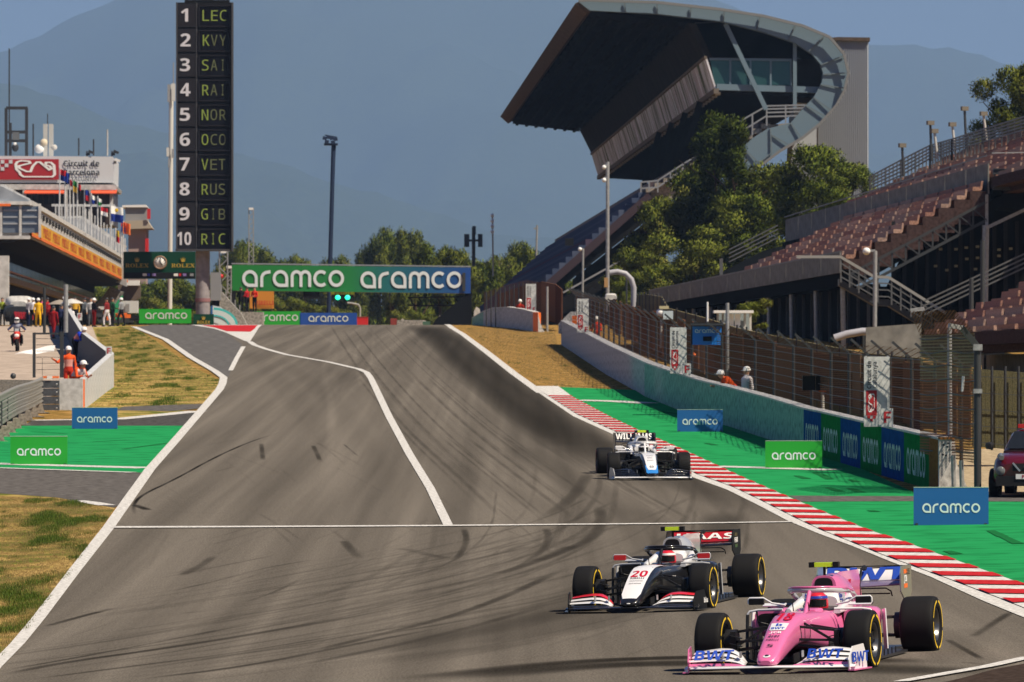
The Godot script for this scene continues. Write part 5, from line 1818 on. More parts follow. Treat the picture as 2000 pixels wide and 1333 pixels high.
	for q in [["grey bent tube arch at the foot of the tall pole", [[1191, 533], [1206, 531], [1222, 535], [1233, 546], [1238, 562], [1237, 600]], 300, .14, "bent_arch"], ["flat grey curved canopy in front of the stand staircase", [[1630, 661], [1655, 653], [1685, 648], [1712, 648], [1732, 656], [1744, 670], [1748, 692]], 264, .17, "curved_canopy"]]:
		var ar := thing(q[4], q[0], "arch")
		var st := st_new()
		var pts := []
		for p in q[1]:
			pts.append(P(p[0], p[1], q[2]))
		add_path(st, pts, q[3], 10)
		obj("tube", done(st), mat("arch_grey", lin(.36, .36, .40), .5), ar)
		rod("leg", P(q[1][2][0] + 2, q[1][2][1] + 5, q[2] + 1), P(q[1][2][0] + 2, q[1][2][1] + 75, q[2] + 1), .05, M.dark_steel, ar)
	var wc := thing("camera_post", "white camera housings on a thin post above the brown fence", "camera")
	rod("post", P(1292, 622, 240), P(1291, 680, 240), .05, M.off_white, wc)
	box("housing", P(1305, 616, 240), Vector3(.40, .34, .3), mat("pale_blue", lin(.50, .60, .64), .5), wc)
	ball("housing", P(1290, 611, 240), Vector3(.34, .32, .3), M.white, wc)
	box("housing", P(1297, 601, 240), Vector3(.38, .12, .3), mat("cream", lin(.52, .47, .28), .6), wc)
	var eq := thing("white_van_roof", "white rounded roof of a vehicle behind the reed screen", "van")
	obj("roof", loft_mesh([ring(-.5, -.3, .2, .5, .4), ring(0, -.3, .25, .55, .45), ring(.6, -.3, .1, .5, .4)]), M.off_white, eq, Transform3D(Basis.from_scale(Vector3.ONE * .6), P(1193, 579, 300)))
	for q in [["lower amber beacon hanging on the brown fence", 1356, 694], ["upper amber beacon on the fence beside the grey pole", 1411, 703]]:
		var bc := thing("beacon", q[0], "beacon", Vector3.ZERO, 0, "amber beacons on the fence")
		ball("lens", P(q[1], q[2], 205), Vector3(.13, .16, .13), M.orange, bc)
		box("bracket", P(q[1], q[2] + 5, 205.1), Vector3(.1, .06, .1), M.dark_steel, bc)
	build_suv()

func lamp(label: String, x: float, y0: float, y1: float, d: float, arm: float, r: float) -> void:
	var L := thing("street_lamp", label, "lamp post")
	rod("pole", P(x, y0, d), P(x - 1, y1, d), r, M.galvanised, L)
	bar("arm", P(x, y0, d), P(x + arm, y0, d), r * 1.1, M.galvanised, L)
	ball("lamp_globe", P(x + arm, y0 + 1, d), Vector3(.34, .32, .36) * (r * 11), M.white, L)

func build_suv() -> void:
	var at := G(2006, 131.0)
	var car := thing("parked_car", "dark red compact crossover parked on the sand track at the right edge", "car", at, -.22)
	var red := paint("suv_red", lin(.085, .004, .010), 1.0, .3)
	var glass := mat("car_glass", lin(.012, .014, .016), .08)
	var trim := mat("car_trim", lin(.02, .02, .022), .5)
	obj("body", loft_mesh([ring(.0, .42, .80, .52, .55, .55, 24), ring(-.12, .34, .93, .72, .68, .5, 24), ring(-.45, .30, 1.0, .85, .76, .42, 24), ring(-1.2, .28, 1.06, .88, .78, .4, 24), ring(-2.4, .28, 1.05, .88, .80, .4, 24), ring(-3.6, .3, 1.08, .87, .8, .4, 24), ring(-4.0, .4, 1.0, .8, .7, .5, 24)]), red, car)
	obj("cabin", loft_mesh([ring(-1.05, 1.0, 1.08, .70, .62, .5, 24), ring(-1.5, 1.0, 1.36, .74, .58, .5, 24), ring(-1.9, 1.0, 1.53, .76, .56, .45, 24), ring(-2.8, 1.0, 1.56, .76, .56, .45, 24), ring(-3.6, 1.0, 1.42, .74, .5, .5, 24)]), red, car)
	var st := st_new()
	quad(st, Vector3(-.60, 1.09, -1.04), Vector3(.60, 1.09, -1.04), Vector3(.50, 1.47, -1.78), Vector3(-.50, 1.47, -1.78))
	obj("windscreen", done(st), glass, car, Transform3D(Basis(), Vector3(0, .02, .06)))
	box("bumper", Vector3(0, .40, .0), Vector3(1.35, .22, .16), trim, car)
	box("grille", Vector3(0, .70, .02), Vector3(.62, .16, .06), trim, car)
	for s in [-1.0, 1.0]:
		bar("grille_chrome", Vector3(s * .30, .80, .06), Vector3(s * .14, .62, .08), .035, M.steel, car)
		obj("headlight", loft_mesh([ring(.0, .86, .96, .06, .05, .8, 14, s * .56), ring(-.3, .90, 1.02, .10, .05, .8, 14, s * .62)]), mat("headlight_glass", lin(.14, .15, .155), .12), car)
		var hl := st_new()
		lathe(hl, [Vector2(.0005, .03), Vector2(.08, .02), Vector2(.10, 0), Vector2(.10, -.06)], 20, Transform3D(Basis(Vector3.RIGHT, PI / 2), Vector3(s * .58, .62, .02)))
		obj("round_lamp", done(hl), M.headlight_glass, car)
		obj("mirror", loft_mesh([ring(-1.0, 1.10, 1.22, .05, .05, .7, 12, s * .98), ring(-1.08, 1.08, 1.25, .10, .09, .7, 12, s * .98), ring(-1.2, 1.12, 1.2, .06, .06, .7, 12, s * .98)]), trim, car)
		for z in [-.75, -3.25]:
			var w := obj("wheel", WF.tyre if WF.has("tyre") else UCYL, M.rubber, car, Transform3D(Basis.from_scale(Vector3(.75, 1, 1)), Vector3(s * .80, .335, z)))
			if WF.has("rim"):
				obj("rim", WF.rim, M.steel, w)
	ball("badge", Vector3(0, .72, .07), Vector3(.10, .09, .04), M.steel, car)
	box("number_plate", Vector3(0, .50, .09), Vector3(.46, .11, .02), M.white, car)
	text("P 12", car, Vector3(0, .50, .104), .07, M.sign_red)
	st = st_new()
	for q in [[-.52, 1.02, -.55], [-.2, 1.03, -.55]]:
		add_box(st, Vector3(q[0] + .2, q[1] + .02, q[2]), Vector3(.26, .012, .1))
	box("roof_light", Vector3(-.2, 1.60, -2.0), Vector3(.5, .09, .2), M.red, car)

# ================================================================ pit buildings and pit lane on the left
func build_pit_side() -> void:
	var V := Vector3(-.0313, 0, -1.0)
	var D := 390.0
	var wht := mat("pit_white", lin(.66, .66, .66), .6, 0, "soft", .2)
	var roofm := mat("roof_metal", lin(.40, .45, .52), .45, .1, "soft", .1)
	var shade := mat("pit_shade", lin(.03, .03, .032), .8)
	var glass := mat("pit_glass", lin(.16, .19, .24), .15)
	glass.metallic = .3
	var B := thing("pit_building", "long white pit building with a sloping roof and a yellow advertising band", "building")
	var upper := ext("upper_floor", [[-260, 395], [55, 397], [56, 464], [-260, 464]], D, V, 186, wht, B)
	var rf := ext("roof", [[-260, 325], [-60, 345], [4, 365], [58, 392], [58, 398], [-260, 398]], D - .3, V, 190, roofm, B)
	for k in 16:
		bar("roof_seam", P(3, 363.5, D) + V * (k * 12.0), P(57, 391, D) + V * (k * 12.0), .18, wht, rf)
	bar("ridge", P(4, 364, D), P(4, 364, D) + V * 189, .25, wht, rf)
	bar("gutter", P(59, 397, D - .4), P(59, 397, D) + V * 189, .3, wht, rf)
	# end windows
	for k in 4:
		var x := -72 + k * 38.0
		var w := ext("window", [[x, 403], [x + 32, 403], [x + 32, 455], [x, 455]], D - .2, Vector3(0, 0, -1), .15, glass, upper)
		for j in 3:
			bar("blind", P(x + 1, 411 + j * 13, D - .25), P(x + 31, 411 + j * 13, D - .25), .10, mat("blind", lin(.30, .33, .38), .7), w)
		bar("mullion", P(x + 35, 398, D - .3), P(x + 35, 464, D - .3), .16, wht, w)
	bar("end_rail", P(-80, 396, D - .4), P(58, 397, D - .4), .22, wht, upper)
	bar("end_rail", P(-80, 464, D - .4), P(58, 464, D - .4), .22, wht, upper)
	box("orange_sign", P(5, 400.5, D - .5), Vector3(1.0, .16, .1), M.orange, upper)
	# perforated fascia and advertising band
	var fas := ext("fascia", [[57, 401], [60, 401], [60, 428], [57, 428]], D, V, 189, wht, B)
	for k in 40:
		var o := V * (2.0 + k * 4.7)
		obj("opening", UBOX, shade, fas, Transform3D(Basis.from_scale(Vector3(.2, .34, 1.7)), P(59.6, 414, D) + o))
	var band := ext("banner_band", [[57.5, 429], [61, 429], [61, 461], [57.5, 461]], D, V, 189, mat("band_yellow", lin(.80, .42, .02), .6, 0, "soft", .2), B)
	ext("band_stripe", [[58, 455], [61.4, 455], [61.4, 461], [58, 461]], D, V, 189, mat("band_orange", lin(.72, .16, .02), .6), band)
	var fb := Basis(V.normalized() * -1.0, Vector3.UP, Vector3(1, 0, -.0313).normalized())
	fb = Basis(-V.normalized() * -1.0, Vector3.UP, Vector3(1, 0, -.0313).normalized())
	for k in 13:
		var t := letters("PIRELLI", .62)
		obj("lettering", t, mat("band_ink", lin(.48, .07, .012), .6), band, Transform3D(fb * Basis.from_scale(Vector3(10.6 / t.get_aabb().size.x, 1.0, 1)), P(61.4, 443, D) + V * (7.0 + k * 14.4)))
	# underside and lower storey
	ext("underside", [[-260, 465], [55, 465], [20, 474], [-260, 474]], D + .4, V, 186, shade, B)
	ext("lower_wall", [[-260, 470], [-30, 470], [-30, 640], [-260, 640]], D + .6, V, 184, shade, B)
	var gal := ext("gallery", [[-60, 529], [-16, 529], [-16, 541], [-60, 541]], D, V, 178, mat("gallery_concrete", lin(.40, .35, .30), .9, 0, "mid", .2), B)
	for k in 26:
		var o := V * (1.0 + k * 6.8)
		var st := st_new()
		quad(st, P(-22, 498, D) + o, P(-22, 498, D) + o + V * 6.4, P(-20, 528, D) + o + V * 6.4, P(-20, 528, D) + o)
		obj("pane", done(st), glass, gal)
	bar("gallery_rail", P(-16, 519, D), P(-16, 519, D) + V * 178, .08, mat("warm_rail", lin(.45, .20, .14), .6), gal)
	for k in 20:
		var o := V * (2.0 + k * 8.8)
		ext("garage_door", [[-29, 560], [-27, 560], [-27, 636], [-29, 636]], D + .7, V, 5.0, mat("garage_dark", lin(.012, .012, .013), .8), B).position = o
	bar("pillar", P(3, 500, D - .5), P(3, 640, D - .5), .9, wht, B)
	# sloping end support
	ext("end_support", [[215, 560], [236, 570], [226, 596], [182, 602]], 575, Vector3(0, 0, -1), 4.0, M.concrete, B)
	box("end_panel", P(258, 553, 585), Vector3(1.4, .5, 1.0), M.white, B)
	box("end_mass", P(252, 575, 586), Vector3(2.2, 2.0, 1.0), mat("mass_brown", lin(.14, .11, .09), .8), B)
	# terrace with rails, at the far end of the roof
	var T := thing("terrace", "white balustraded terrace at the far end of the pit building, lined with posts", "terrace")
	bar("top_rail", P(100, 401, 560), P(224, 402, 560), .22, wht, T)
	bar("mid_rail", P(104, 425, 560), P(160, 424, 560), .2, wht, T)
	bar("sloping_rail", P(158, 424, 558), P(246, 484, 558), .3, wht, T)
	ext("terrace_wall", [[104, 427], [158, 427], [246, 488], [246, 560], [104, 500]], 562, Vector3(0, 0, -1), 1.0, mat("terrace_shade", lin(.33, .34, .37), .7), T)
	for k in 24:
		var x := 108.0 + k * 5.9
		bar("baluster", P(x, 403 if x < 160 else 403 + (x - 160) * .75, 559), P(x, 440 + (x - 108) * .62, 559), .11, wht, T)
	for k in 14:
		var x := 112.0 + k * 9.0
		box("dark_pane", P(x, 446 + (x - 108) * .5, 561.6), Vector3(.2, 1.5, .1), mat("pane_blue", lin(.07, .09, .14), .3), T)
	# flags
	var fm := {"blue": mat("flag_blue", lin(.02, .04, .24), .8), "red": mat("flag_red", lin(.45, .02, .03), .8), "white": M.white, "green": mat("flag_green", lin(.03, .20, .05), .8), "gold": mat("flag_gold", lin(.65, .42, .03), .8), "orange": M.orange, "black": M.black}
	var flags := [["dark blue and red flag hanging over the sign lettering, tallest of the row", 122, 330, 352, 13, ["red", "blue"]], ["dark blue flag second from the left of the row", 131, 336, 356, 9, ["blue", "blue"]], ["narrow red flag beside the blue flags", 138, 350, 362, 5, ["red", "red"]], ["green and gold flag in the row of flags", 146, 352, 374, 7, ["green", "gold"]], ["red white and black flag in the row of flags", 154, 358, 380, 7, ["red", "black"]], ["pale blue and red flag in front of the awnings", 169, 370, 390, 9, ["blue", "red"]], ["white flag with blue edge near the end of the row", 181, 380, 396, 8, ["white", "blue"]], ["white and green flag low on its pole", 194, 386, 400, 8, ["white", "green"]], ["red and white flag blown to the right", 203, 404, 420, 13, ["red", "white"]], ["large blue and white flag with a golden crest, biggest of all", 228, 402, 432, 24, ["white", "blue"]], ["orange flag at the end of the row", 247, 434, 456, 14, ["orange", "orange"]], ["red and blue flag below the large blue flag", 240, 432, 452, 8, ["red", "blue"]], ["red and gold flag lowest on the slope", 229, 448, 472, 8, ["gold", "red"]]]
	for q in flags:
		var f := thing("flag", q[0], "flag", Vector3.ZERO, 0, "flags on poles along the terrace")
		var k := 555.0 / F
		rod("pole", P(q[1] - q[4] * .5, q[2] - 3, 555), P(q[1] - q[4] * .5, 420 + (q[1] - 100) * .6, 555), .07, wht, f)
		for j in 2:
			var st := st_new()
			st.set_smooth_group(0)
			var y0: float = lerpf(q[2], q[3], j / 2.0)
			var y1: float = lerpf(q[2], q[3], (j + 1) / 2.0)
			for i in 6:
				var a := i / 6.0
				var b := (i + 1) / 6.0
				var xa: float = q[1] - q[4] * .5 + q[4] * a
				var xb: float = q[1] - q[4] * .5 + q[4] * b
				var za := sin(a * 7.0 + q[1]) * .22
				var zb := sin(b * 7.0 + q[1]) * .22
				quad(st, P(xa, y0 + a * 4, 555 - za), P(xb, y0 + b * 4, 555 - zb), P(xb, y1 + b * 4, 555 - zb), P(xa, y1 + a * 4, 555 - za))
			obj("stripe", done(st), fm[q[5][j]], f)
		if q[4] == 24:
			ball("crest", P(q[1] - 1, 411, 554.6), Vector3(.34, .36, .1), fm.gold, f)
	# race control tower with the circuit's sign
	var R := thing("control_tower", "race control tower with the white and red circuit sign and orange awnings", "building")
	var Dr := 600.0
	ext("sign_block", [[-120, 304], [219, 306], [222, 310], [221, 357], [-120, 357]], Dr, Vector3(-.0313, 0, -1), 14.0, mat("sign_white", lin(.60, .62, .66), .6), R)
	var sg := box("sign_panel", P(44, 331, Dr - .15), Vector3(140 * Dr / F, 40 * Dr / F, .15), M.sign_red, R)
	var st1 := st_new()
	circuit_line(st1, Transform3D(Basis.from_scale(Vector3(76 * Dr / F, 34 * Dr / F, 1)), P(68, 331, Dr - .28)), .075)
	obj("circuit_line", done(st1), M.letter_white, R)
	for q in [[4, 316], [12, 323], [-4, 323], [4, 330], [20, 316], [-12, 330]]:
		box("check", P(q[0], q[1], Dr - .26), Vector3(7 * Dr / F, 7 * Dr / F, .04), M.sign_white if q[0] % 8 else M.letter_white, R)
	var ink := mat("sign_ink", lin(.03, .035, .05), .6)
	for q in [["Circuit de", 320, 70, 11.5], ["Barcelona", 337, 70, 11.5], ["CATALUNYA", 350, 64, 7.5]]:
		var t := letters(q[0], 1.0, 700 if q[3] > 8 else 400)
		obj("lettering", t, ink, R, Transform3D(Basis.from_scale(Vector3(q[2] * Dr / F / t.get_aabb().size.x, q[3] * Dr / F, 1)), P(123 + q[2] * .5, q[1], Dr - .1)))
	ext("ring_beam", [[-120, 359], [224, 361], [228, 365], [226, 371], [-120, 370]], Dr - .4, Vector3(-.0313, 0, -1), 15.0, wht, R)
	ext("storey", [[-120, 371], [221, 371], [221, 440], [-120, 440]], Dr + .5, Vector3(-.0313, 0, -1), 13.0, mat("storey_dark", lin(.05, .035, .03), .4), R)
	for q in [[48, 126], [178, 228]]:
		var st := st_new()
		var a := P(q[0], 370, Dr)
		var b := P(q[1], 370, Dr)
		var out := Vector3(0, -.36, 1.0)
		quad(st, a, b, b + out, a + out)
		quad(st, a + out, b + out, b + out + Vector3(0, -.12, 0), a + out + Vector3(0, -.12, 0))
		obj("awning", done(st), mat("awning_orange", lin(.75, .10, .03), .7), R)
	for x in [8, 47, 128, 176, 217]:
		bar("column", P(x, 371, Dr - .2), P(x, 440, Dr - .2), .34, wht, R)
	for k in 7:
		box("window", P(56 + k * 11, 389, Dr + .45), Vector3(.42, 1.1, .06), M.black, R)
	# on its roof
	var lat := mat("lattice", lin(.035, .036, .04), .6, .3)
	var fr := thing("lattice_antenna", "dark lattice antenna frame with a very tall thin whip on the tower roof", "antenna")
	for q in [[11, 211, 11, 305], [51, 211, 51, 305], [11, 211, 53, 211], [10, 258, 53, 258], [10, 275, 53, 275], [19, 240, 19, 305], [17, 95, 17, 240]]:
		bar("bar", P(q[0], q[1], 604), P(q[2], q[3], 604), .30 if q[1] > 200 else .13, lat, fr)
	box("cabinet", P(30, 266, 604), Vector3(.7, .8, .4), mat("cabinet", lin(.12, .13, .14), .6), fr)
	ball("drum", P(29, 288, 604), Vector3(.7, .9, .4), lat, fr)
	ball("drum", P(28, 281, 603.6), Vector3(.34, .3, .2), M.white, fr)
	var wb := thing("antenna_mast", "white panel mast with satellite dishes on the tower roof", "antenna")
	for x in [88, 99]:
		box("panel", P(x, 274, 603), Vector3(.44, 3.3, .4), mat("panel_grey", lin(.50, .50, .48), .6), wb)
	rod("spike", P(92, 222, 603), P(92, 243, 603), .05, lat, wb)
	for q in [[75, 289, .95, M.white, .5], [84, 277, .75, mat("dish_cream", lin(.60, .52, .38), .6), .3], [105, 287, .6, M.off_white, -.4]]:
		var st := st_new()
		var pr := []
		for k in 7:
			var a := k / 6.0 * 1.0
			pr.append(Vector2(maxf(.001, sin(a)), -(1 - cos(a))))
		pr.reverse()
		lathe(st, pr, 18, Transform3D(Basis(Vector3(0, 0, 1), q[4]) * Basis(Vector3.RIGHT, PI / 2 - .3) * Basis.from_scale(Vector3.ONE * q[2] * .62), P(q[0], q[1], 602)))
		obj("dish", done(st), q[3], wb)
	for q in [["short dark whip antenna on the tower roof", 153, 270], ["dark antenna with a small head on the tower roof", 182, 272], ["pale whip antenna right of the dark ones", 209, 253], ["thin dark whip left of the dishes", 64, 242]]:
		var a := thing("whip_antenna", q[0], "antenna", Vector3.ZERO, 0, "whip antennas on the tower roof")
		rod("whip", P(q[1], q[2], 602), P(q[1], 304, 602), .08, M.off_white if q[1] == 209 else lat, a)
	for q in [["dark floodlight pair on the corner of the tower roof", 226, 297, lat], ["white floodlights hung on the side of the sign block", 229, 313, M.white], ["small dark floodlight on the tower roof edge", 177, 297, lat]]:
		var a := thing("floodlight", q[0], "floodlight")
		box("head", P(q[1], q[2], 600), Vector3(.55, .26, .3), q[3], a, Basis(Vector3(0, 0, 1), -.4))
		box("head", P(q[1] - 6, q[2] + 4, 600.4), Vector3(.4, .3, .3), lat if q[3] == lat else M.off_white, a)
		bar("arm", P(q[1] - 8, q[2] - 2, 601), P(q[1] - 8, q[2] + 12, 601), .14, lat, a)
	# building behind
	var S := thing("viewing_tower", "small grey and pink tower with a white flat top behind the flags", "building")
	ext("top", [[238, 401], [284, 400], [288, 405], [238, 405]], 640, V, 8.0, M.white, S)
	ext("block", [[244, 405], [286, 405], [286, 432], [244, 432]], 640.3, V, 8.0, mat("block_grey", lin(.26, .26, .27), .7), S)
	box("red_sign", P(290, 418, 639.5), Vector3(.36, 1.1, .4), M.red, S)
	ext("ledge", [[242, 432], [286, 430], [297, 446], [244, 448]], 639.6, V, 8.0, mat("ledge_tan", lin(.40, .35, .28), .8), S)
	ext("shaft", [[250, 448], [286, 448], [284, 560], [250, 560]], 640.5, V, 7.0, mat("shaft_rose", lin(.36, .27, .25), .8), S)
	ext("stripe", [[283, 466], [289, 466], [289, 494], [283, 494]], 640, V, 2.0, M.red, S)
	# pit lane: fence gate, wall, tyre stack, armco
	var ww := thing("pit_wall", "white angled pit wall with a dark inner side, at the pit exit", "wall")
	var wp := mat("wall_white", lin(.66, .67, .68), .7, 0, "soft", .5)
	var wd := mat("wall_inner", lin(.18, .185, .20), .8, 0, "soft", .5)
	var pts := [[164, 743, 199.5], [222, 690, 223], [168, 650, 262], [140, 607, 318], [128, 580, 385]]
	for i in pts.size() - 1:
		var a := P(pts[i][0], pts[i][1], pts[i][2])
		var b := P(pts[i + 1][0], pts[i + 1][1], pts[i + 1][2])
		var ga := a.y - GH(a.x, -a.z)
		var gb := b.y - GH(b.x, -b.z)
		var st := st_new()
		var ia := Vector3(-.22, 0, -.02)
		quad(st, a, b, b - Vector3(0, gb + .1, 0), a - Vector3(0, ga + .1, 0))
		quad(st, a, a + ia, b + ia, b)
		obj("outer_face", done(st), wp, ww)
		st = st_new()
		quad(st, a + ia, b + ia, b + ia - Vector3(0, gb + .1, 0), a + ia - Vector3(0, ga + .1, 0))
		obj("inner_face", done(st), wd, ww)
	var fpn := ext("front_panel", [[115, 740], [161, 740], [161, 803], [116, 805]], 199, Vector3(0, 0, -1), .25, wp, ww)
	ext("red_edge", [[161, 741], [164.5, 741], [164.5, 797], [161, 803]], 199.2, Vector3(0, 0, -1), .15, M.orange, ww)
	var ts := thing("barrier_stack", "stack of grey moulded blocks with orange and white top, left of the white panel", "barrier")
	for k in 4:
		box("block", P(100, 751 + k * 15.6, 199), Vector3(.54, .255, .5), mat("block_slate", lin(.085, .095, .11), .5, 0, "soft", 1.0), ts)
		ball("bolt", P(110, 751 + k * 15.6, 198.7), Vector3(.06, .06, .03), M.steel, ts)
		box("shadow_gap", P(84, 751 + k * 15.6, 199.4), Vector3(.22, .25, .4), M.black, ts)
	box("orange_top", P(89, 737, 199), Vector3(.16, .07, .4), M.orange, ts)
	box("white_top", P(97, 738, 198.9), Vector3(.17, .1, .4), M.white, ts)
	box("orange_top", P(108, 737, 199), Vector3(.2, .07, .4), M.orange, ts)
	var ar := thing("guard_rail", "stacked wavy grey guard rails on concrete feet at the left edge", "guard rail")
	var galv := mat("rail_weathered", lin(.34, .33, .30), .6, .2, "mid", .8)
	for k in 4:
		var st := st_new()
		var rings := []
		for i in 10:
			var t := i / 9.0
			var p := P(lerpf(-30, 80, t), lerpf(788 + k * 17, 744 + k * 11.5, t) + sin(t * 9.0) * 1.6, lerpf(168, 197, t))
			var r := []
			for q in [[0, .13], [.05, .11], [.07, .065], [.02, .0], [.07, -.065], [.05, -.11], [0, -.13], [-.05, -.11], [-.03, 0], [-.05, .11]]:
				r.append(p + Vector3(q[0], q[1], 0))
			rings.append(r)
		loft(st, rings)
		obj("rail", done(st), galv, ar)
	for k in 8:
		var t := k / 7.0
		var p := P(lerpf(0, 78, t), lerpf(840, 786, t), lerpf(172, 197, t))
		var g := GH(p.x, -p.z)
		var st := st_new()
		prism(st, PackedVector2Array([Vector2(-.16, 0), Vector2(.02, 0), Vector2(.10, -.30), Vector2(.30, p.y * 0 - (p.y - g) - .02), Vector2(-.2, -(p.y - g) - .02)]), -1.55, 1.55, Transform3D(Basis(Vector3.UP, .10), p))
		obj("concrete_foot", done(st), mat("foot_concrete", lin(.40, .36, .31), .9, 0, "mid", .6), ar)
		rod("post", p + Vector3(-.12, -.3, .4), p + Vector3(-.12, .72, .4), .05, M.dark_steel, ar)
	var tb := thing("concrete_block", "long low concrete block behind the guard rails", "barrier")
	ext("block", [[-60, 741], [78, 743], [80, 760], [-60, 772]], 199.5, Vector3(0, 0, -1), .5, galv, tb)
	ball("cap", P(25, 735, 200), Vector3(.2, .2, .2), M.dark_steel, tb)
	# gate frame of the pit exit
	var gt := thing("gate_frame", "dark grey open gate frame strung with wires, in front of the pit lane", "gate")
	for q in [[66, 650, 66, 738, .10], [120, 648, 120, 738, .13], [64, 652, 123, 652, .06]]:
		bar("post" if q[0] == q[2] else "head", P(q[0], q[1], 205), P(q[2], q[3], 205), q[4], M.dark_steel, gt)
	for k in 6:
		bar("wire", P(70, 662 + k * 12, 205), P(116, 662 + k * 12, 205), .016, M.dark_steel, gt)
	bar("wire", P(82, 700, 205), P(82, 738, 205), .014, M.dark_steel, gt)
	for q in [["thin dark post rising from the gate frame", 86, 562, 652, .055], ["grey post at the right of the gate frame", 128, 556, 650, .08]]:
		var p := thing("post", q[0], "post")
		rod("shaft", P(q[1], q[2], 206), P(q[1], q[3], 206), q[4], M.dark_steel if q[1] == 86 else M.galvanised, p)
		bar("arm", P(q[1], q[2] + 1, 206), P(q[1] + (14 if q[1] == 86 else -8), q[2] - 8, 206), .03, M.dark_steel, p)
	f_sign("white sign with a red F on the corner of the pit wall", 212, 686, 222.3, .34)
	f_sign("small white sign with a red F farther along the pit wall", 155, 619, 300, .36)
	# pit lane: truck, parasols, tent, cars far behind
	var tk := thing("truck", "dark truck with a rounded white roof and red crates in front, in the pit lane", "truck", P(36, 628, 372))
	obj("cab", loft_mesh([ring(.9, 0, .9, .85, .8, .5), ring(.5, 0, 1.05, .95, .9, .5), ring(-1.5, 0, 1.1, .95, .9, .5)]), mat("truck_dark", lin(.03, .035, .042), .4), tk)
	obj("roof", loft_mesh([ring(.3, .95, 1.25, .6, .4), ring(-.4, .95, 1.6, .95, .8), ring(-1.8, .95, 1.55, .95, .8)]), M.off_white, tk)
	box("stripe", Vector3(.25, .98, .72), Vector3(1.0, .12, .1), M.off_white, tk)
	for k in 7:
		box("crate", Vector3(-.1 + k * .17, .38 - .01 * k, 1.0), Vector3(.13, .44, .12), mat("crate_red", lin(.42, .015, .03), .5), tk, Basis(Vector3(0, 0, 1), .25))
	for s in [-.6, .7]:
		obj("wheel", WF.tyre, M.rubber, tk, Transform3D(Basis(), Vector3(s, .3, .9)))
	for q in [["beige parasol over the pit crew", 116, 588, 368, mat("parasol_beige", lin(.30, .26, .22), .8)], ["white parasol with crew below, right of the beige one", 140, 586, 366, M.off_white]]:
		var p := thing("parasol", q[0], "parasol")
		var st := st_new()
		lathe(st, [Vector2(.75, -.22), Vector2(.5, -.08), Vector2(.25, .02), Vector2(.001, .08)], 10, Transform3D(Basis(), P(q[1], q[2], q[3])))
		obj("canopy", done(st), q[4], p)
		rod("pole", P(q[1], q[2], q[3]), P(q[1], 634, q[3]), .025, M.steel, p)
	var gf := thing("flag", "green banner flag standing in the pit lane", "flag")
	var stg := st_new()
	prism(stg, PackedVector2Array([Vector2(-.25, -.9), Vector2(.2, -.9), Vector2(.35, .6), Vector2(.2, .55), Vector2(-.4, -.3)]), -.02, .02, Transform3D(Basis(), P(229, 596, 374)))
	obj("cloth", done(stg), mat("banner_green", lin(.02, .30, .12), .7), gf)
	rod("pole", P(234, 574, 374), P(232, 632, 374), .03, M.dark_steel, gf)
	var gd := thing("crew_stand", "low orange and black equipment of the pit crew near the pit exit", "equipment")
	for q in [[205, 618, .9, .4, "black"], [216, 622, .5, .24, "orange"], [236, 616, .7, .26, "orange"], [249, 618, .35, .22, "orange"], [190, 612, .6, .5, "dark_steel"], [226, 626, 2.2, .3, "dark_steel"], [262, 622, .6, .3, "black"], [176, 618, .5, .7, "black"], [200, 602, .5, .2, "off_white"]]:
		box("case", P(q[0], q[1], 372 + q[2]), Vector3(q[2], q[3], .4), M[q[4]], gd)
	var cab := thing("white_cabin", "white box cabin behind the pit crew near the green boards", "cabin")
	box("body", P(252, 600, 440), Vector3(1.3, .9, 1.0), mat("cabin_white", lin(.55, .58, .60), .6), cab)
	box("door", P(248, 602, 439.4), Vector3(.3, .6, .05), M.steel, cab)

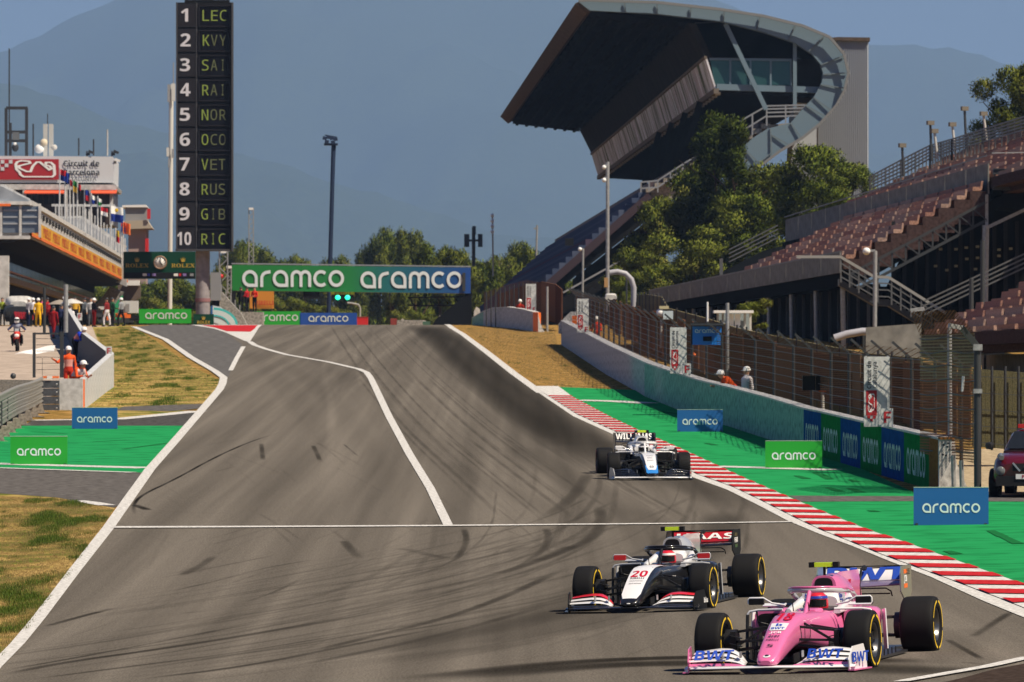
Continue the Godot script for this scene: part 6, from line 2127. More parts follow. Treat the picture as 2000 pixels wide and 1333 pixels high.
# ================================================================ score tower, gantries, masts, boards
func build_gantries() -> void:
	var D := 395.0
	var k := D / F
	var S := thing("score_tower", "tall black position tower listing ten places on a round column", "scoreboard")
	var shell := mat("tower_black", lin(.012, .012, .014), .5)
	var face := mat("tower_face", lin(.006, .006, .010), .35)
	var cell := mat("tower_cell", lin(.020, .019, .024), .5)
	var led := mat("led_green", lin(.20, .27, .05), .5)
	var led2 := mat("led_dim", lin(.11, .13, .06), .5)
	led.emission_enabled = true
	led.emission = lin(.25, .33, .04)
	led.emission_energy_multiplier = .06
	var sheet_ := obj("cabinet", UBOX, shell, S, Transform3D(Basis.from_scale(Vector3(108 * k, 486 * k, .9)), P(399, 248, D + .6)))
	box("top_beam", P(404, 2, D + .6), Vector3(88 * k, 5 * k, .5), shell, S)
	box("top_mount", P(402, -6, D + .6), Vector3(26 * k, 18 * k, .6), shell, S)
	box("bottom_lip", P(396, 489, D + .3), Vector3(106 * k, 4 * k, 1.2), mat("tower_edge", lin(.05, .05, .055), .5), S)
	box("side_rib", P(453.5, 248, D + .2), Vector3(3 * k, 486 * k, 1.0), M.tower_edge, S)
	box("side_rib", P(345, 248, D + .2), Vector3(2.5 * k, 486 * k, 1.0), M.tower_edge, S)
	box("middle_rib", P(383.5, 248, D + .12), Vector3(3 * k, 486 * k, .1), M.tower_edge, S)
	var names := ["LEC", "KVY", "SAI", "RAI", "NOR", "OCO", "VET", "RUS", "GIB", "RIC"]
	for i in 10:
		var y := 30.0 + i * 48.55
		var pn := box("number_panel", P(363.5, y, D + .1), Vector3(34 * k, 45 * k, .1), cell, S)
		var t := letters(str(i + 1), 1.0)
		var w := 14.0 if i == 0 else (28.0 if i == 9 else 20.0)
		obj("lettering", t, mat("tower_white", lin(.62, .62, .68), .5), S, Transform3D(Basis.from_scale(Vector3(w * k / t.get_aabb().size.x, 25 * k, 1)), P(361.5 - i * .3, y, D + .02)))
		var sc := box("screen", P(418, y + 1, D + .1), Vector3(58 * k, 38 * k, .1), face, S)
		for q in [[-1, 0, 60, 2], [1, 0, 60, 2], [0, -1, 2, 40], [0, 1, 2, 40]]:
			box("screen_frame", P(418 + q[1] * 30, y + 1 + q[0] * 20, D + .05), Vector3(q[2] * k, q[3] * k, .12), cell, sc if false else S)
		for j in 3:
			var c := letters(names[i][j], 1.0, 700, "Droid Sans Mono")
			var cw := 13.0 if names[i][j] != "I" else 4.0
			obj("lettering", c, led if j == 0 or i == 0 or i > 8 else led2, S, Transform3D(Basis.from_scale(Vector3(cw * k / maxf(c.get_aabb().size.x, .1), 21 * k, 1)), P(401 + j * 17.0 - i * .25, y + .5, D + .02)))
	var colm := mat("column_grey", lin(.34, .31, .33), .6, 0, "soft", .3)
	rod("column", P(395.5, 488, D + 1.0), P(395.5, 640, D + 1.0), 14.5 * k, colm, S)
	rod("collar", P(395.5, 583, D + 1.0), P(395.5, 590, D + 1.0), 15.5 * k, mat("collar_rose", lin(.25, .12, .13), .7), S)
	var bs := box("base_panel", P(397, 626, D - .2), Vector3(40 * k, 24 * k, .3), mat("dark_green", lin(.006, .05, .028), .5), S)
	text("ROLEX", S, P(397, 630, D - .4), 6 * k, mat("gold", lin(.42, .30, .04), .5))
	crown(S, P(397, 621, D - .4), 8 * k)
	# dark green board with clock
	var R := thing("clock_board", "dark green board with a white clock between two golden crowns", "board")
	var dr := 400.0
	var kr := dr / F
	box("panel", P(311, 518.5, dr), Vector3(140 * kr, 53 * kr, .5), M.dark_green, R)
	box("led_strip", P(311, 538, dr - .27), Vector3(138 * kr, 11 * kr, .06), M.black, R)
	for x in [267, 357]:
		crown(R, P(x, 507, dr - .3), 10 * kr)
		text("ROLEX", R, P(x, 519, dr - .27), 7.5 * kr, M.gold, Basis(), 700, 1.25, "Droid Serif")
	var st := st_new()
	var turn := Basis(Vector3.RIGHT, PI / 2)
	lathe(st, [Vector2(.001, .10), Vector2(11.5 * kr, .10), Vector2(11.5 * kr, 0)], 28, Transform3D(turn, P(312.5, 513, dr - .26)))
	obj("clock_face", done(st), M.white, R)
	st = st_new()
	lathe(st, [Vector2(11.3 * kr, .06), Vector2(11.3 * kr, .13), Vector2(13.2 * kr, .11), Vector2(13.2 * kr, 0)], 28, Transform3D(turn, P(312.5, 513, dr - .26)))
	obj("clock_rim", done(st), mat("clock_rim", lin(.35, .22, .14), .4), R)
	bar("clock_hand", P(312.5, 513, dr - .40), P(313, 505, dr - .40), .05, M.black, R)
	bar("clock_hand", P(312.5, 513, dr - .40), P(317, 518, dr - .40), .06, M.black, R)
	for a in 12:
		var v := Vector3(sin(TAU * a / 12), cos(TAU * a / 12), 0)
		bar("hour_mark", P(312.5, 513, dr - .38) + v * .29, P(312.5, 513, dr - .38) + v * .35, .035, M.ink_dark, R)
	for q in [[282, "white", 8], [290, "led_blue", 5], [300, "led_violet", 8], [343, "white", 8], [351, "red", 4], [360, "led_violet", 7], [374, "steel", 7]]:
		if not M.has("led_blue"):
			mat("led_blue", lin(.03, .05, .5), .5)
			mat("led_violet", lin(.22, .16, .4), .5)
		box("led_block", P(q[0], 537, dr - .31), Vector3(q[2] * kr, 5 * kr, .03), M[q[1]], R)
	bar("support", P(381, 500, dr + .4), P(396, 500, dr + .4), .3, M.dark_steel, R)
	# white telecom mast
	var T := thing("telecom_mast", "tall white telecom mast with panel antennas behind the position tower", "mast")
	rod("pole", P(334, 165, 470), P(331, 640, 470), 4.6 * 470 / F, mat("mast_white", lin(.58, .58, .55), .5), T)
	for q in [[329, 182, 5], [338, 180, 7]]:
		box("panel", P(q[0], q[1], 469.5), Vector3(q[2] * 470 / F, 34 * 470 / F, .3), M.mast_white if q[0] > 330 else M.galvanised, T)
	rod("spike", P(338, 122, 470), P(338, 165, 470), .05, M.steel, T)
	for q in [[327, 297], [337, 300], [330, 318]]:
		box("radio_box", P(q[0], q[1], 469.5), Vector3(.18, .7, .3), M.galvanised if q[0] != 327 else M.mast_white, T)
	# lattice masts
	for q in [["pale lattice mast between the tower and the trees", 490, 406, 520, 560, 9, "galvanised"], ["pale lattice leg at the left end of the green gantry", 436, 490, 640, 432, 16, "galvanised"], ["short lattice mast just behind the gantry leg", 447, 520, 620, 470, 8, "galvanised"]]:
		var L := thing("lattice_mast", q[0], "mast")
		var kd: float = q[4] / F
		for s in [-.5, .5]:
			rod("chord", P(q[1] + s * q[5], q[2], q[4]), P(q[1] + s * q[5], q[3], q[4]), .05, M[q[6]], L)
		var n := int((q[3] - q[2]) / q[5])
		for i in n:
			var s := .5 if i % 2 == 0 else -.5
			bar("lacing", P(q[1] - s * q[5], q[2] + i * q[5], q[4]), P(q[1] + s * q[5], q[2] + (i + 1) * q[5], q[4]), .06, M[q[6]], L)
		box("head", P(q[1], q[2] + 2, q[4]), Vector3(.4, .2, .4), M.white, L)
	# tall light mast
	var H := thing("light_mast", "tall dark blue floodlight mast with a crowded head", "mast")
	var mb := mat("mast_blue", lin(.022, .035, .075), .5)
	rod("pole", P(651, 284, 520), P(641, 640, 520), .20, mb, H)
	box("platform", P(646, 282, 520), Vector3(1.2, .18, .8), mb, H)
	for q in [[634, 270], [641, 268], [648, 270], [655, 272], [638, 277], [650, 278]]:
		box("lamp", P(q[0], q[1], 519.6), Vector3(.36, .30, .3), mb, H, Basis(Vector3(0, 0, 1), .2 * (q[0] - 645) / 10))
	bar("rail", P(634, 264, 520), P(657, 268, 520), .1, mb, H)
	rod("side_cable", P(655, 284, 520.5), P(645, 470, 520.5), .05, mb, H)
	# antennas on the right
	var A := thing("cell_mast", "dark cell mast with three panel arms above the trees", "mast")
	rod("pole", P(925, 444, 690), P(925, 520, 690), .22, M.dark_steel, A)
	bar("arm", P(909, 470, 690), P(941, 470, 690), .25, M.dark_steel, A)
	for x in [909, 914, 936, 940]:
		box("panel", P(x, 470, 689.6), Vector3(.3, 1.5, .3), M.dark_steel, A)
	box("panel", P(926, 450, 689.6), Vector3(.4, 1.0, .3), M.dark_steel, A)
	var A2 := thing("beacon_mast", "thin mast with a column of white balls above the trees", "mast")
	rod("pole", P(962, 420, 690), P(963, 540, 690), .10, M.galvanised, A2)
	for k2 in 4:
		ball("ball", P(961.5, 421 + k2 * 10.5, 689.7), Vector3(.42, .48, .42), M.white, A2)
	var A3 := thing("thin_mast", "thin grey mast just left of the grandstand roof", "mast")
	rod("pole", P(1049, 440, 700), P(1047, 520, 700), .12, M.galvanised, A3)
	bar("arm", P(1043, 447, 700), P(1051, 445, 700), .2, M.galvanised, A3)
	# the gantry over the straight
	var G_ := thing("gantry", "wide gantry over the straight, printed green to blue with a white word twice", "gantry")
	var dg := 430.0
	var kg := dg / F
	var gm := mat("gantry_print", Color.WHITE, .5)
	var gt := GradientTexture2D.new()
	gt.width = 256
	gt.height = 4
	var gr := Gradient.new()
	gr.offsets = PackedFloat32Array([0, .5, .62, 1])
	gr.colors = PackedColorArray([lin(.01, .19, .03), lin(.01, .19, .05), lin(.01, .14, .14), lin(.008, .06, .30)])
	gt.gradient = gr
	gm.albedo_texture = gt
	st = SurfaceTool.new()
	st.begin(Mesh.PRIMITIVE_TRIANGLES)
	st.set_smooth_group(-1)
	var qv := [[453, 517.5], [919, 523], [919, 573.5], [453, 568]]
	var uv := [Vector2(.01, .1), Vector2(.99, .1), Vector2(.99, .9), Vector2(.01, .9)]
	for i in [0, 1, 2, 0, 2, 3]:
		st.set_uv(uv[i])
		st.add_vertex(P(qv[i][0], qv[i][1], dg - .5))
	obj("print", done(st), gm, G_)
	ext("beam", qv, dg - .48, Vector3(0, 0, -1), 1.6, M.dark_steel, G_)
	for x in [572, 803]:
		word(G_, P(x, 543 + (x - 453) * .011, dg - .56), 33 * kg, mat("gantry_letter", lin(.66, .74, .80), .5), Basis(), .92)
	bar("top_pipe", P(452, 515, dg), P(920, 521, dg), .09, M.galvanised, G_)
	box("corner_bar", P(906, 551, dg - .6), Vector3(6 * kg, 36 * kg, .1), M.dark_steel, G_)
	bar("leg", P(914, 570, dg), P(914, 645, dg), .45, M.black, G_)
	bar("leg", P(456, 566, dg), P(456, 645, dg), .3, M.dark_steel, G_)
	var stair := ext("dark_screen", [[921, 570], [921, 640], [842, 640], [850, 625], [905, 580]], dg - .4, Vector3(0, 0, -1), .3, mat("screen_black", lin(.012, .013, .016), .9), G_)
	for k2 in 6:
		bar("lattice", P(800 + k2 * 18, 583, dg + .6), P(808 + k2 * 18, 596, dg + .6), .08, M.black, G_)
	bar("lattice_beam", P(796, 582, dg + .6), P(905, 580, dg + .6), .10, M.black, G_)
	bar("lattice_beam", P(796, 597, dg + .6), P(905, 597, dg + .6), .10, M.black, G_)
	# signal lights under it
	var L2 := thing("start_lights", "pair of green signal lamps under a yellow plate, hung from the gantry", "traffic light")
	box("plate", P(669, 574, dg - .2), Vector3(46 * kg, 11 * kg, .12), M.yellow, L2)
	text("PIRELLI", L2, P(669, 574, dg - .3), 5.5 * kg, mat("plate_red", lin(.45, .03, .02), .5), Basis(), 700, 1.15)
	box("case", P(669, 582, dg - .2), Vector3(44 * kg, 11 * kg, .3), M.black, L2)
	var gl := mat("green_lamp", lin(.06, .85, .55), .4)
	gl.emission_enabled = true
	gl.emission = Color(.10, 1.0, .72)
	gl.emission_energy_multiplier = 1.1
	for x in [659.5, 678.5]:
		ball("lamp", P(x, 581.5, dg - .42), Vector3(10.5 * kg, 9.5 * kg, .18), gl, L2)
		var ol := OmniLight3D.new()
		ol.name = "lamp_light"
		L2.add_child(ol, true)
		ol.position = P(x, 581.5, dg - .75)
		ol.light_color = Color(.10, 1.0, .72)
		ol.light_energy = .05
		ol.light_size = .15
		ol.omni_range = 30
		ol.omni_attenuation = 2.0
		ol.shadow_enabled = true
	var bb := thing("signal_box", "black unlit signal box under the gantry, left of the green lamps", "signal")
	box("case", P(608, 576, dg - .2), Vector3(31 * kg, 15 * kg, .3), M.black, bb)
	bar("hanger", P(608, 565, dg), P(608, 572, dg), .1, M.black, bb)
	# boards and walls beyond the crest
	for q in [["long green board with the white word on the far wall, below the gantry", 541, 622, 92, 27, "green_board", 446, 82], ["blue board with the white word beside the green one, below the gantry", 641, 624, 112, 25, "far_blue", 446, 78], ["green board with the white word below the clock board", 322, 618, 102, 28, "green_board", 408, 82]]:
		mat("far_blue", lin(.01, .07, .36), .5)
		var b := thing("advertising_board", q[0], "board")
		var kd: float = q[6] / F
		box("panel", P(q[1], q[2], q[6]), Vector3(q[3] * kd, q[4] * kd, .2), M[q[5]], b)
		word(b, P(q[1] + (2 if q[1] < 400 else 0), q[2] - 1, q[6] - .12), q[7] * kd / 6.55, mat("far_letter", lin(.58, .66, .66), .5), Basis())
		for s in [-.45, .45]:
			bar("post", P(q[1] + q[3] * s, q[2], q[6] + .2), P(q[1] + q[3] * s, q[2] + 30, q[6] + .2), .1, M.dark_steel, b)
	var rb := thing("marshal_box", "small bright red box at the end of the far blue board", "box")
	box("body", P(708, 628, 445), Vector3(21 * 445 / F, 15 * 445 / F, .8), M.red, rb)
	box("lid", P(708, 620, 445), Vector3(22 * 445 / F, 1.5 * 445 / F, .85), mat("lid_red", lin(.35, .03, .02), .5), rb)
	var ob := thing("advertising_board", "orange board with red lettering behind the left gantry leg", "board")
	box("panel", P(511, 586, 460), Vector3(47 * 460 / F, 34 * 460 / F, .2), mat("board_orange", lin(.55, .22, .02), .6), ob)
	text("PIRELLI", ob, P(516, 592, 459.8), 8 * 460 / F, M.plate_red, Basis(), 700, .9)
	for s in [490, 530]:
		bar("post", P(s, 600, 460.3), P(s, 650, 460.3), .12, M.dark_steel, ob)
	# teal painted wall and grey ramp
	var tw := thing("painted_wall", "white wall with teal curved stripes at the foot of the position tower", "wall")
	ext("panel", [[415, 597], [430, 600], [450, 615], [465, 640], [415, 640]], 398, Vector3(0, 0, -1), .3, mat("wall_pale", lin(.60, .68, .72), .6), tw)
	for r in 2:
		st = st_new()
		var arc := []
		for i in 12:
			var a := lerpf(PI * .5, .08, i / 11.0)
			arc.append(Vector2(cos(a) * (1.55 - r * .55), sin(a) * (1.15 - r * .45)))
		band_path(st, arc, .16 if r == 0 else .10, 0)
		obj("teal_stripe", done(st), mat("teal", lin(.06, .50, .52), .6), tw, Transform3D(Basis(), P(417, 637, 397.8)))
	box("blue_edge", P(413, 618, 397.7), Vector3(.12, 1.4, .1), M.blue_board, tw)
	var gw := thing("ramp_wall", "pale concrete ramp wall running down behind the teal wall", "wall")
	ext("panel", [[427, 570], [432, 570], [470, 612], [484, 640], [430, 640]], 402, Vector3(0, 0, -1), 1.5, M.concrete, gw)
	for k2 in 5:
		bar("post", P(432 + k2 * 9, 572 + k2 * 10, 401), P(432 + k2 * 9, 556 + k2 * 10, 401), .07, M.galvanised, gw)
	box("platform", Vector3(-18.9, GH(0, 425) + .54, -425), Vector3(2.2, 1.1, 2.4), M.concrete, gw)
	box("cabinet", P(421, 560, 402), Vector3(.7, 1.9, .6), mat("cabinet_grey", lin(.24, .25, .28), .6), gw)
	var rl := thing("red_lamp", "red round lamp on a post beside the gantry leg", "lamp")
	ball("lens", P(432, 540, 402), Vector3(.28, .3, .2), M.red, rl)
	rod("post", P(432, 544, 402.2), P(432, 575, 402.2), .05, M.dark_steel, rl)
	var bx := thing("dark_bin", "black rounded container behind the teal wall", "container")
	ball("body", P(422, 588, 403), Vector3(.6, .9, .6), M.black, bx)
	# clutter under the gantry
	for q in [["white tent tops far away under the gantry, left group", 772, 630, 10, 6], ["white tent far away under the gantry, middle", 786, 627, 6, 8], ["white tent top far away, right of the middle one", 826, 629, 14, 6], ["small white canopy far away beside the dark screen", 860, 622, 8, 10], ["white canopy right of the dark gantry screen", 932, 610, 12, 18]]:
		var c := thing("tent", q[0], "tent")
		obj("canopy", prism_mesh([Vector2(-.5, -.5), Vector2(.5, -.5), Vector2(.35, .3), Vector2(-.1, .5), Vector2(-.45, .1)], -.5, .5), M.off_white, c, Transform3D(Basis.from_scale(Vector3(q[3], q[4], 10) * 450 / F * 1.2), P(q[1], q[2], 470)))
	var gh := thing("far_barrier", "grey and red low barrier far away under the gantry", "barrier")
	box("panel", P(800, 632, 455), Vector3(2.0, .5, .3), M.concrete, gh)
	box("panel", P(769, 630, 455), Vector3(.5, .6, .3), mat("far_red", lin(.22, .03, .02), .7), gh)
	box("panel", P(830, 633, 455.2), Vector3(.8, .4, .3), mat("far_green", lin(.05, .12, .08), .7), gh)
	var bg := thing("bent_pole", "pale bent pipe standing beyond the crest of the track", "pole")
	st = st_new()
	add_path(st, [P(702, 640, 450), P(703, 602, 450), P(700, 596, 450), P(688, 593, 450), P(678, 592, 450)], .08, 8)
	obj("tube", done(st), mat("pipe_grey", lin(.30, .30, .28), .6), bg)

func crown(parent: Node, at: Vector3, w: float) -> void:
	var poly := [Vector2(-.3, -.5), Vector2(.3, -.5), Vector2(.5, .3), Vector2(.22, -.1), Vector2(.15, .48), Vector2(0, -.05), Vector2(-.15, .48), Vector2(-.22, -.1), Vector2(-.5, .3)]
	obj("emblem", prism_mesh(poly, -.02, .02), M.gold, parent, Transform3D(Basis.from_scale(Vector3(w, w, 1)), at))

func advert(label: String, px: Array, blue: bool, up_edge := false) -> void:   # px: left, top, right, bottom; it stands on the ground
	var g := gnd((px[0] + px[2]) / 2.0, px[3])
	var d := g.y
	var k := d / F
	var b := thing("advertising_board", label, "board", P((px[0] + px[2]) / 2.0, (px[1] + px[3]) / 2.0, d), sin(px[0] * 1.7) * .05, "free-standing word boards on the run-off")
	var w: float = (px[2] - px[0]) * k
	var h: float = (px[3] - px[1]) * k
	var c := Vector3.ZERO
	var gr: Material = M.blue_board if blue else M.green_board
	box("panel", c, Vector3(w, h, .07), gr, b, Basis())
	word(b, c + Vector3(0, -h * .03, .042), w * .84 / 6.55, M.letter, Basis(), .92)
	box("top_edge", c + Vector3(0, h / 2 + .006, 0), Vector3(w, .012, .08), mat("board_edge", lin(.40, .55, .45), .6), b)
	for s in [-.46, .46]:
		box("foot", c + Vector3(w * s, -h / 2 + .03, -.15), Vector3(.05, .05, .4), M.dark_steel, b)
		bar("brace", c + Vector3(w * s, h * .2, -.05), c + Vector3(w * s, -h / 2 + .03, -.34), .03, M.dark_steel, b)

func build_boards() -> void:
	advert("blue board nearest to the camera on the right, in front of the barrier end", [1785, 953, 1931, 1028], true)
	advert("bright green board on the right, standing against the blue and green barrier", [1495, 862, 1606, 917], false)
	advert("farthest blue board on the right, below the teal barrier", [1323, 801, 1412, 845], true)
	advert("blue board on the left, behind the green run-off below the white pit wall", [140, 797, 229, 840], true)
	advert("green board on the left green run-off, left of the white line", [20, 853, 131, 910], false)

# ================================================================ trees
func leaf_cloud(seed_: int, blobs: Array, leaves: int, size: float, tones: Array) -> ArrayMesh:   # blobs: [centre, radii]
	var r := RandomNumberGenerator.new()
	r.seed = seed_
	var vol := []
	var sum := 0.0
	for b in blobs:
		sum += pow(b[1].x * b[1].y * b[1].z, .667)
		vol.append(sum)
	var v := PackedVector3Array()
	var nn := PackedVector3Array()
	var cc := PackedColorArray()
	for i in leaves:
		var pick := r.randf() * sum
		var k := 0
		while vol[k] < pick:
			k += 1
		var dir := Vector3(r.randfn(), r.randfn(), r.randfn()).normalized()
		var rad := pow(r.randf_range(.2, 1.0), .5) * r.randf_range(.8, 1.3)
		var c: Vector3 = blobs[k][0] + dir * rad * blobs[k][1]
		var a := Vector3(r.randfn(), r.randfn(), r.randfn()).normalized()
		var b := a.cross(dir + Vector3(.01, .02, 0)).normalized()
		var t := (dir * .8 + Vector3(0, .5, 0) + Vector3(r.randfn(), r.randfn(), r.randfn()) * .45).normalized()
		var s := size * r.randf_range(.6, 1.35)
		var col: Color = tones[(k * 3 + r.randi() % 2) % tones.size()] * r.randf_range(.8, 1.2)
		for q in [c - b * s * .5, c + t * s, c + b * s * .5, c - b * s * .45 - t * s * .3, c + b * s * .1 + t * s * .5, c + b * s * .5 - t * s * .4]:
			v.append(q)
			nn.append((dir + t * .5).normalized())
			cc.append(col)
	var arr := []
	arr.resize(Mesh.ARRAY_MAX)
	arr[Mesh.ARRAY_VERTEX] = v
	arr[Mesh.ARRAY_NORMAL] = nn
	arr[Mesh.ARRAY_COLOR] = cc
	var m := ArrayMesh.new()
	m.add_surface_from_arrays(Mesh.PRIMITIVE_TRIANGLES, arr)
	return m

func crown_mesh(seed_: int, kind: String, leaves: int) -> ArrayMesh:   # one unit high, standing on zero
	var r := RandomNumberGenerator.new()
	r.seed = seed_ * 7 + 1
	var blobs := []
	if kind == "pine":
		for i in 44:
			var y := r.randf_range(.14, .95)
			var w := .36 * sqrt(maxf(.05, 1.0 - pow((y - .45) / .6, 2)))
			var a := r.randf() * TAU
			var q := w * sqrt(r.randf())
			blobs.append([Vector3(cos(a) * q, y, sin(a) * q), Vector3(.13, .085, .13) * r.randf_range(.7, 1.3)])
	elif kind == "poplar":
		for i in 18:
			var y := r.randf_range(.12, .97)
			var w := .13 * (1.1 - y * .6)
			var a := r.randf() * TAU
			blobs.append([Vector3(cos(a) * w, y, sin(a) * w), Vector3(.09, .11, .09) * r.randf_range(.7, 1.25)])
	else:
		for i in 22:
			var y := r.randf_range(.10, .9)
			var w := .42 * sqrt(maxf(.05, 1.0 - pow((y - .4) / .62, 2)))
			var a := r.randf() * TAU
			var q := w * sqrt(r.randf())
			blobs.append([Vector3(cos(a) * q, y, sin(a) * q), Vector3(.14, .10, .14) * r.randf_range(.7, 1.3)])
	var tones := [Color(.10, .14, .024), Color(.16, .195, .032), Color(.06, .09, .018), Color(.19, .215, .04), Color(.125, .16, .028)]
	if kind == "oak":
		tones = [Color(.12, .15, .028), Color(.17, .19, .034), Color(.085, .115, .024), Color(.21, .21, .05), Color(.15, .17, .03)]
	elif kind == "poplar":
		tones = [Color(.05, .075, .016), Color(.075, .095, .018), Color(.035, .055, .012)]
	return leaf_cloud(seed_, blobs, leaves, .0155 if kind != "poplar" else .0125, tones)

var CROWNS := {}
func tree(label: String, kind: String, variant: int, base: Vector3, h: float, w: float, turn: float, group := "") -> void:
	var key := kind + str(variant)
	if not CROWNS.has(key):
		CROWNS[key] = crown_mesh(variant + 3, kind, 30000)
	if not M.has("leaf"):
		var lm := mat("leaf", Color.WHITE, .8)
		lm.vertex_color_use_as_albedo = true
		lm.backlight_enabled = true
		lm.backlight = Color(.22, .26, .05)
		mat("bark", lin(.085, .06, .045), .9)
	var t := thing("pine_tree" if kind == "pine" else ("cypress_tree" if kind == "poplar" else "leafy_tree"), label, "tree", base, turn, group)
	obj("crown", CROWNS[key], M.leaf, t, Transform3D(Basis.from_scale(Vector3(w, h, w)), Vector3.ZERO))
	var st := st_new()
	add_tube(st, Vector3(0, -.3, 0), Vector3(h * .02, h * .55, 0), h * .022, h * .012, 7)
	for k in 4:
		var a := turn + k * 1.7
		add_tube(st, Vector3(0, h * (.22 + k * .08), 0), Vector3(cos(a) * w * .28, h * (.42 + k * .1), sin(a) * w * .28), h * .010, h * .004, 5)
	obj("trunk", done(st), M.bark, t)

const ORD := ["one", "two", "three", "four", "five", "six", "seven", "eight", "nine", "ten", "eleven", "twelve", "thirteen", "fourteen", "fifteen", "sixteen", "seventeen", "eighteen", "nineteen", "twenty", "twenty-one", "twenty-two"]
func far_label(px: float, what: String, all: Array) -> String:
	var zones := [[400, "below the clock board"], [640, "above the left half of the gantry"], [720, "right of the blue light mast"], [925, "above the blue half of the gantry"], [1300, "between the gantry and the grandstand"]]
	var lo := 0
	for z in zones:
		if px < z[0]:
			var n := 0
			for q in all:
				if q[0] >= lo and q[0] < px:
					n += 1
			return "far dark green %s number %s from the left %s" % [what, ORD[n], z[1]]
		lo = z[0]
	return ""

func build_trees() -> void:
	# trees between the stands: [label, kind, variant, px, top, bottom, width px, distance]
	var T := [
		["tall dark cypress-like tree right in front of the grandstand", "poplar", 0, 1402, 228, 450, 210, 440],
		["dark narrow tree beside the tall dark one, in front of the grandstand", "poplar", 1, 1437, 250, 460, 170, 436],
		["big round yellow-green pine in the middle of the clump", "pine", 0, 1500, 322, 560, 170, 440],
		["olive pine left of the big round one", "pine", 1, 1375, 310, 560, 150, 445],
		["upper right pine against the pale stair tower", "pine", 2, 1588, 284, 480, 140, 425],
		["small pine at the right end of the clump, against the tower", "pine", 0, 1660, 318, 470, 90, 420],
		["low pine at the barrier of the stand, right end of the clump", "pine", 1, 1610, 350, 500, 120, 412],
		["darker pine low in the clump, right of centre", "pine", 2, 1455, 380, 580, 150, 432],
		["olive tree at the left edge of the clump", "oak", 0, 1300, 360, 590, 120, 440],
		["low bushy tree below the clump, left of centre", "oak", 1, 1360, 440, 620, 170, 426],
		["small dark tree at the left foot of the clump", "oak", 2, 1262, 480, 610, 110, 430],
		["lowest bushy tree at the left end of the stand barrier", "oak", 0, 1300, 500, 640, 120, 424],
		["small young tree under the overhang of the grandstand", "oak", 1, 1215, 520, 630, 70, 400],
		["tall dark tree at the right edge, above the upper stand", "oak", 2, 1968, 118, 330, 130, 375],
		["leafy tree cut by the right edge of the view", "oak", 1, 2025, 130, 330, 120, 380],
		["bush under the middle stand by the white cabin", "oak", 0, 1470, 582, 660, 70, 262],
	]
	for q in T:
		var base := P(q[3], q[5], q[7])
		tree(q[0], q[1], q[2], base, (q[5] - q[4]) * q[7] / F, q[6] * q[7] / F * 1.32, q[3] * .37)
	# the tree line beyond the crest
	var L := [[205, 556, 70], [232, 552, 70], [262, 542, 70], [292, 546, 70], [318, 538, 66], [340, 545, 70], [365, 548, 70], [425, 540, 40], [452, 478, 60], [478, 470, 70], [505, 486, 60], [535, 492, 60], [562, 500, 60], [590, 508, 56], [616, 512, 50], [660, 506, 56], [690, 500, 60], [716, 486, 50], [741, 446, 54], [764, 462, 50], [790, 441, 56], [812, 452, 54], [836, 470, 56], [860, 480, 60], [884, 482, 60], [906, 488, 60], [930, 497, 60], [952, 500, 56], [975, 500, 56], [1000, 512, 60], [1030, 474, 64], [1052, 480, 50], [1078, 500, 60], [1110, 545, 60], [1140, 560, 60], [1180, 570, 60]]
	var words_ := ["tallest", "broad", "narrow", "dark", "olive"]
	for i in L.size():
		var q: Array = L[i]
		var d := 735.0 + (i * 37 % 70)
		if q[0] < 440:
			d = 640.0
		var base := Vector3((q[0] - 1000.0) * d / F, 6.4, -d)
		var top := P(q[0], q[1], d)
		tree(far_label(q[0], "tree", L), "oak" if i % 3 else "pine", i % 3, base, top.y - base.y, q[2] * d / F * 1.8, i * 1.3, "tree line beyond the crest")
	for i in 22:
		var px := 200 + i * 39.0
		var d := 560.0 + (i * 29 % 40) if px < 700 else 705.0 + (i * 29 % 20)
		var base := Vector3((px - 1000.0) * d / F, 6.5, -d)
		tree("low dark bush number %s from the left in front of the far tree line" % ORD[i], "oak", i % 3, base, 3.4 + (i * 13 % 7) * .3, 4.6, i * 2.1, "bushes in front of the far tree line")
	# a pale field far beyond
	var st := st_new()
	quad(st, P(930, 520, 2600), P(960, 508, 2700), P(1020, 512, 2700), P(1030, 530, 2600))
	quad(st, P(1030, 530, 2600), P(1030, 760, 2590), P(930, 760, 2590), P(930, 520, 2600))
	struct("field", done(st), M.sand)

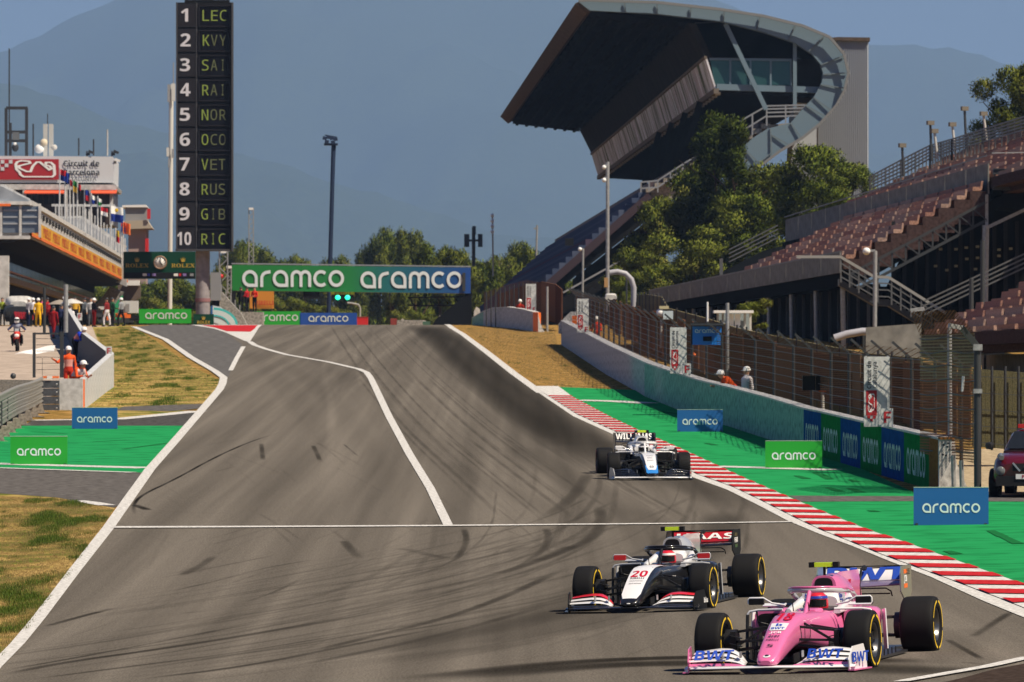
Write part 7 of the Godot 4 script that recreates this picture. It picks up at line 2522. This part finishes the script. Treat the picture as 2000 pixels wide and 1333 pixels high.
func build_grass() -> void:
	var st := st_new()
	for k in 5:
		var a := k * 1.3
		var o := Vector3(cos(a) * .03, 0, sin(a) * .03)
		var s := Vector3(cos(a + 1.5), 0, sin(a + 1.5)) * .006
		tri(st, o - s, o + Vector3(cos(a) * .02, .045 + .008 * k, sin(a) * .02), o + s)
	var tuft := done(st)
	var cm := mat("grass_blade", Color.WHITE, .9)
	cm.vertex_color_use_as_albedo = true
	var n := FastNoiseLite.new()
	n.seed = 5
	n.frequency = .22
	for zone in [["grass", [Vector2(0, 972), Vector2(110, 976), Vector2(222, 996), Vector2(180, 1056), Vector2(138, 1123), Vector2(85, 1186), Vector2(40, 1252), Vector2(0, 1288)], 26000, 1.0], ["grass", [Vector2(170, 798), Vector2(228, 758), Vector2(185, 645), Vector2(255, 640), Vector2(300, 666), Vector2(375, 719), Vector2(428, 745), Vector2(420, 760), Vector2(392, 792)], 16000, 1.6], ["dry_grass", [Vector2(905, 642), Vector2(1082, 642), Vector2(1092, 690), Vector2(1212, 760), Vector2(1095, 760), Vector2(1040, 744), Vector2(952, 684)], 12000, 1.5]]:
		var poly := world_poly(zone[1])
		var lo := Vector2.INF
		var hi := -Vector2.INF
		for p in poly:
			lo = lo.min(p)
			hi = hi.max(p)
		var xf := []
		var cs := []
		var tries := 0
		while xf.size() < zone[2] and tries < 200000:
			tries += 1
			var p := Vector2(rng.randf_range(lo.x, hi.x), rng.randf_range(lo.y, hi.y))
			if not Geometry2D.is_point_in_polygon(p, poly):
				continue
			var g := n.get_noise_2d(p.x * 3.2, p.y * .55)
			var green := smoothstep(-.02 if zone[3] < 1.2 else (.10 if zone[3] > 1.55 else .3), .42 if zone[3] != 1.5 else .9, g + rng.randf_range(-.2, .2))
			var c := Color(.33, .235, .10).lerp(Color(.075, .12, .02), green) * rng.randf_range(.75, 1.2)
			var s: float = zone[3] * rng.randf_range(.5, 1.1) * (.45 + .6 * green)
			xf.append(Transform3D(Basis(Vector3.UP, rng.randf() * TAU).scaled(Vector3(s * 1.3, s, s * 1.3)), Vector3(p.x, GH(p.x, p.y) + .014, -p.y)))
			cs.append(c)
		var mm := MultiMesh.new()
		mm.transform_format = MultiMesh.TRANSFORM_3D
		mm.use_colors = true
		mm.mesh = tuft
		mm.instance_count = xf.size()
		for i in xf.size():
			mm.set_instance_transform(i, xf[i])
			mm.set_instance_color(i, cs[i])
		var mi := MultiMeshInstance3D.new()
		mi.name = zone[0]
		mi.multimesh = mm
		mi.material_override = cm
		add_child(mi, true)
		tag(mi, "", "", "", "stuff")

# ================================================================ people: one continuous skin over a skeleton of tapered capsules
const STAND := [[0, .93, 0, 0, 1.06, 0, .150, .145, 1], [0, 1.04, 0, 0, 1.36, 0, .145, .165, 0], [-.16, 1.39, 0, .16, 1.39, 0, .085, .085, 0], [0, 1.44, .0, 0, 1.54, .01, .058, .052, 2], [0, 1.60, .015, 0, 1.68, .01, .088, .092, 2], [0, 1.595, .10, 0, 1.62, .095, .016, .014, 2], [0, 1.54, .05, 0, 1.56, .06, .04, .04, 2]]
const LEGS := [[.09, .92, 0, .105, .50, .015, .092, .064, 1], [.105, .50, .015, .11, .10, -.02, .060, .045, 1], [.11, .055, -.04, .12, .04, .13, .048, .036, 3]]
var BODIES := {}

func arm(sx: float, sh: Vector3, el: Vector3, wr: Vector3) -> Array:
	var d := (wr - el).normalized()
	var side := d.cross(Vector3(sx, .3, .2)).normalized()
	var o := [[sh.x, sh.y, sh.z, el.x, el.y, el.z, .060, .047, 0], [el.x, el.y, el.z, wr.x, wr.y, wr.z, .045, .033, 0]]
	var palm := wr + d * .075
	o.append([wr.x, wr.y, wr.z, palm.x, palm.y, palm.z, .032, .034, 2])
	for k in 4:
		var a := palm + side * (k - 1.5) * .018
		var b: Vector3 = a + d * [.06, .075, .07, .05][k] + Vector3(0, -.012, .01)
		o.append([a.x, a.y, a.z, b.x, b.y, b.z, .011, .009, 2])
	var th := wr + d * .03 + side * -.03
	var te := th + d * .045 - side * .03
	o.append([th.x, th.y, th.z, te.x, te.y, te.z, .012, .010, 2])
	return o

func bones(pose: String) -> Array:
	var o := []
	if pose == "ride" or pose == "drive":
		o = [[0, .78, -.12, 0, .92, -.10, .16, .15, 1], [0, .90, -.10, 0, 1.22, .06, .15, .17, 0], [-.17, 1.26, .08, .17, 1.26, .08, .085, .085, 0], [0, 1.31, .10, 0, 1.40, .13, .058, .055, 2], [0, 1.46, .15, 0, 1.54, .15, .088, .09, 2]]
		for s in [-1.0, 1.0]:
			if pose == "ride":
				o += arm(s, Vector3(s * .2, 1.25, .08), Vector3(s * .40, 1.05, .22), Vector3(s * .36, .98, .46))
				o += [[s * .10, .80, -.08, s * .24, .72, .30, .092, .066, 1], [s * .24, .72, .30, s * .20, .34, .14, .060, .045, 1], [s * .20, .30, .10, s * .20, .28, .28, .048, .036, 3]]
			else:
				o += arm(s, Vector3(s * .2, 1.25, .08), Vector3(s * .24, 1.02, .18), Vector3(s * .14, 1.06, .44))
		return o
	if pose == "lean":
		o = [[0, .92, -.10, 0, 1.02, -.08, .15, .145, 1], [0, 1.0, -.08, 0, 1.24, .14, .145, .165, 0], [-.16, 1.27, .17, .16, 1.27, .17, .085, .085, 0], [0, 1.30, .22, 0, 1.38, .28, .058, .052, 2], [0, 1.42, .32, 0, 1.49, .34, .088, .092, 2], [0, 1.40, .42, 0, 1.42, .42, .016, .014, 2]]
		for s in [-1.0, 1.0]:
			o += arm(s, Vector3(s * .2, 1.27, .18), Vector3(s * .27, 1.03, .28), Vector3(s * .16, 1.08, .52))
			for b in LEGS:
				o.append([s * b[0], b[1], b[2] - .10 + (.0 if b[1] < .6 else .02), s * b[3], b[4], b[5] - .10, b[6], b[7], b[8]])
		return o
	o = STAND.duplicate()
	for s in [-1.0, 1.0]:
		if pose == "flag" and s < 0:
			o += arm(s, Vector3(s * .2, 1.39, 0), Vector3(s * .42, 1.20, .14), Vector3(s * .62, 1.32, .26))
		elif pose == "busy":
			o += arm(s, Vector3(s * .2, 1.39, 0), Vector3(s * .27, 1.13, .05), Vector3(s * .16, 1.12, .30))
		else:
			o += arm(s, Vector3(s * .2, 1.39, 0), Vector3(s * .265, 1.12, -.02), Vector3(s * .25, .87, .07))
		var k := .05 if pose == "walk" else .0
		for b in LEGS:
			o.append([s * b[0], b[1], b[2] + (0.0 if b[1] > .6 else s * k * 3.0), s * b[3], b[4], b[5] + s * k * 3.0, b[6], b[7], b[8]])
	return o

func skin(pose: String, h: float) -> Dictionary:
	if BODIES.has(pose):
		return BODIES[pose]
	var B := bones(pose)
	var lo := Vector3.INF
	var hi := -Vector3.INF
	for b in B:
		var r: float = maxf(b[6], b[7]) + h * 2.0
		for e in [Vector3(b[0], b[1], b[2]), Vector3(b[3], b[4], b[5])]:
			lo = lo.min(e - Vector3.ONE * r)
			hi = hi.max(e + Vector3.ONE * r)
	var nx := int((hi.x - lo.x) / h) + 2
	var ny := int((hi.y - lo.y) / h) + 2
	var nz := int((hi.z - lo.z) / h) + 2
	var f := PackedFloat32Array()
	f.resize(nx * ny * nz)
	f.fill(9.0)
	var near := PackedFloat32Array()
	near.resize(f.size())
	near.fill(9.0)
	var tg := PackedByteArray()
	tg.resize(f.size())
	var touched := {}
	for b in B:
		var a := Vector3(b[0], b[1], b[2])
		var e := Vector3(b[3], b[4], b[5])
		var ab := e - a
		var l2 := maxf(ab.length_squared(), 1e-6)
		var r := maxf(b[6], b[7]) + h * 2.0
		var c0 := ((a.min(e) - Vector3.ONE * r - lo) / h)
		var c1 := ((a.max(e) + Vector3.ONE * r - lo) / h)
		var k := minf(.035, (b[6] + b[7]) * .5)
		for x in range(maxi(0, int(c0.x)), mini(nx - 1, int(c1.x)) + 1):
			for y in range(maxi(0, int(c0.y)), mini(ny - 1, int(c1.y)) + 1):
				for z in range(maxi(0, int(c0.z)), mini(nz - 1, int(c1.z)) + 1):
					var p := lo + Vector3(x, y, z) * h
					var t := clampf((p - a).dot(ab) / l2, 0.0, 1.0)
					var d := p.distance_to(a + ab * t) - lerpf(b[6], b[7], t)
					var i := (x * ny + y) * nz + z
					if d < near[i]:
						near[i] = d
						tg[i] = b[8]
					var o := f[i]
					var q := maxf(k - absf(o - d), 0.0) / k
					f[i] = minf(o, d) - q * q * k * .25
	var vid := {}
	var V := PackedVector3Array()
	var T := PackedByteArray()
	var off := [0, nz, ny * nz, ny * nz + nz, 1, nz + 1, ny * nz + 1, ny * nz + nz + 1]
	var cp := [Vector3(0, 0, 0), Vector3(0, 1, 0), Vector3(1, 0, 0), Vector3(1, 1, 0), Vector3(0, 0, 1), Vector3(0, 1, 1), Vector3(1, 0, 1), Vector3(1, 1, 1)]
	var edges := [[0, 1], [2, 3], [4, 5], [6, 7], [0, 2], [1, 3], [4, 6], [5, 7], [0, 4], [1, 5], [2, 6], [3, 7]]
	for x in nx - 1:
		for y in ny - 1:
			for z in nz - 1:
				var i := (x * ny + y) * nz + z
				if absf(f[i]) > h * 2.0:
					continue
				var s := 0
				for c in 8:
					if f[i + off[c]] < 0:
						s += 1
				if s == 0 or s == 8:
					continue
				var sum := Vector3.ZERO
				var n := 0
				for e in edges:
					var fa := f[i + off[e[0]]]
					var fb := f[i + off[e[1]]]
					if (fa < 0) != (fb < 0):
						sum += cp[e[0]].lerp(cp[e[1]], fa / (fa - fb))
						n += 1
				vid[i] = V.size()
				V.append(lo + (Vector3(x, y, z) + sum / n) * h)
				T.append(tg[i])
	var I := PackedInt32Array()
	var dirs := [[1, nz, ny * nz], [nz, ny * nz, 1], [ny * nz, 1, nz]]
	for i in vid:
		for q in dirs:
			var j: int = i + q[0]
			if j >= f.size():
				continue
			var ia: bool = f[i] < 0
			if ia == (f[j] < 0):
				continue
			var a: int = vid.get(i, -1)
			var b: int = vid.get(i - q[1], -1)
			var c: int = vid.get(i - q[1] - q[2], -1)
			var d: int = vid.get(i - q[2], -1)
			if a < 0 or b < 0 or c < 0 or d < 0:
				continue
			if ia:
				I.append_array([a, c, b, a, d, c])
			else:
				I.append_array([a, b, c, a, c, d])
	var N := PackedVector3Array()
	N.resize(V.size())
	for t in range(0, I.size(), 3):
		var n := (V[I[t + 2]] - V[I[t]]).cross(V[I[t + 1]] - V[I[t]])
		for c in 3:
			N[I[t + c]] += n
	for i in N.size():
		N[i] = N[i].normalized()
	var head: Array = []
	for b in B:
		if b[6] == .088:
			head = b
	BODIES[pose] = {"v": V, "n": N, "i": I, "t": T, "head": Vector3(head[3], head[4], head[5])}
	return BODIES[pose]

func person(label: String, pose: String, at: Vector3, turn: float, top: Color, legs: Color, hat: String, group := "", vest := Color(0, 0, 0, 0)) -> Node3D:
	var s := skin(pose, .028)
	var o := thing("person", label, "person", at, turn, group)
	var col := PackedColorArray()
	col.resize(s.v.size())
	var pal := [top, legs, Color(.42, .24, .16), Color(.02, .02, .02)]
	for i in s.v.size():
		var c: Color = pal[s.t[i]]
		if vest.a > 0 and s.t[i] == 0 and absf(s.v[i].x) < .2 and s.v[i].y > 1.05 and s.v[i].y < 1.3:
			c = vest
		col[i] = c
	var arr := []
	arr.resize(Mesh.ARRAY_MAX)
	arr[Mesh.ARRAY_VERTEX] = s.v
	arr[Mesh.ARRAY_NORMAL] = s.n
	arr[Mesh.ARRAY_COLOR] = col
	arr[Mesh.ARRAY_INDEX] = s.i
	var m := ArrayMesh.new()
	m.add_surface_from_arrays(Mesh.PRIMITIVE_TRIANGLES, arr)
	var cloth := mat("clothing", Color.WHITE, .85)
	cloth.vertex_color_use_as_albedo = true
	obj("body", m, cloth, o)
	var h: Vector3 = s.head
	if hat == "helmet" or hat == "cap":
		var st := st_new()
		lathe(st, [Vector2(.112, -.03), Vector2(.114, .0), Vector2(.105, .05), Vector2(.075, .095), Vector2(.03, .115), Vector2(.001, .118)], 16, Transform3D(Basis.from_scale(Vector3(1, 1, 1.15)), h + Vector3(0, .0, -.005)))
		add_box(st, h + Vector3(0, -.015, .125), Vector3(.15, .012, .08))
		obj("hard_hat" if hat == "helmet" else "cap", done(st), M.white, o)
	elif hat == "dark":
		ball("hair", h + Vector3(0, .03, -.02), Vector3(.20, .18, .21), M.ink_dark, o)
	return o

func crash_helmet(parent: Node, c: Vector3, shell: Material, band: Material) -> void:
	var st := st_new()
	lathe(st, [Vector2(.09, -.15), Vector2(.125, -.11), Vector2(.132, -.03), Vector2(.130, .03), Vector2(.110, .085), Vector2(.07, .12), Vector2(.001, .135)], 24, Transform3D(Basis.from_scale(Vector3(.95, 1, 1.12)), c))
	var hm := obj("helmet", done(st), shell, parent)
	st = st_new()
	st.set_smooth_group(0)
	for k in 12:
		var a := lerpf(-1.15, 1.15, k / 12.0)
		var b := lerpf(-1.15, 1.15, (k + 1) / 12.0)
		var pa := Vector3(sin(a) * .130, 0, cos(a) * .153)
		var pb := Vector3(sin(b) * .130, 0, cos(b) * .153)
		quad(st, c + pa + Vector3(0, .045, 0), c + pb + Vector3(0, .045, 0), c + pb + Vector3(0, -.035, 0), c + pa + Vector3(0, -.035, 0))
	obj("visor", done(st), M.car_glass, hm)
	st = st_new()
	for q in [[.055, .085], [-.11, -.06]]:
		lathe(st, [Vector2(.134 - absf(q[0]) * .12, q[0]), Vector2(.134 - absf(q[1]) * .18, q[1])], 24, Transform3D(Basis.from_scale(Vector3(.96, 1, 1.13)), c))
	obj("helmet_band", done(st), band, hm)

func build_people() -> void:
	var red := Color(.55, .045, .025)
	var orange := Color(.72, .10, .03)
	var maroon := Color(.16, .012, .014)
	var navy := Color(.02, .025, .06)
	var white := Color(.68, .66, .70)
	var black := Color(.018, .018, .02)
	# drivers: seated in the cars
	var cars := []
	for c in get_children():
		if c.has_meta("category") and c.get_meta("category") == "racing car":
			cars.append(c)
	var who := [["driver in a pink and red helmet at the wheel of the pink car", Color(.45, .08, .2), "car_red", "car_blue"], ["driver in a red, white and black helmet in the black and white car", Color(.03, .03, .035), "car_red", "car_white"], ["driver in a pale helmet in the white and blue car", Color(.6, .6, .62), "car_navy", "car_white"]]
	for i in 3:
		var p := person(who[i][0], "drive", Vector3.ZERO, 0, who[i][1], who[i][1], "")
		p.transform = cars[i].transform * Transform3D(Basis(), Vector3(0, -.81, -1.78))
		crash_helmet(p, Vector3(0, 1.50, .15), M[who[i][2]], M[who[i][3]])
	# marshals and crew on the left
	var gp := func(px: float, d: float) -> Vector3: return G(px, d)
	person("standing marshal in orange-red overalls and white helmet holding a white flag out", "flag", G(133, 213), .3, orange, red, "helmet", "", Color(.62, .3, .26, 1))
	person("marshal in orange-red overalls and white helmet leaning on the corner of the white wall", "lean", G(148, 201.8), .9, orange, red, "helmet", "", Color(.6, .5, .5, 1))
	person("person in a blue shirt and white cap leaning over the pit wall", "lean", G(150, 262), 1.25, Color(.02, .05, .42), black, "cap", "", Color(.55, .2, .2, 1))
	person("person in a white shirt with pink panel, dark red trousers, by the pit wall", "stand", G(136, 326), 2.9, white, maroon, "dark", "", Color(.75, .16, .18, 1))
	person("person in dark red overalls standing in the pit lane", "walk", G(104, 322), 2.7, maroon * 1.5, maroon * 1.5, "dark")
	person("person in a dark blue top and black trousers between the two red ones", "stand", G(119, 330), 2.5, navy * 1.5, black, "dark")
	person("person in bright yellow overalls and white helmet in front of the red crates", "walk", G(74, 366), .2, Color(.75, .42, .02), Color(.75, .42, .02), "helmet")
	var crew := [["person in a white shirt beside the dark truck", 64, 369, white, black, "cap"], ["person in grey beside the white shirt, near the truck", 55, 370, Color(.35, .33, .34), navy, "helmet"], ["person in red by the gate post", 92, 371, maroon * 2.0, maroon, "dark"], ["person in lime and black at the left edge of the pit lane", 4, 373, Color(.25, .3, .04), black, "dark"], ["person with pink sleeves under the pit building", 82, 376, Color(.5, .12, .2), black, "dark"], ["person in dark grey under the parasol", 165, 371, Color(.09, .10, .12), black, "dark"], ["person in dark grey with a white back, right of the parasol", 177, 370, Color(.5, .5, .5), Color(.10, .11, .13), "dark"], ["person in black crouched beside the equipment", 183, 366, black, maroon, "helmet"], ["person in white trousers near the orange equipment", 208, 369, Color(.2, .03, .03), white, "dark"], ["person in yellow shirt far back under the white parasol", 146, 374, Color(.6, .35, .05), black, "dark"], ["person in dark green among the equipment", 219, 371, Color(.03, .09, .05), black, "dark"], ["person with a white cap near the white cabin", 236, 372, Color(.25, .26, .28), black, "cap"]]
	for i in crew.size():
		var q: Array = crew[i]
		person(q[0], ["stand", "busy", "walk"][i % 3], G(q[1], q[2]), i * 2.1, q[3], q[4], q[5], "pit crew in the pit lane")
	# the flag
	var fl := thing("flag", "white flag held out level by the standing marshal", "flag")
	var st := st_new()
	st.set_smooth_group(0)
	for i in 12:
		var a := i / 12.0
		var b := (i + 1) / 12.0
		var w0 := sin(minf(a * 1.25, 1.0) * PI * .5) * .26
		var w1 := sin(minf(b * 1.25, 1.0) * PI * .5) * .26
		var pa := P(lerpf(28, 106, a), lerpf(692, 683, a) - sin(a * 9.0) * 1.2, 211.6 - sin(a * 6.0) * .15)
		var pb := P(lerpf(28, 106, b), lerpf(692, 683, b) - sin(b * 9.0) * 1.2, 211.6 - sin(b * 6.0) * .15)
		quad(st, pa + Vector3(0, w0 * .55, -w0), pb + Vector3(0, w1 * .55, -w1), pb - Vector3(0, w1 * .3, -w1), pa - Vector3(0, w0 * .3, -w0))
	obj("cloth", done(st), mat("flag_cloth", lin(.74, .72, .70), .9), fl)
	rod("stick", P(104, 682, 211.6), P(124, 684, 212.6), .018, M.off_white, fl)
	# on the right
	person("marshal in red overalls at the far end of the long barrier, beside the white banner", "busy", G(1166, 281), -.6, red, red, "helmet")
	person("marshal in orange leaning over the barrier beside the red F sign", "lean", gndh(1389, 752, 1.2) + Vector3(.62, -1.13, 0), -1.3, orange * .75, red, "helmet")
	person("person in a white shirt and grey cap standing beside the grey pole", "stand", gndh(1412, 757, 1.2) + Vector3(.75, -1.14, 0), -1.0, white * .8, Color(.2, .2, .22), "cap")
	person("marshal in red overalls above the short curved barrier", "stand", G(1016, 356.5), -.5, red * .8, maroon * 2.0, "helmet")
	for q in [["person in dark red at the foot of the gantry, left of the orange board", 482, maroon * 2.5], ["person in red beside the gantry leg", 497, red], ["person in dark clothes by the ramp wall", 470, black]]:
		person(q[0], "busy", Vector3((q[1] - 1000) * 425 / F, GH(0, 425) + 1.1, -425), q[1] * .1, q[2], black, "dark", "people at the foot of the gantry")
	# motorcycle
	var at := GP(33, 687)
	var mb := thing("motorcycle", "red motorcycle with a white headlight riding up the pit lane", "motorcycle", at, .04)
	var turn := Transform3D(Basis(Vector3(0, 1, 0), Vector3(1, 0, 0), Vector3(0, 0, -1)), Vector3.ZERO)
	st = st_new()
	lathe(st, [Vector2(.22, -.05), Vector2(.29, -.06), Vector2(.31, 0), Vector2(.29, .06), Vector2(.22, .05)], 24, turn)
	var tyre := done(st)
	st = st_new()
	lathe(st, [Vector2(.225, -.04), Vector2(.2, -.02), Vector2(.05, -.05), Vector2(.001, -.05)], 20, turn)
	lathe(st, [Vector2(.225, .04), Vector2(.2, .02), Vector2(.05, .05), Vector2(.001, .05)], 20, turn)
	var rm := done(st)
	for z in [.62, -.75]:
		var w := obj("wheel", tyre, M.rubber, mb, Transform3D(Basis(), Vector3(0, .31, z)))
		obj("rim", rm, M.steel, w)
	var bred := paint("bike_red", lin(.60, .04, .02))
	obj("fairing", loft_mesh([ring(.62, .62, .86, .06, .08), ring(.5, .52, .98, .15, .16), ring(.25, .40, 1.0, .20, .17), ring(-.1, .35, .85, .18, .15), ring(-.3, .4, .8, .12, .12)]), bred, mb)
	obj("tank", loft_mesh([ring(.2, .7, .98, .13, .12), ring(-.1, .7, 1.0, .15, .13), ring(-.35, .7, .82, .12, .1), ring(-.95, .74, .84, .1, .08)]), bred, mb)
	ball("headlight", Vector3(0, .76, .62), Vector3(.24, .18, .08), M.white, mb)
	box("windshield", Vector3(0, 1.03, .46), Vector3(.2, .16, .03), mat("clear_screen", lin(.3, .32, .34), .2), mb, Basis(Vector3.RIGHT, -.5))
	bar("handlebar", Vector3(-.38, .96, .44), Vector3(.38, .96, .44), .035, M.black, mb)
	for s in [-1.0, 1.0]:
		rod("fork", Vector3(s * .09, .31, .62), Vector3(s * .1, .92, .42), .03, M.black, mb)
		box("mirror", Vector3(s * .34, 1.12, .42), Vector3(.12, .07, .02), M.black, mb)
		box("case", Vector3(s * .22, .52, .1), Vector3(.12, .3, .4), M.black, mb)
	box("mudguard", Vector3(0, .64, .62), Vector3(.12, .03, .3), bred, mb)
	var rd := person("rider in a dark blue top and white helmet on the red motorcycle", "ride", at + Vector3(0, .02, .2), .04, navy * 1.6, black, "", "", Color(.3, .32, .4, 1))
	crash_helmet(rd, Vector3(0, 1.50, .15), M.white, M.white)
